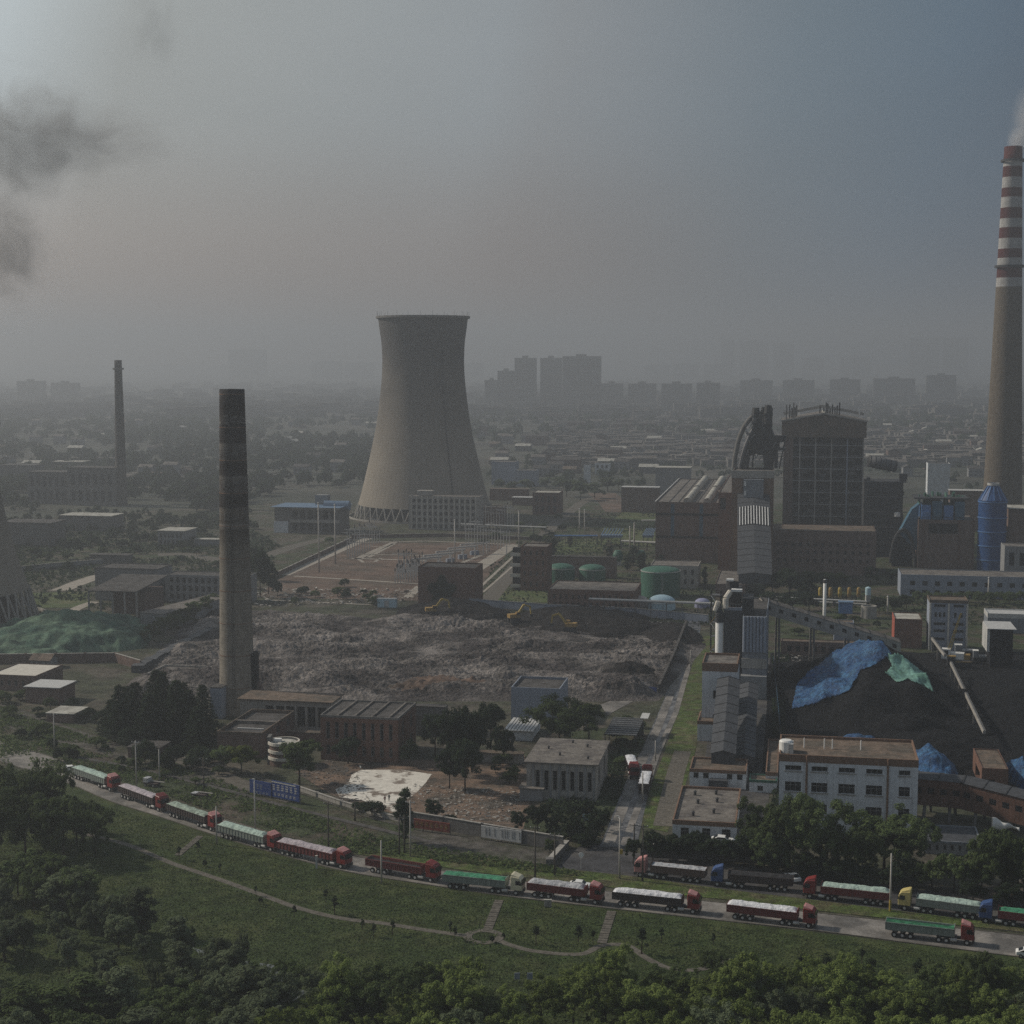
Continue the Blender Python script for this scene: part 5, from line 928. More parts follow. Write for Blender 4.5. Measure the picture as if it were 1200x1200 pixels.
building('white_warehouse', 'pale grey round-ended warehouse right of the cooling tower', 'warehouse', 576, 568, 604, 541, 538, 'blue_white', 'roof', (), (), .3, D=16)
building('white_warehouse', 'lower pale warehouse behind dark trees right of the cooling tower', 'warehouse', 603, 570, 628, 551, 548, 'blue_white', 'roof', (), (), .3, D=16)
building('gate_office', 'small white two-storey office beside the plant road trees', 'office building', 697, 556, 714, 543, 540, 'white_wall', 'roof_dark', two(3, .5), (), .3, D=10, frame=False)
building('white_tower', 'slim white tower beside the small gate office', 'tower', 684, 566, 691, 545, 543, 'white_wall', 'roof', (), (), .3, D=6)
building('low_barn', 'low red-brown barn just right of the cooling tower foot', 'shed', 574, 586, 618, 573, 570, 'brick', 'roof_brown', (), (), 0, D=8, over=.4); building('low_barn', 'long low shed with pale roof edge near the brick works', 'shed', 600, 592, 626, 583, 580, 'dull_brick', 'tin', (), (), 0, D=8, over=.4)
# hazy works at far left
for i, (ax, ay, bx, ty, lb) in enumerate(((33, 590, 80, 553, 'hazy dark works block, wide and flat, left of the slim chimney'), (80, 592, 136, 548, 'hazy dark works block touching the slim chimney'), (60, 552, 96, 541, 'long distant shed roof line above the dark works blocks'), (0, 566, 40, 545, 'distant low dark works at the picture edge'), (98, 545, 133, 537, 'hazy shed behind the slim chimney'), (0, 640, 60, 612, 'dark low plant building in haze above the grassland'), (70, 622, 130, 604, 'grey shed with pale eaves in haze below the works blocks'), (185, 640, 216, 622, 'small pale hut on the hazy grassland'), (228, 640, 257, 632, 'tiny white cabin on the hazy grassland next to the chimney'), (105, 660, 150, 650, 'low grey wall-like shed on the grassland'))):
    building('works_block', lb, 'works building', ax, ay, bx, ty, ty - 3, 'grey_wall' if i in (7, 8) else 'dark_concrete', 'roof_light' if i in (2, 6, 7, 8) else 'roof_dark', two(6, .5) if i in (0, 1, 7) else (), (), 0, D=18 if i < 8 else 6, frame=False, over=.5)
# ---------------- lorries ----------------
def vmat(name, col, rough=.45, var=.12): 
    if name not in M: M[name] = mat(name, col, rough=rough, var=var, scale=.6, fine=3, streak=.25, stain=(.07, .06, .05))
    return name
vmat('cab_red', (.20, .028, .028)); vmat('cab_dark_red', (.16, .025, .025)); vmat('cab_blue', (.035, .075, .2)); vmat('cab_cream', (.62, .58, .42)); vmat('cab_yellow', (.52, .43, .17)); vmat('cab_roof_pink', (.50, .24, .23))
vmat('body_red', (.16, .035, .035), .7); vmat('body_brown', (.11, .07, .06), .8); vmat('body_grey', (.22, .25, .23), .7); vmat('body_dark', (.055, .04, .04), .8)
mk('load_grey', (.38, .39, .41), var=.2, scale=.4, fine=1.5, bump=.3); mk('load_white', (.62, .63, .66), var=.15, scale=.4, fine=1.5, bump=.3); mk('load_mint', (.36, .46, .41), var=.2, scale=.4, fine=1.5, bump=.3)
mk('load_green', (.055, .21, .125), var=.25, scale=.4, fine=1.5, bump=.3); mk('load_sage', (.27, .33, .28), var=.35, scale=.3, fine=1.5, bump=.3); mk('load_mauve', (.40, .36, .39), var=.2, scale=.4, fine=1.5, bump=.3); mk('load_coal', (.03, .03, .033), var=.3); mk('load_net', (.03, .13, .07), var=.4, fine=2)
tyre = MB(); tyre.tube((0, -.15, 0), (0, .15, 0), .52, n=18); TYRE = tyre.mesh('tyre', M['dark_in']); rim = MB(); rim.tube((0, -.165, 0), (0, .165, 0), .27, .27, n=12); RIM = rim.mesh('rim', M['galv'])
def wheel(o, x, y, r=1.0, z=None):
    w_ = link('wheel', TYRE, None, o); w_.location = (x, y, .52 * r if z is None else z); w_.scale = (r, 1, r); link('rim', RIM, None, w_)
def lorry(label, rear, front, cab, body, load, heap_h=.5, L=None, roofm=None, offs=1.3, group='lorries queueing on the truck road', seed=1, boxy=False):
    p, q = G(*rear), G(*front); d = (q - p); hd = math.atan2(d.y, d.x); u = d.normalized(); n_ = Vector((-u.y, u.x, 0)); side = 1 if n_.y > 0 else -1
    L = L or min(max(d.length, 13.5), 18.5); c = q + n_ * side * offs; o = empty('lorry', (c.x, c.y, .07), hd, label, 'lorry', group=group)
    # cab (front at x = 0, extends back)
    cw = 1.22
    cb = MB(); pr = [(-2.25, 1.0), (0, 1.0), (.06, 2.0), (-.12, 3.1), (-.55, 3.55), (-2.25, 3.7)]; n = len(pr)
    cb.add([(x, -cw, z) for x, z in pr] + [(x, cw, z) for x, z in pr], [tuple(range(n)), tuple(range(n, 2 * n))[::-1]] + [(i, n + i, n + (i + 1) % n, (i + 1) % n) for i in range(n)])
    cab_o = cb.build('cab', M[cab], o); cab_o.modifiers.new('soft', 'BEVEL').width = .08
    part('windscreen', o, 'glass', lambda b: b.add([(.09, -1.05, 2.05), (.09, 1.05, 2.05), (-.09, 1.05, 3.08), (-.09, -1.05, 3.08)], [(0, 1, 2, 3)]))
    for s in (-1, 1):
        part('side_window', o, 'glass', lambda b: b.add([(-.15, s * 1.24, 2.1), (-1.25, s * 1.24, 2.1), (-1.25, s * 1.24, 2.95), (-.35, s * 1.24, 2.95)], [(0, 1, 2, 3)]))
        part('mirror', o, 'dark_steel', lambda b: b.box(-.1, .05, s * 1.3 - .02, s * 1.5, 2.2, 2.8)); part('headlight', o, 'tin', lambda b: b.box(.0, .07, s * .95 - .18, s * .95 + .18, .9, 1.1))
    part('bumper', o, 'dark_steel', lambda b: b.box(-.3, .1, -cw, cw, .45, 1.0)); part('roof_deflector', o, roofm or cab, lambda b: b.add([(-.6, -1.05, 3.6), (-.6, 1.05, 3.6), (-2.2, 1.1, 3.72), (-2.2, -1.1, 3.72), (-1.9, -1.0, 4.05), (-1.9, 1.0, 4.05), (-2.2, 1.0, 4.05), (-2.2, -1.0, 4.05)], [(0, 1, 5, 4), (4, 5, 6, 7), (0, 4, 7, 3), (1, 2, 6, 5), (2, 3, 7, 6)]))
    part('chassis', o, 'dark_steel', lambda b: (b.box(-6.2, -.4, -.45, .45, .75, 1.05), b.box(-L + .3, -4.2, -.5, .5, 1.0, 1.3))); part('fuel_tank', o, 'galv', lambda b: (b.tube((-4.0, -1.0, .75), (-2.9, -1.0, .75), .32, n=12), b.tube((-4.0, 1.0, .75), (-2.9, 1.0, .75), .32, n=12)))
    for x in (-1.2, -4.7, -6.0, -L + 4.4, -L + 3.0, -L + 1.6):
        for s in (-1, 1): wheel(o, x, s * 1.05)
    # tipping body: floor, sides with ribs, load
    x0, x1, z0, z1 = -L, -3.3, 1.32, 2.75; th = .08; bb = MB()
    bb.box(x0, x1, -1.25, 1.25, z0, z0 + .12); bb.box(x0, x1, -1.25, -1.25 + th, z0 + .12, z1); bb.box(x0, x1, 1.25 - th, 1.25, z0 + .12, z1); bb.box(x0, x0 + th, -1.17, 1.17, z0 + .12, z1); bb.box(x1 - th, x1, -1.17, 1.17, z0 + .12, z1 + .35)
    k = int((x1 - x0) / .95)
    for i in range(k + 1):
        x = x0 + (x1 - x0 - .1) * i / k
        for s in (-1, 1): bb.box(x, x + .1, s * 1.29 - .04, s * 1.29 + .04, z0, z1)
    bb.box(x0, x1, -1.34, -1.25, z1 - .12, z1 + .02); bb.box(x0, x1, 1.25, 1.34, z1 - .12, z1 + .02); bb.build('tipper_body', M[body], o)
    nx, ny = 44, 10; vs = []; rnd = random.Random(seed)
    for i in range(nx + 1):
        for j in range(ny + 1):
            s, t = i / nx, j / ny; e = min(1, s / .06, (1 - s) / .05) ; a = 1 - (2 * t - 1) ** 2
            vs.append((x0 + .1 + (x1 - x0 - .2) * s, -1.3 + 2.6 * t, z1 - .03 + e * (heap_h * a ** .6 if heap_h > 0 else heap_h) + .16 * fbm(s * 12 + seed * 9, t * 2.4, 1.3, 3, seed) * e))
    lb = MB(); lb.add(vs, [(i * (ny + 1) + j, (i + 1) * (ny + 1) + j, (i + 1) * (ny + 1) + j + 1, i * (ny + 1) + j + 1) for i in range(nx) for j in range(ny)]); lb.build('load_cover', M[load], o, True)
    part('tow_bars', o, 'galv', lambda b: [b.box(x0 + 3 + i * 1.1, x0 + 3.06 + i * 1.1, -1.2, -1.15, .6, 1.3) for i in range(5)])
    return o
low = [((70, 907), (131, 929), 'cab_red', 'body_grey', 'load_mint', .45, 'red lorry with mint cover half hidden by the big dark tree clump'),
       ((132, 932), (188, 953), 'cab_dark_red', 'body_dark', 'load_mauve', .4, 'red lorry with dull grey rubbly load, second in the queue'),
       ((189, 954), (250, 976), 'cab_red', 'body_dark', 'load_sage', .45, 'red lorry with patchy sage green cover near the path steps'),
       ((254, 981), (321, 1000), 'cab_red', 'body_grey', 'load_mint', .6, 'red lorry with smooth bright mint cover'),
       ((322, 1001), (404, 1020), 'cab_red', 'body_red', 'load_mauve', .7, 'red lorry with a lumpy mauve-grey humped load'),
       ((428, 1022), (510, 1036), 'cab_red', 'body_red', 'load_coal', -.5, 'bright red cab lorry with empty dark red body'),
       ((518, 1041), (611, 1051), 'cab_cream', 'body_grey', 'load_green', .25, 'cream cab lorry carrying a vivid green sheet'),
       ((617, 1051), (704, 1062), 'cab_red', 'body_red', 'load_grey', .6, 'red lorry with dark grey cover beside the passing white car'),
       ((717, 1062), (819, 1073), 'cab_red', 'body_dark', 'load_white', .55, 'red lorry with long pale white cover and dark body'),
       ((851, 1077), (955, 1090), 'cab_red', 'body_red', 'load_white', .5, 'red lorry with pinkish white cover and deep red body'),
       ((1037, 1098), (1141, 1110), 'cab_red', 'body_grey', 'load_net', -.25, 'red cab lorry with grey body half full under green net')]
for i, (r_, f_, cb, bd, ld, hh, lb) in enumerate(low): lorry(lb, r_, f_, cb, bd, ld, hh, seed=i + 1, roofm='cab_roof_pink' if cb == 'cab_red' and i != 5 else None)  # pink roof part on red cabs: top light put into its colour
upr = [((826, 1037), (743, 1028), 'cab_roof_pink', 'body_brown', 'load_grey', .1, 'lorry with pale pink cab and brown body facing the junction'),
       ((929, 1047), (833, 1039), 'cab_blue', 'body_dark', 'load_coal', .2, 'blue cab lorry with dark body parked before the white sloping car'),
       ((1042, 1064), (941, 1053), 'cab_red', 'body_red', 'load_mint', .5, 'red cab lorry with pale sage cover beside the tall roadside pole'),
       ((1150, 1080), (1052, 1067), 'cab_yellow', 'body_grey', 'load_mint', .5, 'yellow cab lorry with long greyish mint cover'),
       ((1245, 1094), (1147, 1082), 'cab_blue', 'body_red', 'load_green', .25, 'blue and white cab lorry with green sheet cut off by the picture edge')]
for i, (r_, f_, cb, bd, ld, hh, lb) in enumerate(upr): lorry(lb, r_, f_, cb, bd, ld, hh, seed=i + 31, group='lorries parked on the asphalt apron')
lorry('lorry with cream load and red cab driving down the side road', (737, 888), (746, 914), 'cab_red', 'body_dark', 'load_white', .3, L=13.5, offs=-.5, seed=51, group='lorries on the side road')
lorry('lorry with pale patchy load heading up the side road', (743, 944), (752, 912), 'cab_red', 'body_dark', 'load_white', .2, L=15, offs=-1.5, seed=52, group='lorries on the side road')
# ---------------- cars ----------------
def car(label, a, b_, col='white_paint', kind='car', size=1.0):
    p, q = G(*a), G(*b_); d = q - p; o = empty('parked_car', ((p + q) / 2).to_tuple()[:2] + (.1,), math.atan2(d.y, d.x), label, kind)
    o.scale = (size,) * 3
    pr = [(-2.15, .35), (2.1, .35), (2.2, .7), (1.9, .92), (1.1, 1.0), (.45, 1.42), (-.9, 1.48), (-1.75, 1.1), (-2.15, .98)]; n = len(pr)
    bb = MB(); bb.add([(x, -.86, z) for x, z in pr] + [(x, .86, z) for x, z in pr], [tuple(range(n)), tuple(range(n, 2 * n))[::-1]] + [(i, n + i, n + (i + 1) % n, (i + 1) % n) for i in range(n)])
    q_ = bb.build('body', M[col], o); m_ = q_.modifiers.new('soft', 'BEVEL'); m_.width = .1; m_.segments = 2
    part('windscreen', o, 'glass', lambda b: b.add([(1.06, -.7, 1.05), (1.06, .7, 1.05), (.5, .62, 1.44), (.5, -.62, 1.44)], [(0, 1, 2, 3)])); part('rear_window', o, 'glass', lambda b: b.add([(-1.72, -.7, 1.14), (-1.72, .7, 1.14), (-.98, .62, 1.5), (-.98, -.62, 1.5)], [(0, 1, 2, 3)]))
    for s in (-1, 1):
        part('side_window', o, 'glass', lambda b: b.add([(.9, s * .87, 1.02), (-1.5, s * .87, 1.06), (-.85, s * .87, 1.4), (.4, s * .87, 1.36)], [(0, 1, 2, 3)])); part('headlight', o, 'tin', lambda b: b.box(2.1, 2.2, s * .6 - .15, s * .6 + .15, .62, .76))
        for x in (-1.35, 1.35): wheel(o, x, s * .78, .62)
    return o
car('white car at the head of the bend by the dark tree clump', (76, 905), (90, 903)); car('white hatchback squeezed beside the first red lorry', (110, 917), (124, 919))
car('white car overtaking the lorry with dark grey cover', (668, 1040), (692, 1042)); car('white car parked aslant behind the blue cab lorry', (936, 1037), (922, 1027))
car('long white car in front of the flat-roofed workshop', (832, 988), (862, 990), size=1.15); car('white vehicle edge leaving the picture by the truck road', (1196, 1121), (1215, 1123))
for x_, y_, lb in ((178, 921, 'small farm trailer with grey hood on the grass beside the telegraph poles'), (234, 934, 'low cart with pale planks lying in the verge grass')):
    c = G(x_, y_); o = empty('farm_trailer', c, R(-25), lb, 'trailer'); part('bed', o, 'body_dark', lambda b: b.box(-2, 2, -.9, .9, .6, .9)); part('hood', o, 'load_grey', lambda b: b.box(-2.0, -.6, -.9, .9, .9 if x_ < 200 else .85, 2.0 if x_ < 200 else 1.0)); part('plank', o, 'concrete', lambda b: b.beam((-.3, .2, 1.2), (3.3, .6, 1.1), .5, .12))
    for wx in (-1.2, 1.2):
        for s in (-1, 1): wheel(o, wx, s, .8)
c = G(688, 962); o = empty('utility_cart', c, 0, 'small pale blue three-wheeler under the junction trees', 'cart'); part('box', o, 'tank_blue', lambda b: b.box(-1, 1, -.7, .7, .5, 1.8)); part('seat', o, 'dark_steel', lambda b: b.box(1, 1.8, -.4, .4, .5, 1.1))
for wx, wy in ((-.6, -.6), (-.6, .6), (1.5, 0)): wheel(o, wx, wy, .7)
c = G(681, 1018); o = empty('road_sign', c, 0, 'small round white road sign by the junction verge', 'sign'); part('post', o, 'galv', lambda b: b.tube((0, 0, 0), (0, 0, 2.9), .06)); part('disc', o, 'white_paint', lambda b: b.tube((0, -.1, 2.9), (0, -.05, 2.9), .55, n=20))
for x_, lb in ((606, 'white notice board in the park nearer the path circle'), (621, 'white notice board in the park nearer the truck stairs')):
    c = G(x_, 1151); o = empty('notice_board', c, R(5), lb, 'notice board'); part('board', o, 'blue_white', lambda b: b.box(-.45, .45, -.05, .05, .5, 1.6)); part('post', o, 'galv', lambda b: (b.box(-.4, -.32, .06, .12, 0, 1.5), b.box(.32, .4, .06, .12, 0, 1.5)))
c = G(642, 1063); o = empty('milestone', c, 0, 'pale stone marker at the verge under the dark grey lorry', 'marker'); part('stone', o, 'concrete', lambda b: b.box(-.7, .7, -.2, .2, 0, 1.4)); part('cap', o, 'roof_light', lambda b: b.box(-.75, .75, -.25, .25, 1.4, 1.5))
c = G(371, 1018); o = empty('milestone', c, 0, 'upright white marker beside the mauve loaded lorry', 'marker'); part('stone', o, 'tin', lambda b: b.box(-.2, .2, -.2, .2, 0, 2.6)); part('cap', o, 'roof_light', lambda b: b.box(-.25, .25, -.25, .25, 2.6, 2.75))
# people in the paved yard: tiny standing figures built as one skinned body
def person(label, px, py, top='white_paint', legs='dark_steel', h=1.7, rz=0):
    o = empty('person', G(px, py, .08), rz, label, 'person'); k = h / 1.7
    V_ = [(0, 0, .95), (0, 0, 1.2), (0, 0, 1.42), (0, 0, 1.5), (0, .02, 1.62), (.1, 0, .9), (.12, .03, .48), (.12, 0, .06), (.13, .14, .03), (-.1, 0, .9), (-.13, -.05, .48), (-.14, -.08, .06), (-.14, .06, .03), (.19, 0, 1.4), (.25, .02, 1.14), (.24, .12, .9), (-.19, 0, 1.4), (-.26, 0, 1.14), (-.25, .08, .9)]
    E_ = [(0, 1), (1, 2), (2, 3), (3, 4), (0, 5), (5, 6), (6, 7), (7, 8), (0, 9), (9, 10), (10, 11), (11, 12), (2, 13), (13, 14), (14, 15), (2, 16), (16, 17), (17, 18)]
    rad = [.13, .13, .12, .055, .1, .09, .065, .045, .035, .09, .065, .045, .035, .055, .042, .03, .055, .042, .03]
    me = bpy.data.meshes.new('body'); me.from_pydata([(x * k, y * k, z * k) for x, y, z in V_], E_, []); me.materials.append(M[legs]); b = link('body', me, None, o)
    sk = b.modifiers.new('skin', 'SKIN'); b.modifiers.new('sub', 'SUBSURF').levels = 1; me.skin_vertices
    for i, r_ in enumerate(rad): me.skin_vertices[0].data[i].radius = (r_ * k, r_ * k)
    me.skin_vertices[0].data[0].use_root = True
    part('shirt', o, top, lambda b_: b_.lathe([(.15 * k, .88 * k), (.165 * k, 1.1 * k), (.19 * k, 1.36 * k), (.09 * k, 1.47 * k)], 14), True); part('hair', o, 'dark_in', lambda b_: b_.lathe([(.1 * k, 1.66 * k), (.09 * k, 1.73 * k), (.01, 1.77 * k)], 12), True)
person('person in a white shirt at the top corner of the white dust patch', 422.5, 904); person('person in dark red clothes standing on the white dust patch', 451, 941, 'body_red'); person('person in dark clothes standing behind another on the white dust patch', 456, 939, 'dark_steel')
# ---------------- poles ----------------
def pole(px, py, ty, kind, label, group=None):
    c = G(px, py); H = HT(c, ty); o = empty('utility_pole', c, R(-15), label, 'pole', group=group); m_ = 'pole' if kind != 'dark' else 'wood_pole'
    part('post', o, m_, lambda b: b.tube((0, 0, -.2), (0, 0, H), .2, .13, 10), True)
    if kind in ('cross', 'dark', 'tee'):
        part('crossarm', o, 'dark_steel' if kind != 'tee' else 'galv', lambda b: b.beam((-1.1, 0, H - .4), (1.1, 0, H - .4), .12, .12))
        for x in (-1, 0, 1): part('insulator', o, 'tin', lambda b: b.lathe([(.06, H - .34), (.09, H - .25), (.05, H - .12), (.01, H - .08)], 8, x * .9))
    if kind == 'lamp': part('lamp_head', o, 'galv', lambda b: (b.beam((0, 0, H), (-.5, .9, H + .3), .1, .1), b.box(-.9, -.3, .7, 1.0, H + .25, H + .4)))
    return o
for px, py, ty, kd, lb in ((64, 880, 836, 'cross', 'pale utility pole standing by the grassy railway land'), (160, 924, 868, 'tee', 'tall pale pole with crossarm left of the farm trailer'), (187, 916, 878, 'plain', 'short pale pole right of the farm trailer'), (239, 926, 888, 'dark', 'thin dark pole by the earth track'),
    (254, 990, 945, 'plain', 'slim white post beside the bright mint lorry'), (299, 974, 916, 'lamp', 'white lamp pole in front of the blue billboard'), (447, 1036, 985, 'plain', 'white pole before the empty red lorry'), (481, 1004, 938, 'tee', 'cream pole with crossarm at the end of the red banner'),
    (385, 1000, 940, 'dark', 'thin dark pole in the verge below the billboard'), (474, 1000, 955, 'dark', 'dark pole just left of the cream pole'), (468, 1002, 958, 'dark', 'short dark pole beside the slender yard tree'), (627, 1030, 968, 'dark', 'dark pole in the gravel bed by the white wall panel'), (650, 1026, 976, 'dark', 'thin dark pole near the slanting concrete block'),
    (726, 1030, 960, 'lamp', 'tall pale lamp pole at the junction with a yellow box'), (743, 1006, 965, 'dark', 'dark pole at the foot of the side road'), (753, 1033, 966, 'dark', 'dark pole touching the pink cab lorry'), (1043, 1068, 1000, 'plain', 'tall thick white pole with yellow foot beside the sage covered lorry'),
    (416, 962, 936, 'dark', 'short dark pole in the rough ground beside the paved yard'), (753, 938, 905, 'plain', 'short pale post beside the upper side road lorry'), (768, 892, 868, 'plain', 'pale gate post on the side road edge'), (809, 782, 762, 'plain', 'short pale post in the green strip near the transfer house')):
    o = pole(px, py, ty, kd, lb)
    if 'yellow box' in lb: part('meter_box', o, 'yellow', lambda b: b.box(.1, .6, -.3, .2, 5.2, 6.1))
    if 'yellow foot' in lb: part('painted_foot', o, 'yellow', lambda b: b.tube((0, 0, 0), (0, 0, 2.2), .23, n=12))
rnd = random.Random(77)
def sub_pole(px, py, ty, label, group, arm=True):
    c = G(px, py); H = HT(c, ty); o = empty('substation_pole', c, GR, label, 'substation pole', group=group)
    part('post', o, 'galv', lambda b: b.tube((0, 0, 0), (0, 0, H), .3, .2, 6))
    if arm: part('insulator', o, 'dark_steel', lambda b: b.lathe([(.3, H), (.34, H + .5), (.2, H + 1.4), (.05, H + 1.6)], 8)); 
    if arm and H > 9: part('crossarm', o, 'galv', lambda b: b.beam((-3, 0, H - 1), (3, 0, H - 1), .3, .3))
for i in range(26): a = i % 13; b_ = i // 13; sub_pole(407 + a * 2.9 + b_ * 3, 652 - a * 1.3 + b_ * 3 - (4 if a > 8 else 0), 652 - a * 1.3 - rnd.uniform(14, 34), 'slim galvanised pole in the dense cluster at the far left of the soil yard', 'poles clustered at the far left of the soil yard')
for i in range(30): a = i % 10; b_ = i // 10; sub_pole(463 + a * 3.1 + b_ * 2, 684 - a * .4 - b_ * 6, 684 - b_ * 6 - rnd.uniform(12, 26), 'short galvanised post in the block beside the ivy-covered building', 'posts beside the ivy-covered building')
for i in range(16): sub_pole(546 + i * 3.4, 650 - rnd.uniform(0, 12), 618 - rnd.uniform(0, 10) + i * .3, 'tall galvanised pole at the right end of the soil yard', 'poles at the right end of the soil yard')
for i in range(12): sub_pole(566 + i * 3.2, 620 + rnd.uniform(-3, 3), 590 + rnd.uniform(0, 10), 'pale switchgear pole under the cooling tower right of the office', 'switchgear poles right of the pale office')
for px, py, ty, lb in ((374, 671, 590, 'tall pale concrete pole at the left of the soil yard, nearer one'), (393, 661, 592, 'tall pale concrete pole on the soil yard path, farther one'), (533, 660, 610, 'tall slim pole between office and ivy-covered block'), (679, 630, 597, 'left of two tall posts on the plant lawn'), (685, 630, 598, 'right of two tall posts on the plant lawn'), (608, 640, 600, 'tall lamp-like pole over the four-storey brick block'),
    (738, 646, 618, 'first slim stack beside the blue cooler frame'), (743, 648, 614, 'second slim stack beside the blue cooler frame'), (1040, 720, 700, 'short pale post behind the red brick house'), (1158, 704, 678, 'bright white downpipe pole against the long pale store')):
    c = G(px, py); H = HT(c, ty); o = empty('tall_pole', c, 0, lb, 'pole'); part('post', o, 'pole', lambda b: b.tube((0, 0, 0), (0, 0, H), .5 if 'stack' in lb else .38, .3, 8), True); part('cap', o, 'galv', lambda b: b.lathe([(.3, H), (.5, H + .3), (.05, H + .8)], 8))
p, q = G(460, 653), G(560, 650); 
for i in range(5):
    c = G(500 + i * 14, 668 - i * 4.5); o = empty('gantry', c, R(35), 'low steel busbar gantry in the row across the soil yard', 'gantry', group='busbar gantries across the soil yard'); part('beam', o, 'galv', lambda b: (b.beam((-9, 0, 6), (9, 0, 6), .7, .7), b.beam((-9, 1.5, 5), (9, 1.5, 5), .3, .3)))
    for x in (-8, 0, 8): part('post', o, 'galv', lambda b: b.tube((x, 0, 0), (x, 0, 6), .3, n=6))
    part('switch_box', o, 'blue_white', lambda b: b.box(-3, 2, -1.5, 0, 0, 2.2))
# overhead wires along the railway side and the apron
def wires(name, label, pts, off):
    o = empty(name, (0, 0, 0), 0, label, 'wire')
    for k in off:
        mb = MB()
        for (ax, ay, at), (bx, by_, bt) in zip(pts, pts[1:]):
            A, B = G(ax, ay), G(bx, by_); A.z = HT(A, at); B.z = HT(B, bt); n = 8; pr = None
            for i in range(n + 1):
                t = i / n; c = A.lerp(B, t) + Vector((k * .3, k, -1.2 * 4 * t * (1 - t) - .2))
                if pr: mb.beam(pr, c, .035, .035)
                pr = c
        mb.build('strand', M['dark_steel'], o)
wires('overhead_wires', 'thin overhead wires strung between the railway-side poles', [(64, 880, 836), (160, 924, 868), (239, 926, 888), (385, 1000, 940), (468, 1002, 958), (627, 1030, 968), (753, 1033, 966)], (-.9, .9))
# excavators in the black soil
def excavator(label, px, py, ang, sw):
    c = G(px, py); o = empty('excavator', c + ZV * 3.4, ang, label, 'excavator', group='excavators on the soil heaps')
    o.scale = (1.1,) * 3
    for s in (-1, 1): part('track', o, 'dark_steel', lambda b: b.prism([(-2, s * 1.2 - .3), (2, s * 1.2 - .3), (2, s * 1.2 + .3), (-2, s * 1.2 + .3)], -3.2, .9))
    part('house', o, 'yellow_dull', lambda b: (b.box(-2.3, .6, -1.3, 1.3, 1.0, 2.3), b.box(.6, 1.5, .2, 1.3, 1.0, 2.0))); part('cab', o, 'yellow_dull', lambda b: b.box(.2, 1.6, -1.3, -.2, 1.0, 3.0)); part('cab_window', o, 'glass', lambda b: b.box(.3, 1.65, -1.34, -.25, 1.9, 2.8))
    part('boom', o, 'yellow', lambda b: (b.beam((1.2, .3, 1.8), (3.8, .3, 5.2), .5, .7), b.beam((3.8, .3, 5.2), (6.2, .3, 4.4), .45, .6))); part('arm', o, 'yellow', lambda b: b.beam((6.2, .3, 4.4), (6.6, .3, 1.6), .35, .45)); part('bucket', o, 'dark_steel', lambda b: b.box(5.9, 7.0, -.3, .9, .8, 1.8))
excavator('yellow excavator reaching right on the black soil by the ivy-covered block', 506, 729, R(10), 1); excavator('yellow excavator with raised arm in the middle of the soil heaps', 603, 737, R(25), 1); excavator('rusty excavator working at the foot of the widest soil heap', 668, 748, R(160), 1)
c = G(453, 712); o = empty('container', c, GR, 'small pale blue site container at the far edge of the rubble', 'container'); part('body', o, 'tank_blue', lambda b: b.box(-4, 4, 0, 2.5, 0, 3.6)); part('roof', o, 'tin', lambda b: b.box(-4.1, 4.1, -.1, 2.6, 3.6, 3.75)); part('door', o, 'galv', lambda b: b.box(-1, 1, -.06, -.01, .2, 3.0))
# ---------------- trees ----------------
def leaf_mat(name, c1, c2, tr=.35):
    m = bpy.data.materials.new(name); m.use_nodes = True; t = m.node_tree; n, l = t.nodes, t.links; n.clear()
    out = n.new('ShaderNodeOutputMaterial'); d = n.new('ShaderNodeBsdfDiffuse'); tr_ = n.new('ShaderNodeBsdfTranslucent'); mx = n.new('ShaderNodeMixShader'); mx.inputs[0].default_value = tr
    tcn = n.new('ShaderNodeTexCoord'); ns = n.new('ShaderNodeTexNoise'); ns.inputs['Scale'].default_value = .55; ns.inputs['Detail'].default_value = 4; l.new(tcn.outputs['Object'], ns.inputs['Vector'])
    rp = n.new('ShaderNodeValToRGB'); setramp(rp, [(.36, c1), (.64, c2)]); l.new(ns.outputs[0], rp.inputs[0]); oi = n.new('ShaderNodeObjectInfo')
    mr = n.new('ShaderNodeMapRange'); mr.inputs['To Min'].default_value = .72; mr.inputs['To Max'].default_value = 1.3; l.new(oi.outputs['Random'], mr.inputs['Value']); hs = n.new('ShaderNodeHueSaturation'); l.new(mr.outputs[0], hs.inputs['Value']); l.new(rp.outputs[0], hs.inputs['Color'])
    l.new(hs.outputs[0], d.inputs['Color']); l.new(hs.outputs[0], tr_.inputs['Color']); l.new(d.outputs[0], mx.inputs[1]); l.new(tr_.outputs[0], mx.inputs[2]); l.new(mx.outputs[0], out.inputs['Surface']); M[name] = m
leaf_mat('leaf_bright', (.095, .135, .04), (.225, .275, .09)); leaf_mat('leaf_mid', (.06, .088, .038), (.115, .148, .062)); leaf_mat('leaf_dark', (.024, .038, .022), (.045, .062, .034)); leaf_mat('leaf_grey', (.085, .11, .065), (.155, .185, .11)); leaf_mat('leaf_willow', (.075, .1, .025), (.13, .15, .045))
def quads(cen, nrm, size, rs):
    n = len(cen); a = rs.normal(size=(n, 3)); a -= (a * nrm).sum(1)[:, None] * nrm; a /= np.linalg.norm(a, axis=1)[:, None] + 1e-9; b = np.cross(nrm, a); s = size[:, None]
    v = np.stack([cen - a * s - b * s * .3, cen + b * s * .62 - a * s * .2, cen + a * s + b * s * .2, cen - b * s * .6 + a * s * .15], 1).reshape(-1, 3); return v
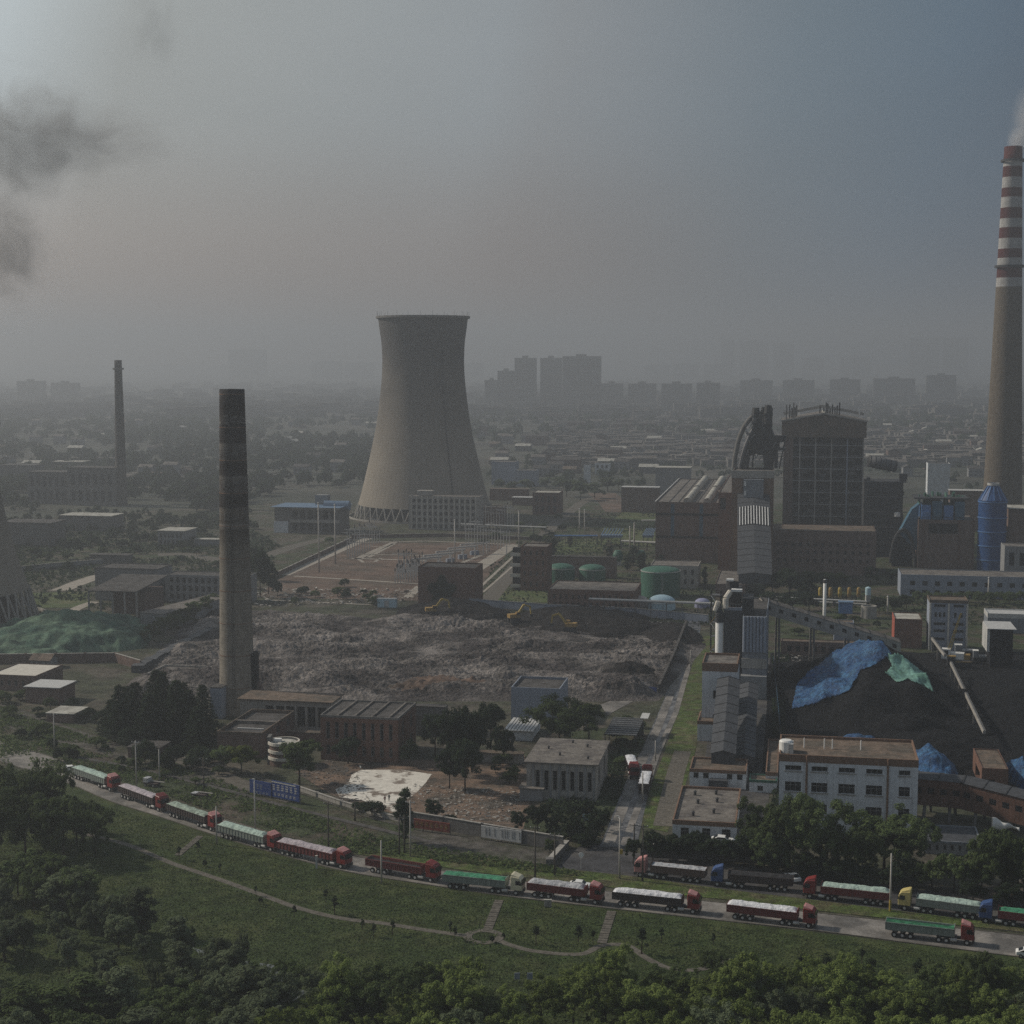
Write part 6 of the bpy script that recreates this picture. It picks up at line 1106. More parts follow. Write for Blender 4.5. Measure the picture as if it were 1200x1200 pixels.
def npmesh(name, v, m, k=4):
    me = bpy.data.meshes.new(name); n = len(v); f = n // k; me.vertices.add(n); me.vertices.foreach_set('co', v.astype(np.float32).ravel()); me.loops.add(n); me.loops.foreach_set('vertex_index', np.arange(n, dtype=np.int32))
    me.polygons.add(f); me.polygons.foreach_set('loop_start', np.arange(0, n, k, dtype=np.int32)); me.polygons.foreach_set('loop_total', np.full(f, k, dtype=np.int32)); me.update(calc_edges=True); me.materials.append(M[m]); return me
def crown(kind, seed, nl):
    """leaf clumps filling an uneven crown for a tree one unit tall"""
    rs = np.random.RandomState(seed); cl = []
    if kind == 'round':
        ax = rs.uniform(.30, .36); k = 66
        lob = [(rs.uniform(-.2, .2), rs.uniform(-.2, .2), rs.uniform(.30, .76), rs.uniform(.15, .25)) for _ in range(11)]
        for i in range(k):
            L_ = lob[i % 11]; d = rs.normal(size=3); d /= np.linalg.norm(d); d[2] = abs(d[2]) * .9 - .25; cl.append((L_[0] + d[0] * L_[3], L_[1] + d[1] * L_[3], L_[2] + d[2] * L_[3], rs.uniform(.055, .1)))
    elif kind == 'broad':
        lob = [(rs.uniform(-.34, .34), rs.uniform(-.34, .34), rs.uniform(.28, .76), rs.uniform(.15, .25)) for _ in range(14)]
        for i in range(100):
            L_ = lob[i % 14]; d = rs.normal(size=3); d /= np.linalg.norm(d); d[2] = abs(d[2]) - .25; cl.append((L_[0] + d[0] * L_[3], L_[1] + d[1] * L_[3], L_[2] + d[2] * L_[3] * .9, rs.uniform(.05, .095)))
    elif kind == 'poplar':
        for i in range(64): z = rs.uniform(.10, .98); r = .17 * math.sin(3.1416 * (z - .06) / .98) ** .6 + .01; a = rs.uniform(0, 6.28); rr = r * rs.uniform(.3, 1); cl.append((rr * math.cos(a), rr * math.sin(a), z, rs.uniform(.045, .08)))
    elif kind == 'cedar':
        for i in range(17):
            z = .12 + .86 * i / 17; r = .27 * (1 - z) ** .8 + .015; nb = max(3, int(10 * (1 - z)) + 2); a0 = rs.uniform(0, 6.28)
            for j in range(nb):
                a = a0 + 6.28 * j / nb + rs.uniform(-.2, .2)
                for t in (.35, .65, .95): cl.append((r * t * math.cos(a), r * t * math.sin(a), z - .05 * t, .028 + .02 * (1 - t)))
    elif kind == 'bush':
        for i in range(26): d = rs.normal(size=3); d /= np.linalg.norm(d); cl.append((d[0] * .42, d[1] * .42, .45 + abs(d[2]) * .4 - .1, rs.uniform(.12, .2)))
    elif kind == 'sapling':
        for i in range(14): z = rs.uniform(.35, 1); a = rs.uniform(0, 6.28); r = .16 * (1.15 - z); cl.append((r * math.cos(a), r * math.sin(a), z, rs.uniform(.05, .09)))
    cl = np.array(cl); per = max(6, nl // len(cl)); idx = np.repeat(np.arange(len(cl)), per); c = cl[idx]; d = rs.normal(size=(len(idx), 3)); d /= np.linalg.norm(d, axis=1)[:, None]; rad = rs.uniform(.35, 1.12, len(idx)) ** .7
    flat_ = np.array([1, 1, .45 if kind == 'cedar' else .8]); p = c[:, :3] + d * (c[:, 3] * rad)[:, None] * flat_
    nrm = d + np.array([0, 0, .5]) + rs.normal(size=d.shape) * .45; nrm /= np.linalg.norm(nrm, axis=1)[:, None]
    return p, nrm, cl
def trunk(kind, cl, seed):
    rs = np.random.RandomState(seed + 99); mb = MB(); top = {'cedar': .95, 'poplar': .9, 'bush': .3}.get(kind, .55); mb.tube((0, 0, -.01), (rs.uniform(-.01, .01), 0, top * .5), .022, .016, 7); mb.tube((0, 0, top * .5), (rs.uniform(-.02, .02), rs.uniform(-.02, .02), top), .016, .007, 6)
    if kind not in ('cedar',):
        for i in range(7): q = cl[(i * 7) % len(cl)]; mb.tube((0, 0, top * rs.uniform(.35, .95)), (q[0] * .85, q[1] * .85, q[2]), .009, .003, 5, False)
    return mb.mesh('trunk', M['bark'], True)
TV = {}
SPEC = {'round': (8500, .040), 'broad': (12000, .034), 'poplar': (5500, .034), 'cedar': (6500, .03), 'bush': (1800, .085), 'sapling': (600, .06)}
def variant(kind, leaf, v):
    key = (kind, leaf, v)
    if key not in TV:
        sd = abs(hash((len(kind), kind[0], v))) % 9999 if False else (len(kind) * 131 + ord(kind[0]) * 7 + v * 37)
        nl, sz = SPEC[kind]; p, nr, cl = crown(kind, sd, nl); rs = np.random.RandomState(sd + 5); TV[key] = (npmesh('crown', quads(p, nr, rs.uniform(.6, 1.3, len(p)) * sz * .5, rs), leaf), trunk(kind, cl, sd))
    return TV[key]
trnd = random.Random(12)
def tree(kind, leaf, px, py, ty, wpx, label, group=None, cat='tree', name=None):
    c = G(px, py); H = HT(c, ty); wd = wpx * mpp(c); nat = {'round': .75, 'broad': 1.05, 'poplar': .42, 'cedar': .56, 'bush': 1.1, 'sapling': .42}[kind]
    cm, tm = variant(kind, leaf, trnd.randrange(5 if kind in ('round', 'broad', 'poplar') else 3)); nm = name or {'cedar': 'conifer_tree', 'poplar': 'poplar_tree', 'bush': 'bush', 'sapling': 'sapling'}.get(kind, 'broadleaf_tree')
    o = empty(nm, c, trnd.uniform(0, 6.28), label, cat if kind != 'bush' else 'bush', group); s = wd / nat; o.scale = (s, s, H)
    a = link('crown', cm, None, o); b = link('trunk', tm, None, o); return o
T = tree
for i, (x, y, t, w_) in enumerate(((140, 868, 800, 34), (160, 862, 790, 36), (176, 874, 795, 38), (192, 866, 783, 36), (207, 874, 786, 38), (222, 866, 792, 34), (238, 862, 800, 32), (150, 846, 796, 32), (214, 846, 784, 34), (184, 850, 782, 36), (130, 860, 812, 26), (232, 880, 812, 34))):
    T('cedar', 'leaf_dark', x, y, t + (i % 3) * 7 - 2, w_ * 1.45, 'dark conifer in the dense clump left of the brick chimney', 'dark conifers left of the brick chimney')
T('round', 'leaf_willow', 283, 908, 868, 34, 'small bright yellow-green willow below the low brick workshop'); T('round', 'leaf_mid', 262, 905, 872, 34, 'dark green tree just left of the yellow-green willow'); T('round', 'leaf_mid', 351, 919, 862, 52, 'round dark tree right of the white-banded round building')
T('round', 'leaf_dark', 408, 895, 858, 32, 'dark tree against the front of the brown brick hall'); T('round', 'leaf_dark', 480, 898, 862, 26, 'dark tree at the right corner of the brown brick hall')
for x, y, t, w_ in ((510, 888, 830, 36), (532, 910, 820, 46), (553, 905, 812, 42), (575, 885, 816, 38), (545, 930, 850, 40), (527, 925, 868, 32), (590, 895, 842, 26)): T('round', 'leaf_dark', x, y, t, w_, 'dark tree in the clump between brown hall and windowless block', 'dark trees between brown hall and windowless block')
T('broad', 'leaf_mid', 655, 880, 804, 96, 'biggest full green tree covering the windowless block'); T('round', 'leaf_mid', 690, 872, 818, 38, 'smaller tree at the right of the biggest green tree')
T('poplar', 'leaf_dark', 474, 988, 925, 26, 'slender dark tree in the yard between the white dust and the red banner'); T('round', 'leaf_dark', 508, 966, 934, 22, 'small dark tree behind the red banner'); T('bush', 'leaf_dark', 526, 968, 952, 22, 'low dark shrub behind the red banner')
T('bush', 'leaf_dark', 436, 956, 936, 34, 'dark shrub on the lower edge of the white dust patch'); T('bush', 'leaf_dark', 420, 950, 938, 20, 'small dark shrub left of the dust patch shrub')
for x, y, t, w_ in ((607, 976, 948, 20), (630, 974, 938, 30), (652, 975, 950, 22), (672, 985, 948, 30), (694, 990, 950, 30), (705, 975, 945, 24), (668, 960, 938, 24), (690, 962, 935, 24), (640, 958, 940, 18)): T('round', 'leaf_dark', x, y, t, w_, 'dark young tree between the pump hall and the yard wall', 'young trees below the pump hall')
for x, y, t, w_ in ((890, 1010, 932, 62), (925, 1014, 926, 60), (962, 1018, 930, 74), (990, 1022, 950, 50), (1036, 1018, 946, 78), (1066, 1022, 958, 56), (908, 1020, 965, 46), (1010, 1024, 965, 46)): T('broad', 'leaf_mid', x, y + 4, t, w_ * 1.22, 'big leafy tree in the row before the big white block', 'big leafy trees before the big white block')
for x, y, t, w_ in ((1176, 1050, 962, 66), (1150, 1050, 988, 46), (1118, 1046, 990, 50), (1092, 1040, 998, 40), (1200, 1056, 970, 56), (1192, 1050, 1000, 50)): T('broad', 'leaf_mid', x, y, t, w_ * 1.2, 'leafy tree in front of the low blue-grey building', 'leafy trees below the brick gallery')
for x, y, t, w_ in ((742, 1012, 980, 22), (765, 1010, 968, 28), (785, 1010, 976, 28), (806, 1008, 972, 34), (828, 1012, 980, 30), (850, 1014, 978, 32), (872, 1016, 975, 32), (820, 1004, 968, 24), (1070, 1040, 1005, 34), (1045, 1044, 1008, 34), (945, 1030, 995, 40), (975, 1034, 1000, 40), (1005, 1036, 1005, 38), (905, 1024, 992, 36), (1140, 1058, 1025, 36), (1185, 1064, 1030, 40)):
    T('round', 'leaf_dark', x, y, t, w_, 'dark undergrowth tree along the wall of the asphalt apron', 'dark small trees along the asphalt apron')
for x, y, t, w_ in ((20, 985, 880, 82), (54, 985, 888, 62), (90, 992, 924, 48), (112, 1000, 940, 44), (30, 1005, 920, 80), (75, 1010, 930, 70), (0, 960, 876, 70), (-10, 1005, 910, 70), (100, 975, 934, 28)): T('broad', 'leaf_mid', x, y, t, w_, 'dark rounded tree in the clump hiding the tail of the lorry queue', 'dark trees hiding the tail of the lorry queue')
for x, y, t, w_ in ((150, 880, 848, 26), (170, 895, 862, 30), (205, 900, 868, 30), (235, 895, 870, 30), (120, 850, 828, 24), (105, 845, 826, 22), (250, 900, 872, 24), (85, 832, 815, 18), (190, 905, 880, 26), (225, 905, 882, 24), (86, 888, 876, 14), (143, 905, 895, 10), (68, 893, 872, 12)): T('bush', 'leaf_dark', x, y, t, w_, 'dark bush in the thicket below the conifers', 'dark bushes below the conifers')
for x, y, t, w_ in ((180, 752, 726, 20), (192, 748, 720, 22), (204, 742, 714, 22), (216, 736, 708, 24), (228, 730, 702, 24), (240, 724, 697, 24), (251, 718, 694, 22), (170, 756, 736, 16)): T('round', 'leaf_mid', x, y, t, w_, 'leafy tree in the hedge row behind the netted mound', 'hedge row trees behind the netted mound')
for x, y, t, w_ in ((305, 700, 640, 28), (315, 696, 655, 22), (302, 680, 636, 20), (325, 700, 676, 14)): T('round', 'leaf_dark', x, y, t, w_, 'dark tree beside the right flank of the brick chimney', 'dark trees right of the brick chimney')
for x, y, t, w_ in ((905, 696, 668, 26), (925, 700, 660, 34), (946, 702, 664, 34), (968, 698, 668, 28), (900, 715, 692, 26), (925, 716, 694, 30), (948, 716, 692, 24), (1030, 718, 698, 20), (1048, 716, 698, 22), (1062, 714, 696, 20), (1020, 684, 660, 22), (1045, 684, 662, 24), (985, 692, 668, 22)): T('round', 'leaf_dark', x, y, t, w_, 'dark tree among those below the brick podium', 'dark trees below the brick podium')
for x in range(1075, 1200, 12): T('bush', 'leaf_mid', x, 706 + (x % 5), 690, 15, 'bush in front of the long pale store', 'bushes in front of the long pale store')
for x, y, t, w_ in ((742, 662, 640, 14), (752, 670, 648, 16), (735, 668, 650, 12), (668, 640, 628, 8), (650, 650, 630, 8), (775, 662, 650, 10), (826, 688, 664, 9), (714, 655, 640, 10), (647, 656, 632, 8)): T('poplar', 'leaf_dark', x, y, t, w_, 'small dark tree among the pipe racks', 'small dark trees among the pipe racks')
for x, y, t, w_ in ((664, 582, 556, 22), (680, 586, 560, 24), (697, 584, 562, 22), (712, 576, 556, 22), (655, 574, 556, 18), (600, 578, 562, 16), (615, 574, 560, 16), (585, 572, 560, 14), (640, 572, 558, 16), (725, 574, 560, 14)): T('round', 'leaf_grey', x, y, t, w_, 'hazy tree beyond the end of the plant road', 'hazy trees at the end of the plant road')
T('bush', 'leaf_mid', 386, 638, 627, 12, 'round bush beside the low wall of the soil yard'); T('bush', 'leaf_dark', 404, 688, 676, 14, 'dark bush near the lower soil yard path'); T('bush', 'leaf_mid', 253, 665, 655, 12, 'round bush on pale ground before the grassland cabin')
# ivy on the brown block
o, W, D, H = IVY; rs = np.random.RandomState(4); n_ = 1500; a = rs.uniform(0, 6.28, n_); r_ = np.sqrt(rs.uniform(0, 1, n_)) * (1 + .25 * np.sin(5 * a)); P_ = np.stack([W * .42 + r_ * np.cos(a) * W * .2, -.3 - rs.uniform(0, .6, n_), np.clip(H * .35 + r_ * np.sin(a) * H * .36, 0, H)], 1); nn = np.tile([0, -.8, .6], (n_, 1)) + rs.normal(size=(n_, 3)) * .3; nn /= np.linalg.norm(nn, axis=1)[:, None]
link('ivy', npmesh('ivy', quads(P_, nn, rs.uniform(.4, .8, n_), rs), 'leaf_dark'), None, o)
# park woodland at the bottom
rw = random.Random(9)
row = [(x, 1172 + rw.uniform(-8, 12), rw.uniform(44, 66), rw.uniform(44, 74)) for x in range(340, 1260, 34)] + [(x + 18, 1208 + rw.uniform(-8, 10), rw.uniform(50, 75), rw.uniform(55, 85)) for x in range(-30, 1260, 38)] + [(x, 1252 + rw.uniform(-8, 10), rw.uniform(60, 85), rw.uniform(60, 90)) for x in range(-40, 1270, 42)] + [(x + 20, 1300 + rw.uniform(-8, 10), rw.uniform(65, 90), rw.uniform(60, 95)) for x in range(-50, 1280, 46)]
for x, y, h_, w_ in row:
    if y < 1190 and (430 < x < 470 or 560 < x < 670): continue
    lf = 'leaf_bright' if x > 330 and rw.random() < .8 else rw.choice(['leaf_mid', 'leaf_grey'])
    T('broad' if x > 330 else rw.choice(['round', 'poplar', 'broad']), lf, x, y, y - h_, w_, 'leafy tree in the bright green belt along the bottom' if x > 330 else 'dull green tree in the dense grove at the bottom corner', 'leafy trees in the bright green belt' if x > 330 else 'dull green grove at the bottom corner')
for i in range(52):
    x = rw.uniform(-20, 300); y = 1045 + rw.random() ** .8 * 140 ; 
    if y < 1045 + (x - 60) * .42: y = 1050 + (x - 40) * .45 + rw.uniform(0, 40)
    T(rw.choice(['poplar', 'round', 'round', 'broad']), 'leaf_grey' if rw.random() < .9 else 'leaf_mid', x, y, y - rw.uniform(38, 62), rw.uniform(22, 44), 'dull green tree in the dense grove at the bottom corner', 'dull green grove at the bottom corner')
for x, y in ((92, 1075), (60, 1060), (28, 1055)): T('round', 'leaf_mid', x, y, y - 66, 58, 'dull green tree in the dense grove at the bottom corner', 'dull green grove at the bottom corner')
# prominent crowns in front
T('broad', 'leaf_bright', 885, 1195, 1108, 78, 'tallest bright green tree rising over the path right of the stairs'); T('broad', 'leaf_bright', 716, 1180, 1104, 60, 'bright green tree reaching the foot of the second stairs'); T('broad', 'leaf_bright', 395, 1205, 1118, 64, 'bright green tree beside the little stream'); T('broad', 'leaf_bright', 530, 1215, 1130, 90, 'wide bright tree with a rounded crown left of the notice boards')
for x, y, h_ in ((425, 1090, 13), (438, 1098, 16), (528, 1094, 14), (533, 1102, 16), (577, 1105, 10), (590, 1100, 8), (628, 1107, 22), (678, 1106, 22), (695, 1106, 16), (752, 1118, 30), (775, 1105, 18), (232, 1000, 14), (240, 1016, 10), (210, 1008, 16), (300, 1050, 12), (345, 1075, 14), (392, 1072, 22), (258, 1024, 12), (305, 1060, 10), (460, 1096, 18), (382, 1058, 16), (858, 1150, 28), (940, 1148, 30), (968, 1152, 34), (1020, 1160, 36), (1075, 1158, 34), (1100, 1162, 30), (1140, 1164, 28), (836, 1108, 14), (1010, 1130, 18)):
    T('sapling' if h_ > 11 else 'bush', 'leaf_dark', x, y, y - h_, h_ * .62, 'thin young tree on the park slope' if h_ > 11 else 'small round shrub on the park slope', 'young trees on the park slope' if h_ > 11 else 'shrubs on the park slope')
for poly, n_, grp in (([(0, 815), (0, 870), (120, 900), (255, 925), (262, 895), (110, 860), (60, 826)], 34, 'bushes on the railway land'), ([(592, 872), (612, 885), (612, 930), (560, 900)], 7, 'bushes beside the pump hall'), ([(700, 842), (760, 850), (735, 905), (706, 880)], 12, 'bushes by the open steel shed'), ([(905, 722), (1035, 730), (1035, 748), (915, 745)], 16, 'bushes under the long brown gallery'), ([(0, 655), (110, 640), (255, 640), (258, 668), (110, 662), (0, 690)], 30, 'bushes in the hazy grassland'), ([(300, 715), (470, 712), (470, 700), (330, 690)], 12, 'bushes at the far edge of the rubble'), ([(640, 1000), (700, 1000), (700, 975), (650, 985)], 8, 'bushes by the junction wall'), ([(560, 640), (640, 640), (690, 600), (600, 620)], 14, 'bushes beside the plant road')):
    k = 0; xs_ = [p[0] for p in poly]; ys2 = [p[1] for p in poly]
    while k < n_:
        x, y = rw.uniform(min(xs_), max(xs_)), rw.uniform(min(ys2), max(ys2))
        if not inpoly(x, y, poly): continue
        k += 1; far_ = mpp(G(x, y)) / .25; s_ = rw.uniform(9, 17) / far_ ** .6; T('bush' if rw.random() < .6 else 'round', rw.choice(['leaf_dark', 'leaf_mid']), x, y, y - s_, s_ * rw.uniform(1, 1.5), 'small bush among the ' + grp, grp)
# scattered tufts: rough vegetation over the slope and verges
PA, PB, PW = [], [], []
for pl, wd_ in PATHS:
    for a_, b_ in zip(pl, pl[1:]): PA.append(a_); PB.append(b_); PW.append(wd_)
PA, PB, PW = np.array(PA), np.array(PB), np.array(PW)
def onpath(x, y):
    p = np.array([x, y]); ab = PB - PA; t = np.clip(((p - PA) * ab).sum(1) / ((ab ** 2).sum(1) + 1e-9), 0, 1); return bool((np.hypot(*(p - PA - ab * t[:, None]).T) < PW).any())
def scatter(name, poly, n, size, leaf, z0=.0, up_=.6, hmax=.5, clump=None):
    rs = np.random.RandomState(len(name) + n); xs = [p[0] for p in poly]; ys_ = [p[1] for p in poly]; pts = []; tries = 0
    A = [G(*p) for p in poly]; W_ = [(p.x, p.y) for p in A]; x0, x1 = min(p[0] for p in W_), max(p[0] for p in W_); y0, y1 = min(p[1] for p in W_), max(p[1] for p in W_)
    while len(pts) < n and tries < n * 12:
        tries += 1; x, y = rs.uniform(x0, x1), rs.uniform(y0, y1)
        if inpoly(x, y, W_):
            if clump and fbm(x, y, clump, 2, 7) < rs.uniform(-.45, .2): continue
            if onpath(x, y): continue
            pts.append((x, y, z0 + rs.uniform(.05, hmax)))
    P_ = np.array(pts); nn = np.tile([0, 0, up_], (len(P_), 1)) + rs.normal(size=(len(P_), 3)) * .5; nn /= np.linalg.norm(nn, axis=1)[:, None]
    return tag(link(name, npmesh(name, quads(P_, nn, rs.uniform(.5, 1.4, len(P_)) * size, rs), leaf)), kind='stuff')
scatter('grass', [(-60, 1230), (-60, 960), (75, 930), (250, 985), (405, 1027), (600, 1056), (820, 1082), (1060, 1111), (1260, 1134), (1260, 1230)], 70000, .2, 'leaf_mid', hmax=.3)
scatter('undergrowth', [(0, 905), (0, 820), (60, 850), (200, 893), (345, 950), (480, 990), (640, 1014), (700, 1030), (405, 998), (250, 952), (130, 910)], 14000, .4, 'leaf_mid', hmax=.6, clump=10)
scatter('undergrowth', [(-40, 800), (0, 640), (255, 600), (330, 640), (290, 705), (180, 700), (120, 715), (60, 700)], 9000, 1.1, 'leaf_dark', hmax=1.2, clump=40)
scatter('undergrowth', [(560, 735), (575, 660), (690, 600), (768, 600), (768, 660), (840, 690), (1060, 700), (1200, 705), (1200, 735), (1050, 735), (900, 715), (830, 735)], 7000, .7, 'leaf_dark', hmax=.8, clump=25)
scatter('weeds', [(905, 1000), (905, 770), (925, 770), (912, 1000)], 2500, .5, 'leaf_dark', hmax=1.5)
scatter('undergrowth', [(640, 985), (640, 905), (735, 880), (730, 930), (700, 985)], 3500, .45, 'leaf_dark', hmax=1.2, clump=8)
# ---------------- far field ----------------
rf_ = np.random.RandomState(21)
def woods(name, n, box, hs, leaf, seed, skip=None, per=46):
    """far-off wood read as one mass: thousands of loose crowns"""
    rs = np.random.RandomState(seed); out = []; nr = []; sz = []; k = 0
    while k < n:
        px, py = rs.uniform(box[0], box[1]), box[2] + (box[3] - box[2]) * rs.uniform(0, 1) ** .8; c = G(px, py); v = fbm(c.x, c.y * .6, 260, 3, seed)
        if v < rs.uniform(-.45, .25) or (skip and skip(px, py)): continue
        k += 1; h_ = rs.uniform(*hs); r_ = h_ * rs.uniform(.35, .6); d = rs.normal(size=(per, 3)); d /= np.linalg.norm(d, axis=1)[:, None]; d[:, 2] = np.abs(d[:, 2]) * .9 + .05
        out.append(np.array([c.x, c.y, h_ * .25]) + d * np.array([r_, r_, h_ * .72]) * rs.uniform(.75, 1.05, (per, 1))); q = d + rs.normal(size=d.shape) * .3; nr.append(q / np.linalg.norm(q, axis=1)[:, None]); sz.append(rs.uniform(.6, 1.2, per) * r_ * .42)
    return tag(link(name, npmesh(name, quads(np.concatenate(out), np.concatenate(nr), np.concatenate(sz), rs), leaf)), kind='stuff')
woods('distant_woods', 1500, (-60, 440, 486, 600), (7, 13), 'leaf_dark', 1, lambda x, y: x > 318 and y > 575)
woods('distant_woods', 1500, (-60, 1260, 456, 520), (9, 16), 'leaf_dark', 2); woods('distant_woods', 420, (575, 1260, 505, 575), (5, 8), 'leaf_dark', 3, lambda x, y: 760 < x < 1030 and y > 560)
woods('field_scrub', 420, (-60, 300, 600, 700), (2.5, 6), 'leaf_dark', 4, lambda x, y: (100 < x < 262 and y > 655) or y > 640 and x > 262)
# residential towers in the haze
def tower(ax, bx, ty, by_, lb, grp, cap=True):
    P0 = G(ax, by_); W = along(P0, GU, px=bx); H = HT(P0, ty); D = 22; o = empty('apartment_tower', P0, GR, lb, 'apartment tower', grp)
    fr = lambda W_, H_: grid_ops(W_, H_, max(3, int(W_ / 7)), [(.03 + i * .95 / 16, .03 + (i + .5) * .95 / 16) for i in range(16)], .5)
    mb = MB(); facade(mb, lambda s, z, d: (s, d, z), W, H, fr(W, H), 1.2); mb.quad((W, 0, 0), (W, D, 0), (W, D, H), (W, 0, H)); mb.quad((0, D, 0), (0, 0, 0), (0, 0, H), (0, D, H)); mb.quad((0, D, 0), (W, D, 0), (W, D, H), (0, D, H)); mb.build('wall', M['dark_concrete'], o)
    part('window_recesses', o, 'dark_in', lambda b: b.quad((0, 1.21, 0), (W, 1.21, 0), (W, 1.21, H), (0, 1.21, H))); part('roof', o, 'roof', lambda b: (b.box(0, W, 0, D, H, H + 1.2), b.box(W * .35, W * .62, 6, 14, H + 1.2, H + 6)))
for i, (ax, bx, ty, by_) in enumerate(((603, 627, 420, 478), (583, 602, 435, 478), (568, 583, 446, 478), (633, 657, 420, 477), (659, 703, 418, 479), (704, 729, 450, 476), (736, 768, 450, 476), (775, 810, 450, 476), (816, 843, 449, 476))):
    tower(ax, bx, ty, by_, ['tall dark apartment tower with a narrow gap on its right', 'middle step of the three stepped towers right of the cooling tower', 'lowest step of the three stepped towers right of the cooling tower', 'left part of the broad twin towers in the haze', 'widest dark apartment tower on the skyline', 'low apartment slab just right of the widest tower', 'second low apartment slab right of the widest tower', 'third low apartment slab right of the widest tower', 'fourth low apartment slab right of the widest tower'][i], 'apartment towers on the skyline')
for ax, bx, ty in ((755, 784, 428), (789, 818, 426), (825, 860, 427), (867, 905, 446), (917, 954, 446), (972, 1008, 445), (1023, 1072, 444), (845, 860, 398), (866, 900, 400), (905, 930, 402), (1065, 1100, 396), (1104, 1134, 396), (365, 400, 424), (404, 438, 425), (268, 312, 410), (20, 50, 447), (60, 90, 449), (545, 566, 426), (1085, 1120, 440), (940, 965, 420), (985, 1020, 418)):
    far = ty < 430; tower(ax, bx, ty, 444 if far else 470, 'faint apartment tower dissolving in the haze' if far else 'dim apartment slab among the low city haze', 'faint far towers' if far else 'dim slabs in the city haze')
# low city roofs
HV = []
for k in range(6):
    L_, D_, h_ = rf_.uniform(12, 30), rf_.uniform(8, 13), rf_.uniform(3.5, 12); w_ = MB(); w_.box(0, L_, 0, D_, 0, h_); 
    r_ = MB(); r_.add([(-.5, -.5, h_), (L_ + .5, -.5, h_), (L_ + .5, D_ / 2, h_ + 2.5), (-.5, D_ / 2, h_ + 2.5), (-.5, D_ + .5, h_), (L_ + .5, D_ + .5, h_)], [(0, 1, 2, 3), (4, 3, 2, 5), (0, 3, 4), (1, 5, 2)]); wi = MB(); w_ = MB(); facade(w_, lambda s, z, d: (s, d, z), L_, h_, [(1.4 + i * 4, 3.2 + i * 4, f * 3.2 + 1, f * 3.2 + 2.4) for f in range(max(1, int(h_ / 3.3))) for i in range(int(L_ / 4)) if f * 3.2 + 2.4 < h_ and 3.2 + i * 4 < L_], .4)
    w_.quad((L_, 0, 0), (L_, D_, 0), (L_, D_, h_), (L_, 0, h_)); w_.quad((0, D_, 0), (0, 0, 0), (0, 0, h_), (0, D_, h_)); w_.quad((0, D_, 0), (L_, D_, 0), (L_, D_, h_), (0, D_, h_)); wi.quad((.1, .41, .1), (L_ - .1, .41, .1), (L_ - .1, .41, h_ - .1), (.1, .41, h_ - .1))
    HV.append((w_.mesh('wall', M[['grey_wall', 'dull_brick', 'dark_concrete', 'dark_concrete', 'grey_wall', 'dull_brick'][k]]), r_.mesh('roof', M[['roof', 'roof_brown', 'roof_light', 'roof', 'roof_dark', 'roof_dark'][k]]), wi.mesh('window_recess', M['dark_in'])))
def house(px, py, lb, grp, k=None, s=1):
    k = rf_.randint(6) if k is None else k; o = empty('city_house', G(px, py), GR + rf_.choice([0, 0, 0, 1.57]) + rf_.uniform(-.05, .05), lb, 'house', grp); o.scale = (s, s, s)
    for nm, me in zip(('wall', 'roof', 'window_recess'), HV[k]): link(nm, me, None, o)
for i in range(215):
    while 1:
        px, py = rf_.uniform(565, 1215), 486 + 74 * rf_.uniform(0, 1) ** .9
        if not (765 < px < 1045 and py > 545) and not (py > 552 and px < 620): break
    house(px, py, 'low house in the hazy city beyond the power plant', 'low houses beyond the power plant')
for i in range(50):
    px, py = rf_.uniform(-10, 440), rf_.uniform(482, 575)
    house(px, py, 'low pale shed scattered in the hazy woods at the left', 'low sheds in the hazy woods', [0, 2, 4, 1][i % 4])
# the still farther city reads as one speckled mass
def city_mass(n, seed, bx=(-100, 1300, 452, 492), sz=(15, 60, 5, 22)):
    rs = np.random.RandomState(seed); mb = MB(); rb_ = MB()
    for i in range(n):
        px, py = rs.uniform(bx[0], bx[1]), rs.uniform(bx[2], bx[3]); c = G(px, py); L_, D_, h_ = rs.uniform(sz[0], sz[1]), rs.uniform(7, 14), rs.uniform(sz[2], sz[3]); mb.box(c.x, c.x + L_, c.y, c.y + D_, 0, h_); rb_.box(c.x - .3, c.x + L_ + .3, c.y - .3, c.y + D_ + .3, h_, h_ + .5)
    tag(mb.build('distant_city', M['dark_concrete']), kind='stuff'); tag(rb_.build('distant_city_roofs', M['roof']), kind='stuff')
city_mass(1100, 5); city_mass(1500, 6, (640, 1260, 490, 548), (6, 24, 3, 8))
# ---------------- debris on yards ----------------
def chunks(name, poly, n, s0, s1, m, z=.0):
    W_ = [tuple(G(*p).xy) for p in poly]; rs = random.Random(n); x0, x1 = min(p[0] for p in W_), max(p[0] for p in W_); y0, y1 = min(p[1] for p in W_), max(p[1] for p in W_); mb = MB(); k = 0
    while k < n:
        x, y = rs.uniform(x0, x1), rs.uniform(y0, y1)
        if not inpoly(x, y, W_): continue
        k += 1; s = rs.uniform(s0, s1) * rs.random(); c = Vector((x, y, z + (rub(.5, .5, Vector((x, y, 0))) if z else 0))); v = [c + Vector((rs.uniform(-s, s), rs.uniform(-s, s), rs.uniform(0, s * .7))) for _ in range(4)] ; mb.add(v, [(0, 1, 2), (0, 2, 3), (0, 3, 1), (1, 3, 2)])
    tag(mb.build(name, M[m]), kind='stuff')
chunks('rubble', [(240, 725), (820, 735), (760, 815), (160, 815)], 5000, .2, .8, 'dark_concrete', .2); chunks('rubble', [(240, 725), (820, 735), (760, 815), (160, 815)], 3500, .3, 1.1, 'roof_dark', .2)
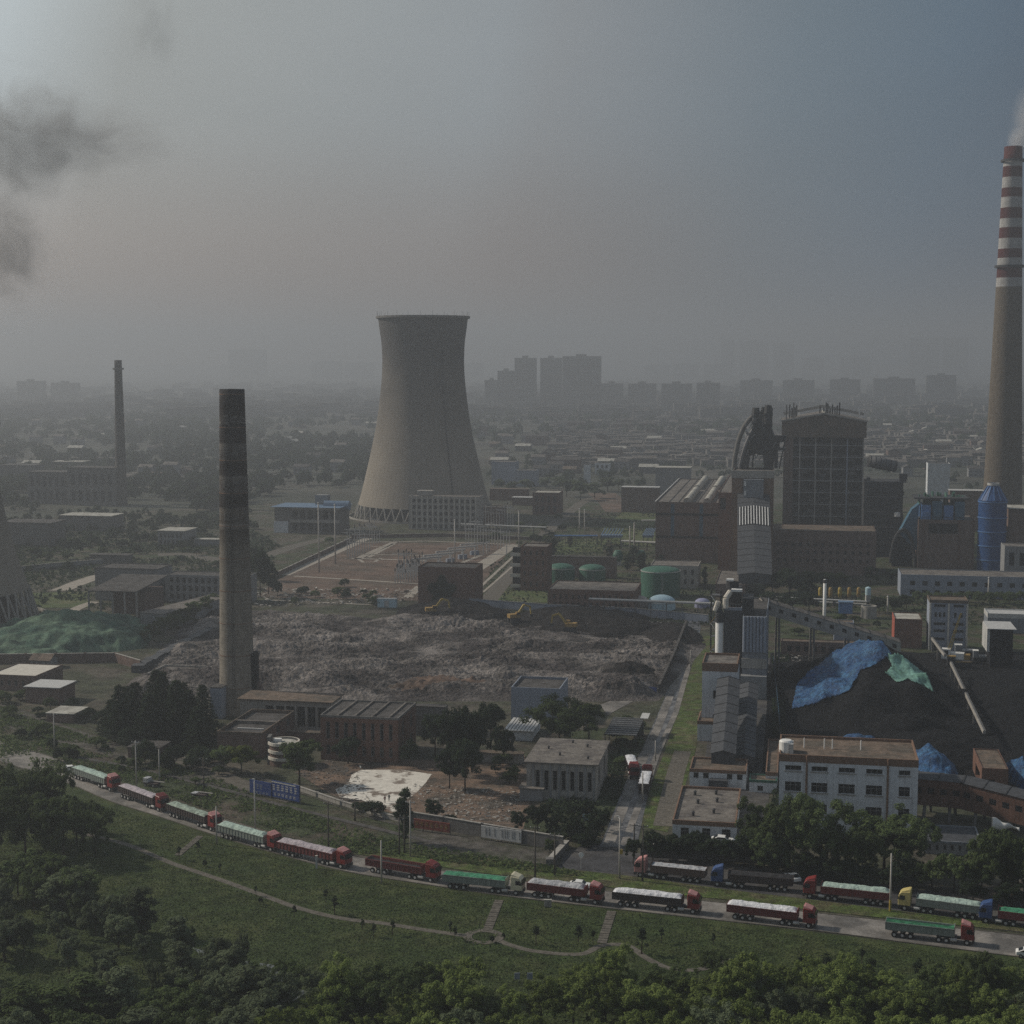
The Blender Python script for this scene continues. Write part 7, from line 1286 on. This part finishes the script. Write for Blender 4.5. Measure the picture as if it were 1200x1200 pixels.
chunks('debris', [(345, 905), (385, 892), (420, 905), (440, 955), (400, 940)], 900, .2, .8, 'roof', 0); chunks('debris', [(484, 920), (610, 925), (610, 965), (500, 958)], 1500, .2, .8, 'concrete', 0)
chunks('debris', [(300, 690), (490, 690), (490, 705), (300, 712)], 900, .6, 2.2, 'concrete', 0); chunks('debris', [(905, 768), (1040, 768), (960, 790), (915, 800)], 600, .5, 1.6, 'concrete', 0)
# ---------------- smoke, steam, haze ----------------
def vol(name, loc, scale, dens, col, absr, label=None, noise_s=1.6, thr=(.5, .72), shear=(0, 0, 0), seed=0, kind='stuff', wisp=1.0, aniso=.3):
    mb = MB(); import bmesh
    me = bpy.data.meshes.new(name); bm = bmesh.new(); bmesh.ops.create_icosphere(bm, subdivisions=3, radius=1); bm.to_mesh(me); bm.free()
    o = link(name, me); o.location = loc; o.scale = scale; tag(o, label, None, kind=kind)
    m = bpy.data.materials.new(name); m.use_nodes = True; t = m.node_tree; n, l = t.nodes, t.links; n.clear(); out = n.new('ShaderNodeOutputMaterial'); pv = n.new('ShaderNodeVolumePrincipled'); l.new(pv.outputs[0], out.inputs['Volume'])
    pv.inputs['Color'].default_value = (*col, 1); pv.inputs['Anisotropy'].default_value = aniso
    tcn = n.new('ShaderNodeTexCoord'); ln = n.new('ShaderNodeVectorMath'); ln.operation = 'LENGTH'; l.new(tcn.outputs['Object'], ln.inputs[0]); fall = n.new('ShaderNodeMapRange'); fall.inputs['From Min'].default_value = .25; fall.inputs['From Max'].default_value = .97; fall.inputs['To Min'].default_value = 1; fall.inputs['To Max'].default_value = 0; l.new(ln.outputs['Value'], fall.inputs['Value'])
    g_ = n.new('ShaderNodeNewGeometry'); mp = n.new('ShaderNodeMapping'); mp.inputs['Location'].default_value = (seed * 13.7, seed * 5, seed); l.new(tcn.outputs['Object'], mp.inputs[0]); ns = n.new('ShaderNodeTexNoise'); ns.inputs['Scale'].default_value = noise_s; ns.inputs['Detail'].default_value = 8; ns.inputs['Roughness'].default_value = .66; ns.inputs['Distortion'].default_value = .9 * wisp; l.new(mp.outputs[0], ns.inputs['Vector'])
    ad = n.new('ShaderNodeMath'); ad.operation = 'MULTIPLY_ADD'; ad.inputs[1].default_value = .24; l.new(fall.outputs[0], ad.inputs[0]); l.new(ns.outputs[0], ad.inputs[2])
    mr = n.new('ShaderNodeMapRange'); mr.inputs['From Min'].default_value = thr[0]; mr.inputs['From Max'].default_value = thr[1]; mr.inputs['To Max'].default_value = dens; l.new(ad.outputs[0], mr.inputs['Value'])
    ml = n.new('ShaderNodeMath'); ml.operation = 'MULTIPLY'; l.new(mr.outputs[0], ml.inputs[0]); l.new(fall.outputs[0], ml.inputs[1]); l.new(ml.outputs[0], pv.inputs['Density']); me.materials.append(m); return o
def at(px, py, dist):
    d = FW + Vector((1, 0, 0)) * ((px - 600) / FP) + UP * ((600 - py) / FP); return CP + d * dist
s_ = 700 / FP
vol('smoke', at(20, 165, 700), (150 * s_, 40, 120 * s_), .07, (.40, .41, .42), 1, thr=(.59, .82), seed=1, noise_s=2.6); vol('smoke', at(-5, 285, 700), (100 * s_, 35, 110 * s_), .06, (.40, .40, .41), 1, thr=(.59, .82), seed=5, noise_s=2.6)
vol('smoke', at(120, 165, 700), (130 * s_, 30, 60 * s_), .04, (.40, .40, .41), 1, thr=(.59, .82), seed=3, noise_s=2.6); vol('smoke', at(182, 35, 700), (45 * s_, 30, 70 * s_), .016, (.15, .15, .15), 1, thr=(.6, .9), seed=4)
sl_, sh_, sr_ = STRIPED; vol('steam', sl_ + Vector((9, 0, sh_ + 14)), (13, 12, 26), .09, (.95, .95, .97), 0, thr=(.42, .7), seed=6, noise_s=1.2, aniso=.5); vol('steam', sl_ + Vector((2, 0, sh_ + 3)), (7, 7, 10), .16, (.95, .95, .97), 0, thr=(.35, .6), seed=8, noise_s=1.2, aniso=.5)
hz = MB(); hz.box(-9000, 9000, -60, 12000, -1.2, 330); ho = hz.build('haze', None) if False else link('haze', hz.mesh('haze')); tag(ho, kind='stuff')
hm = bpy.data.materials.new('haze'); hm.use_nodes = True; n, l = hm.node_tree.nodes, hm.node_tree.links; n.clear(); out = n.new('ShaderNodeOutputMaterial'); pv = n.new('ShaderNodeVolumePrincipled'); l.new(pv.outputs[0], out.inputs['Volume'])
pv.inputs['Color'].default_value = (.54, .575, .625, 1); pv.inputs['Density'].default_value = HAZE_D; pv.inputs['Anisotropy'].default_value = .42; ho.data.materials.append(hm)
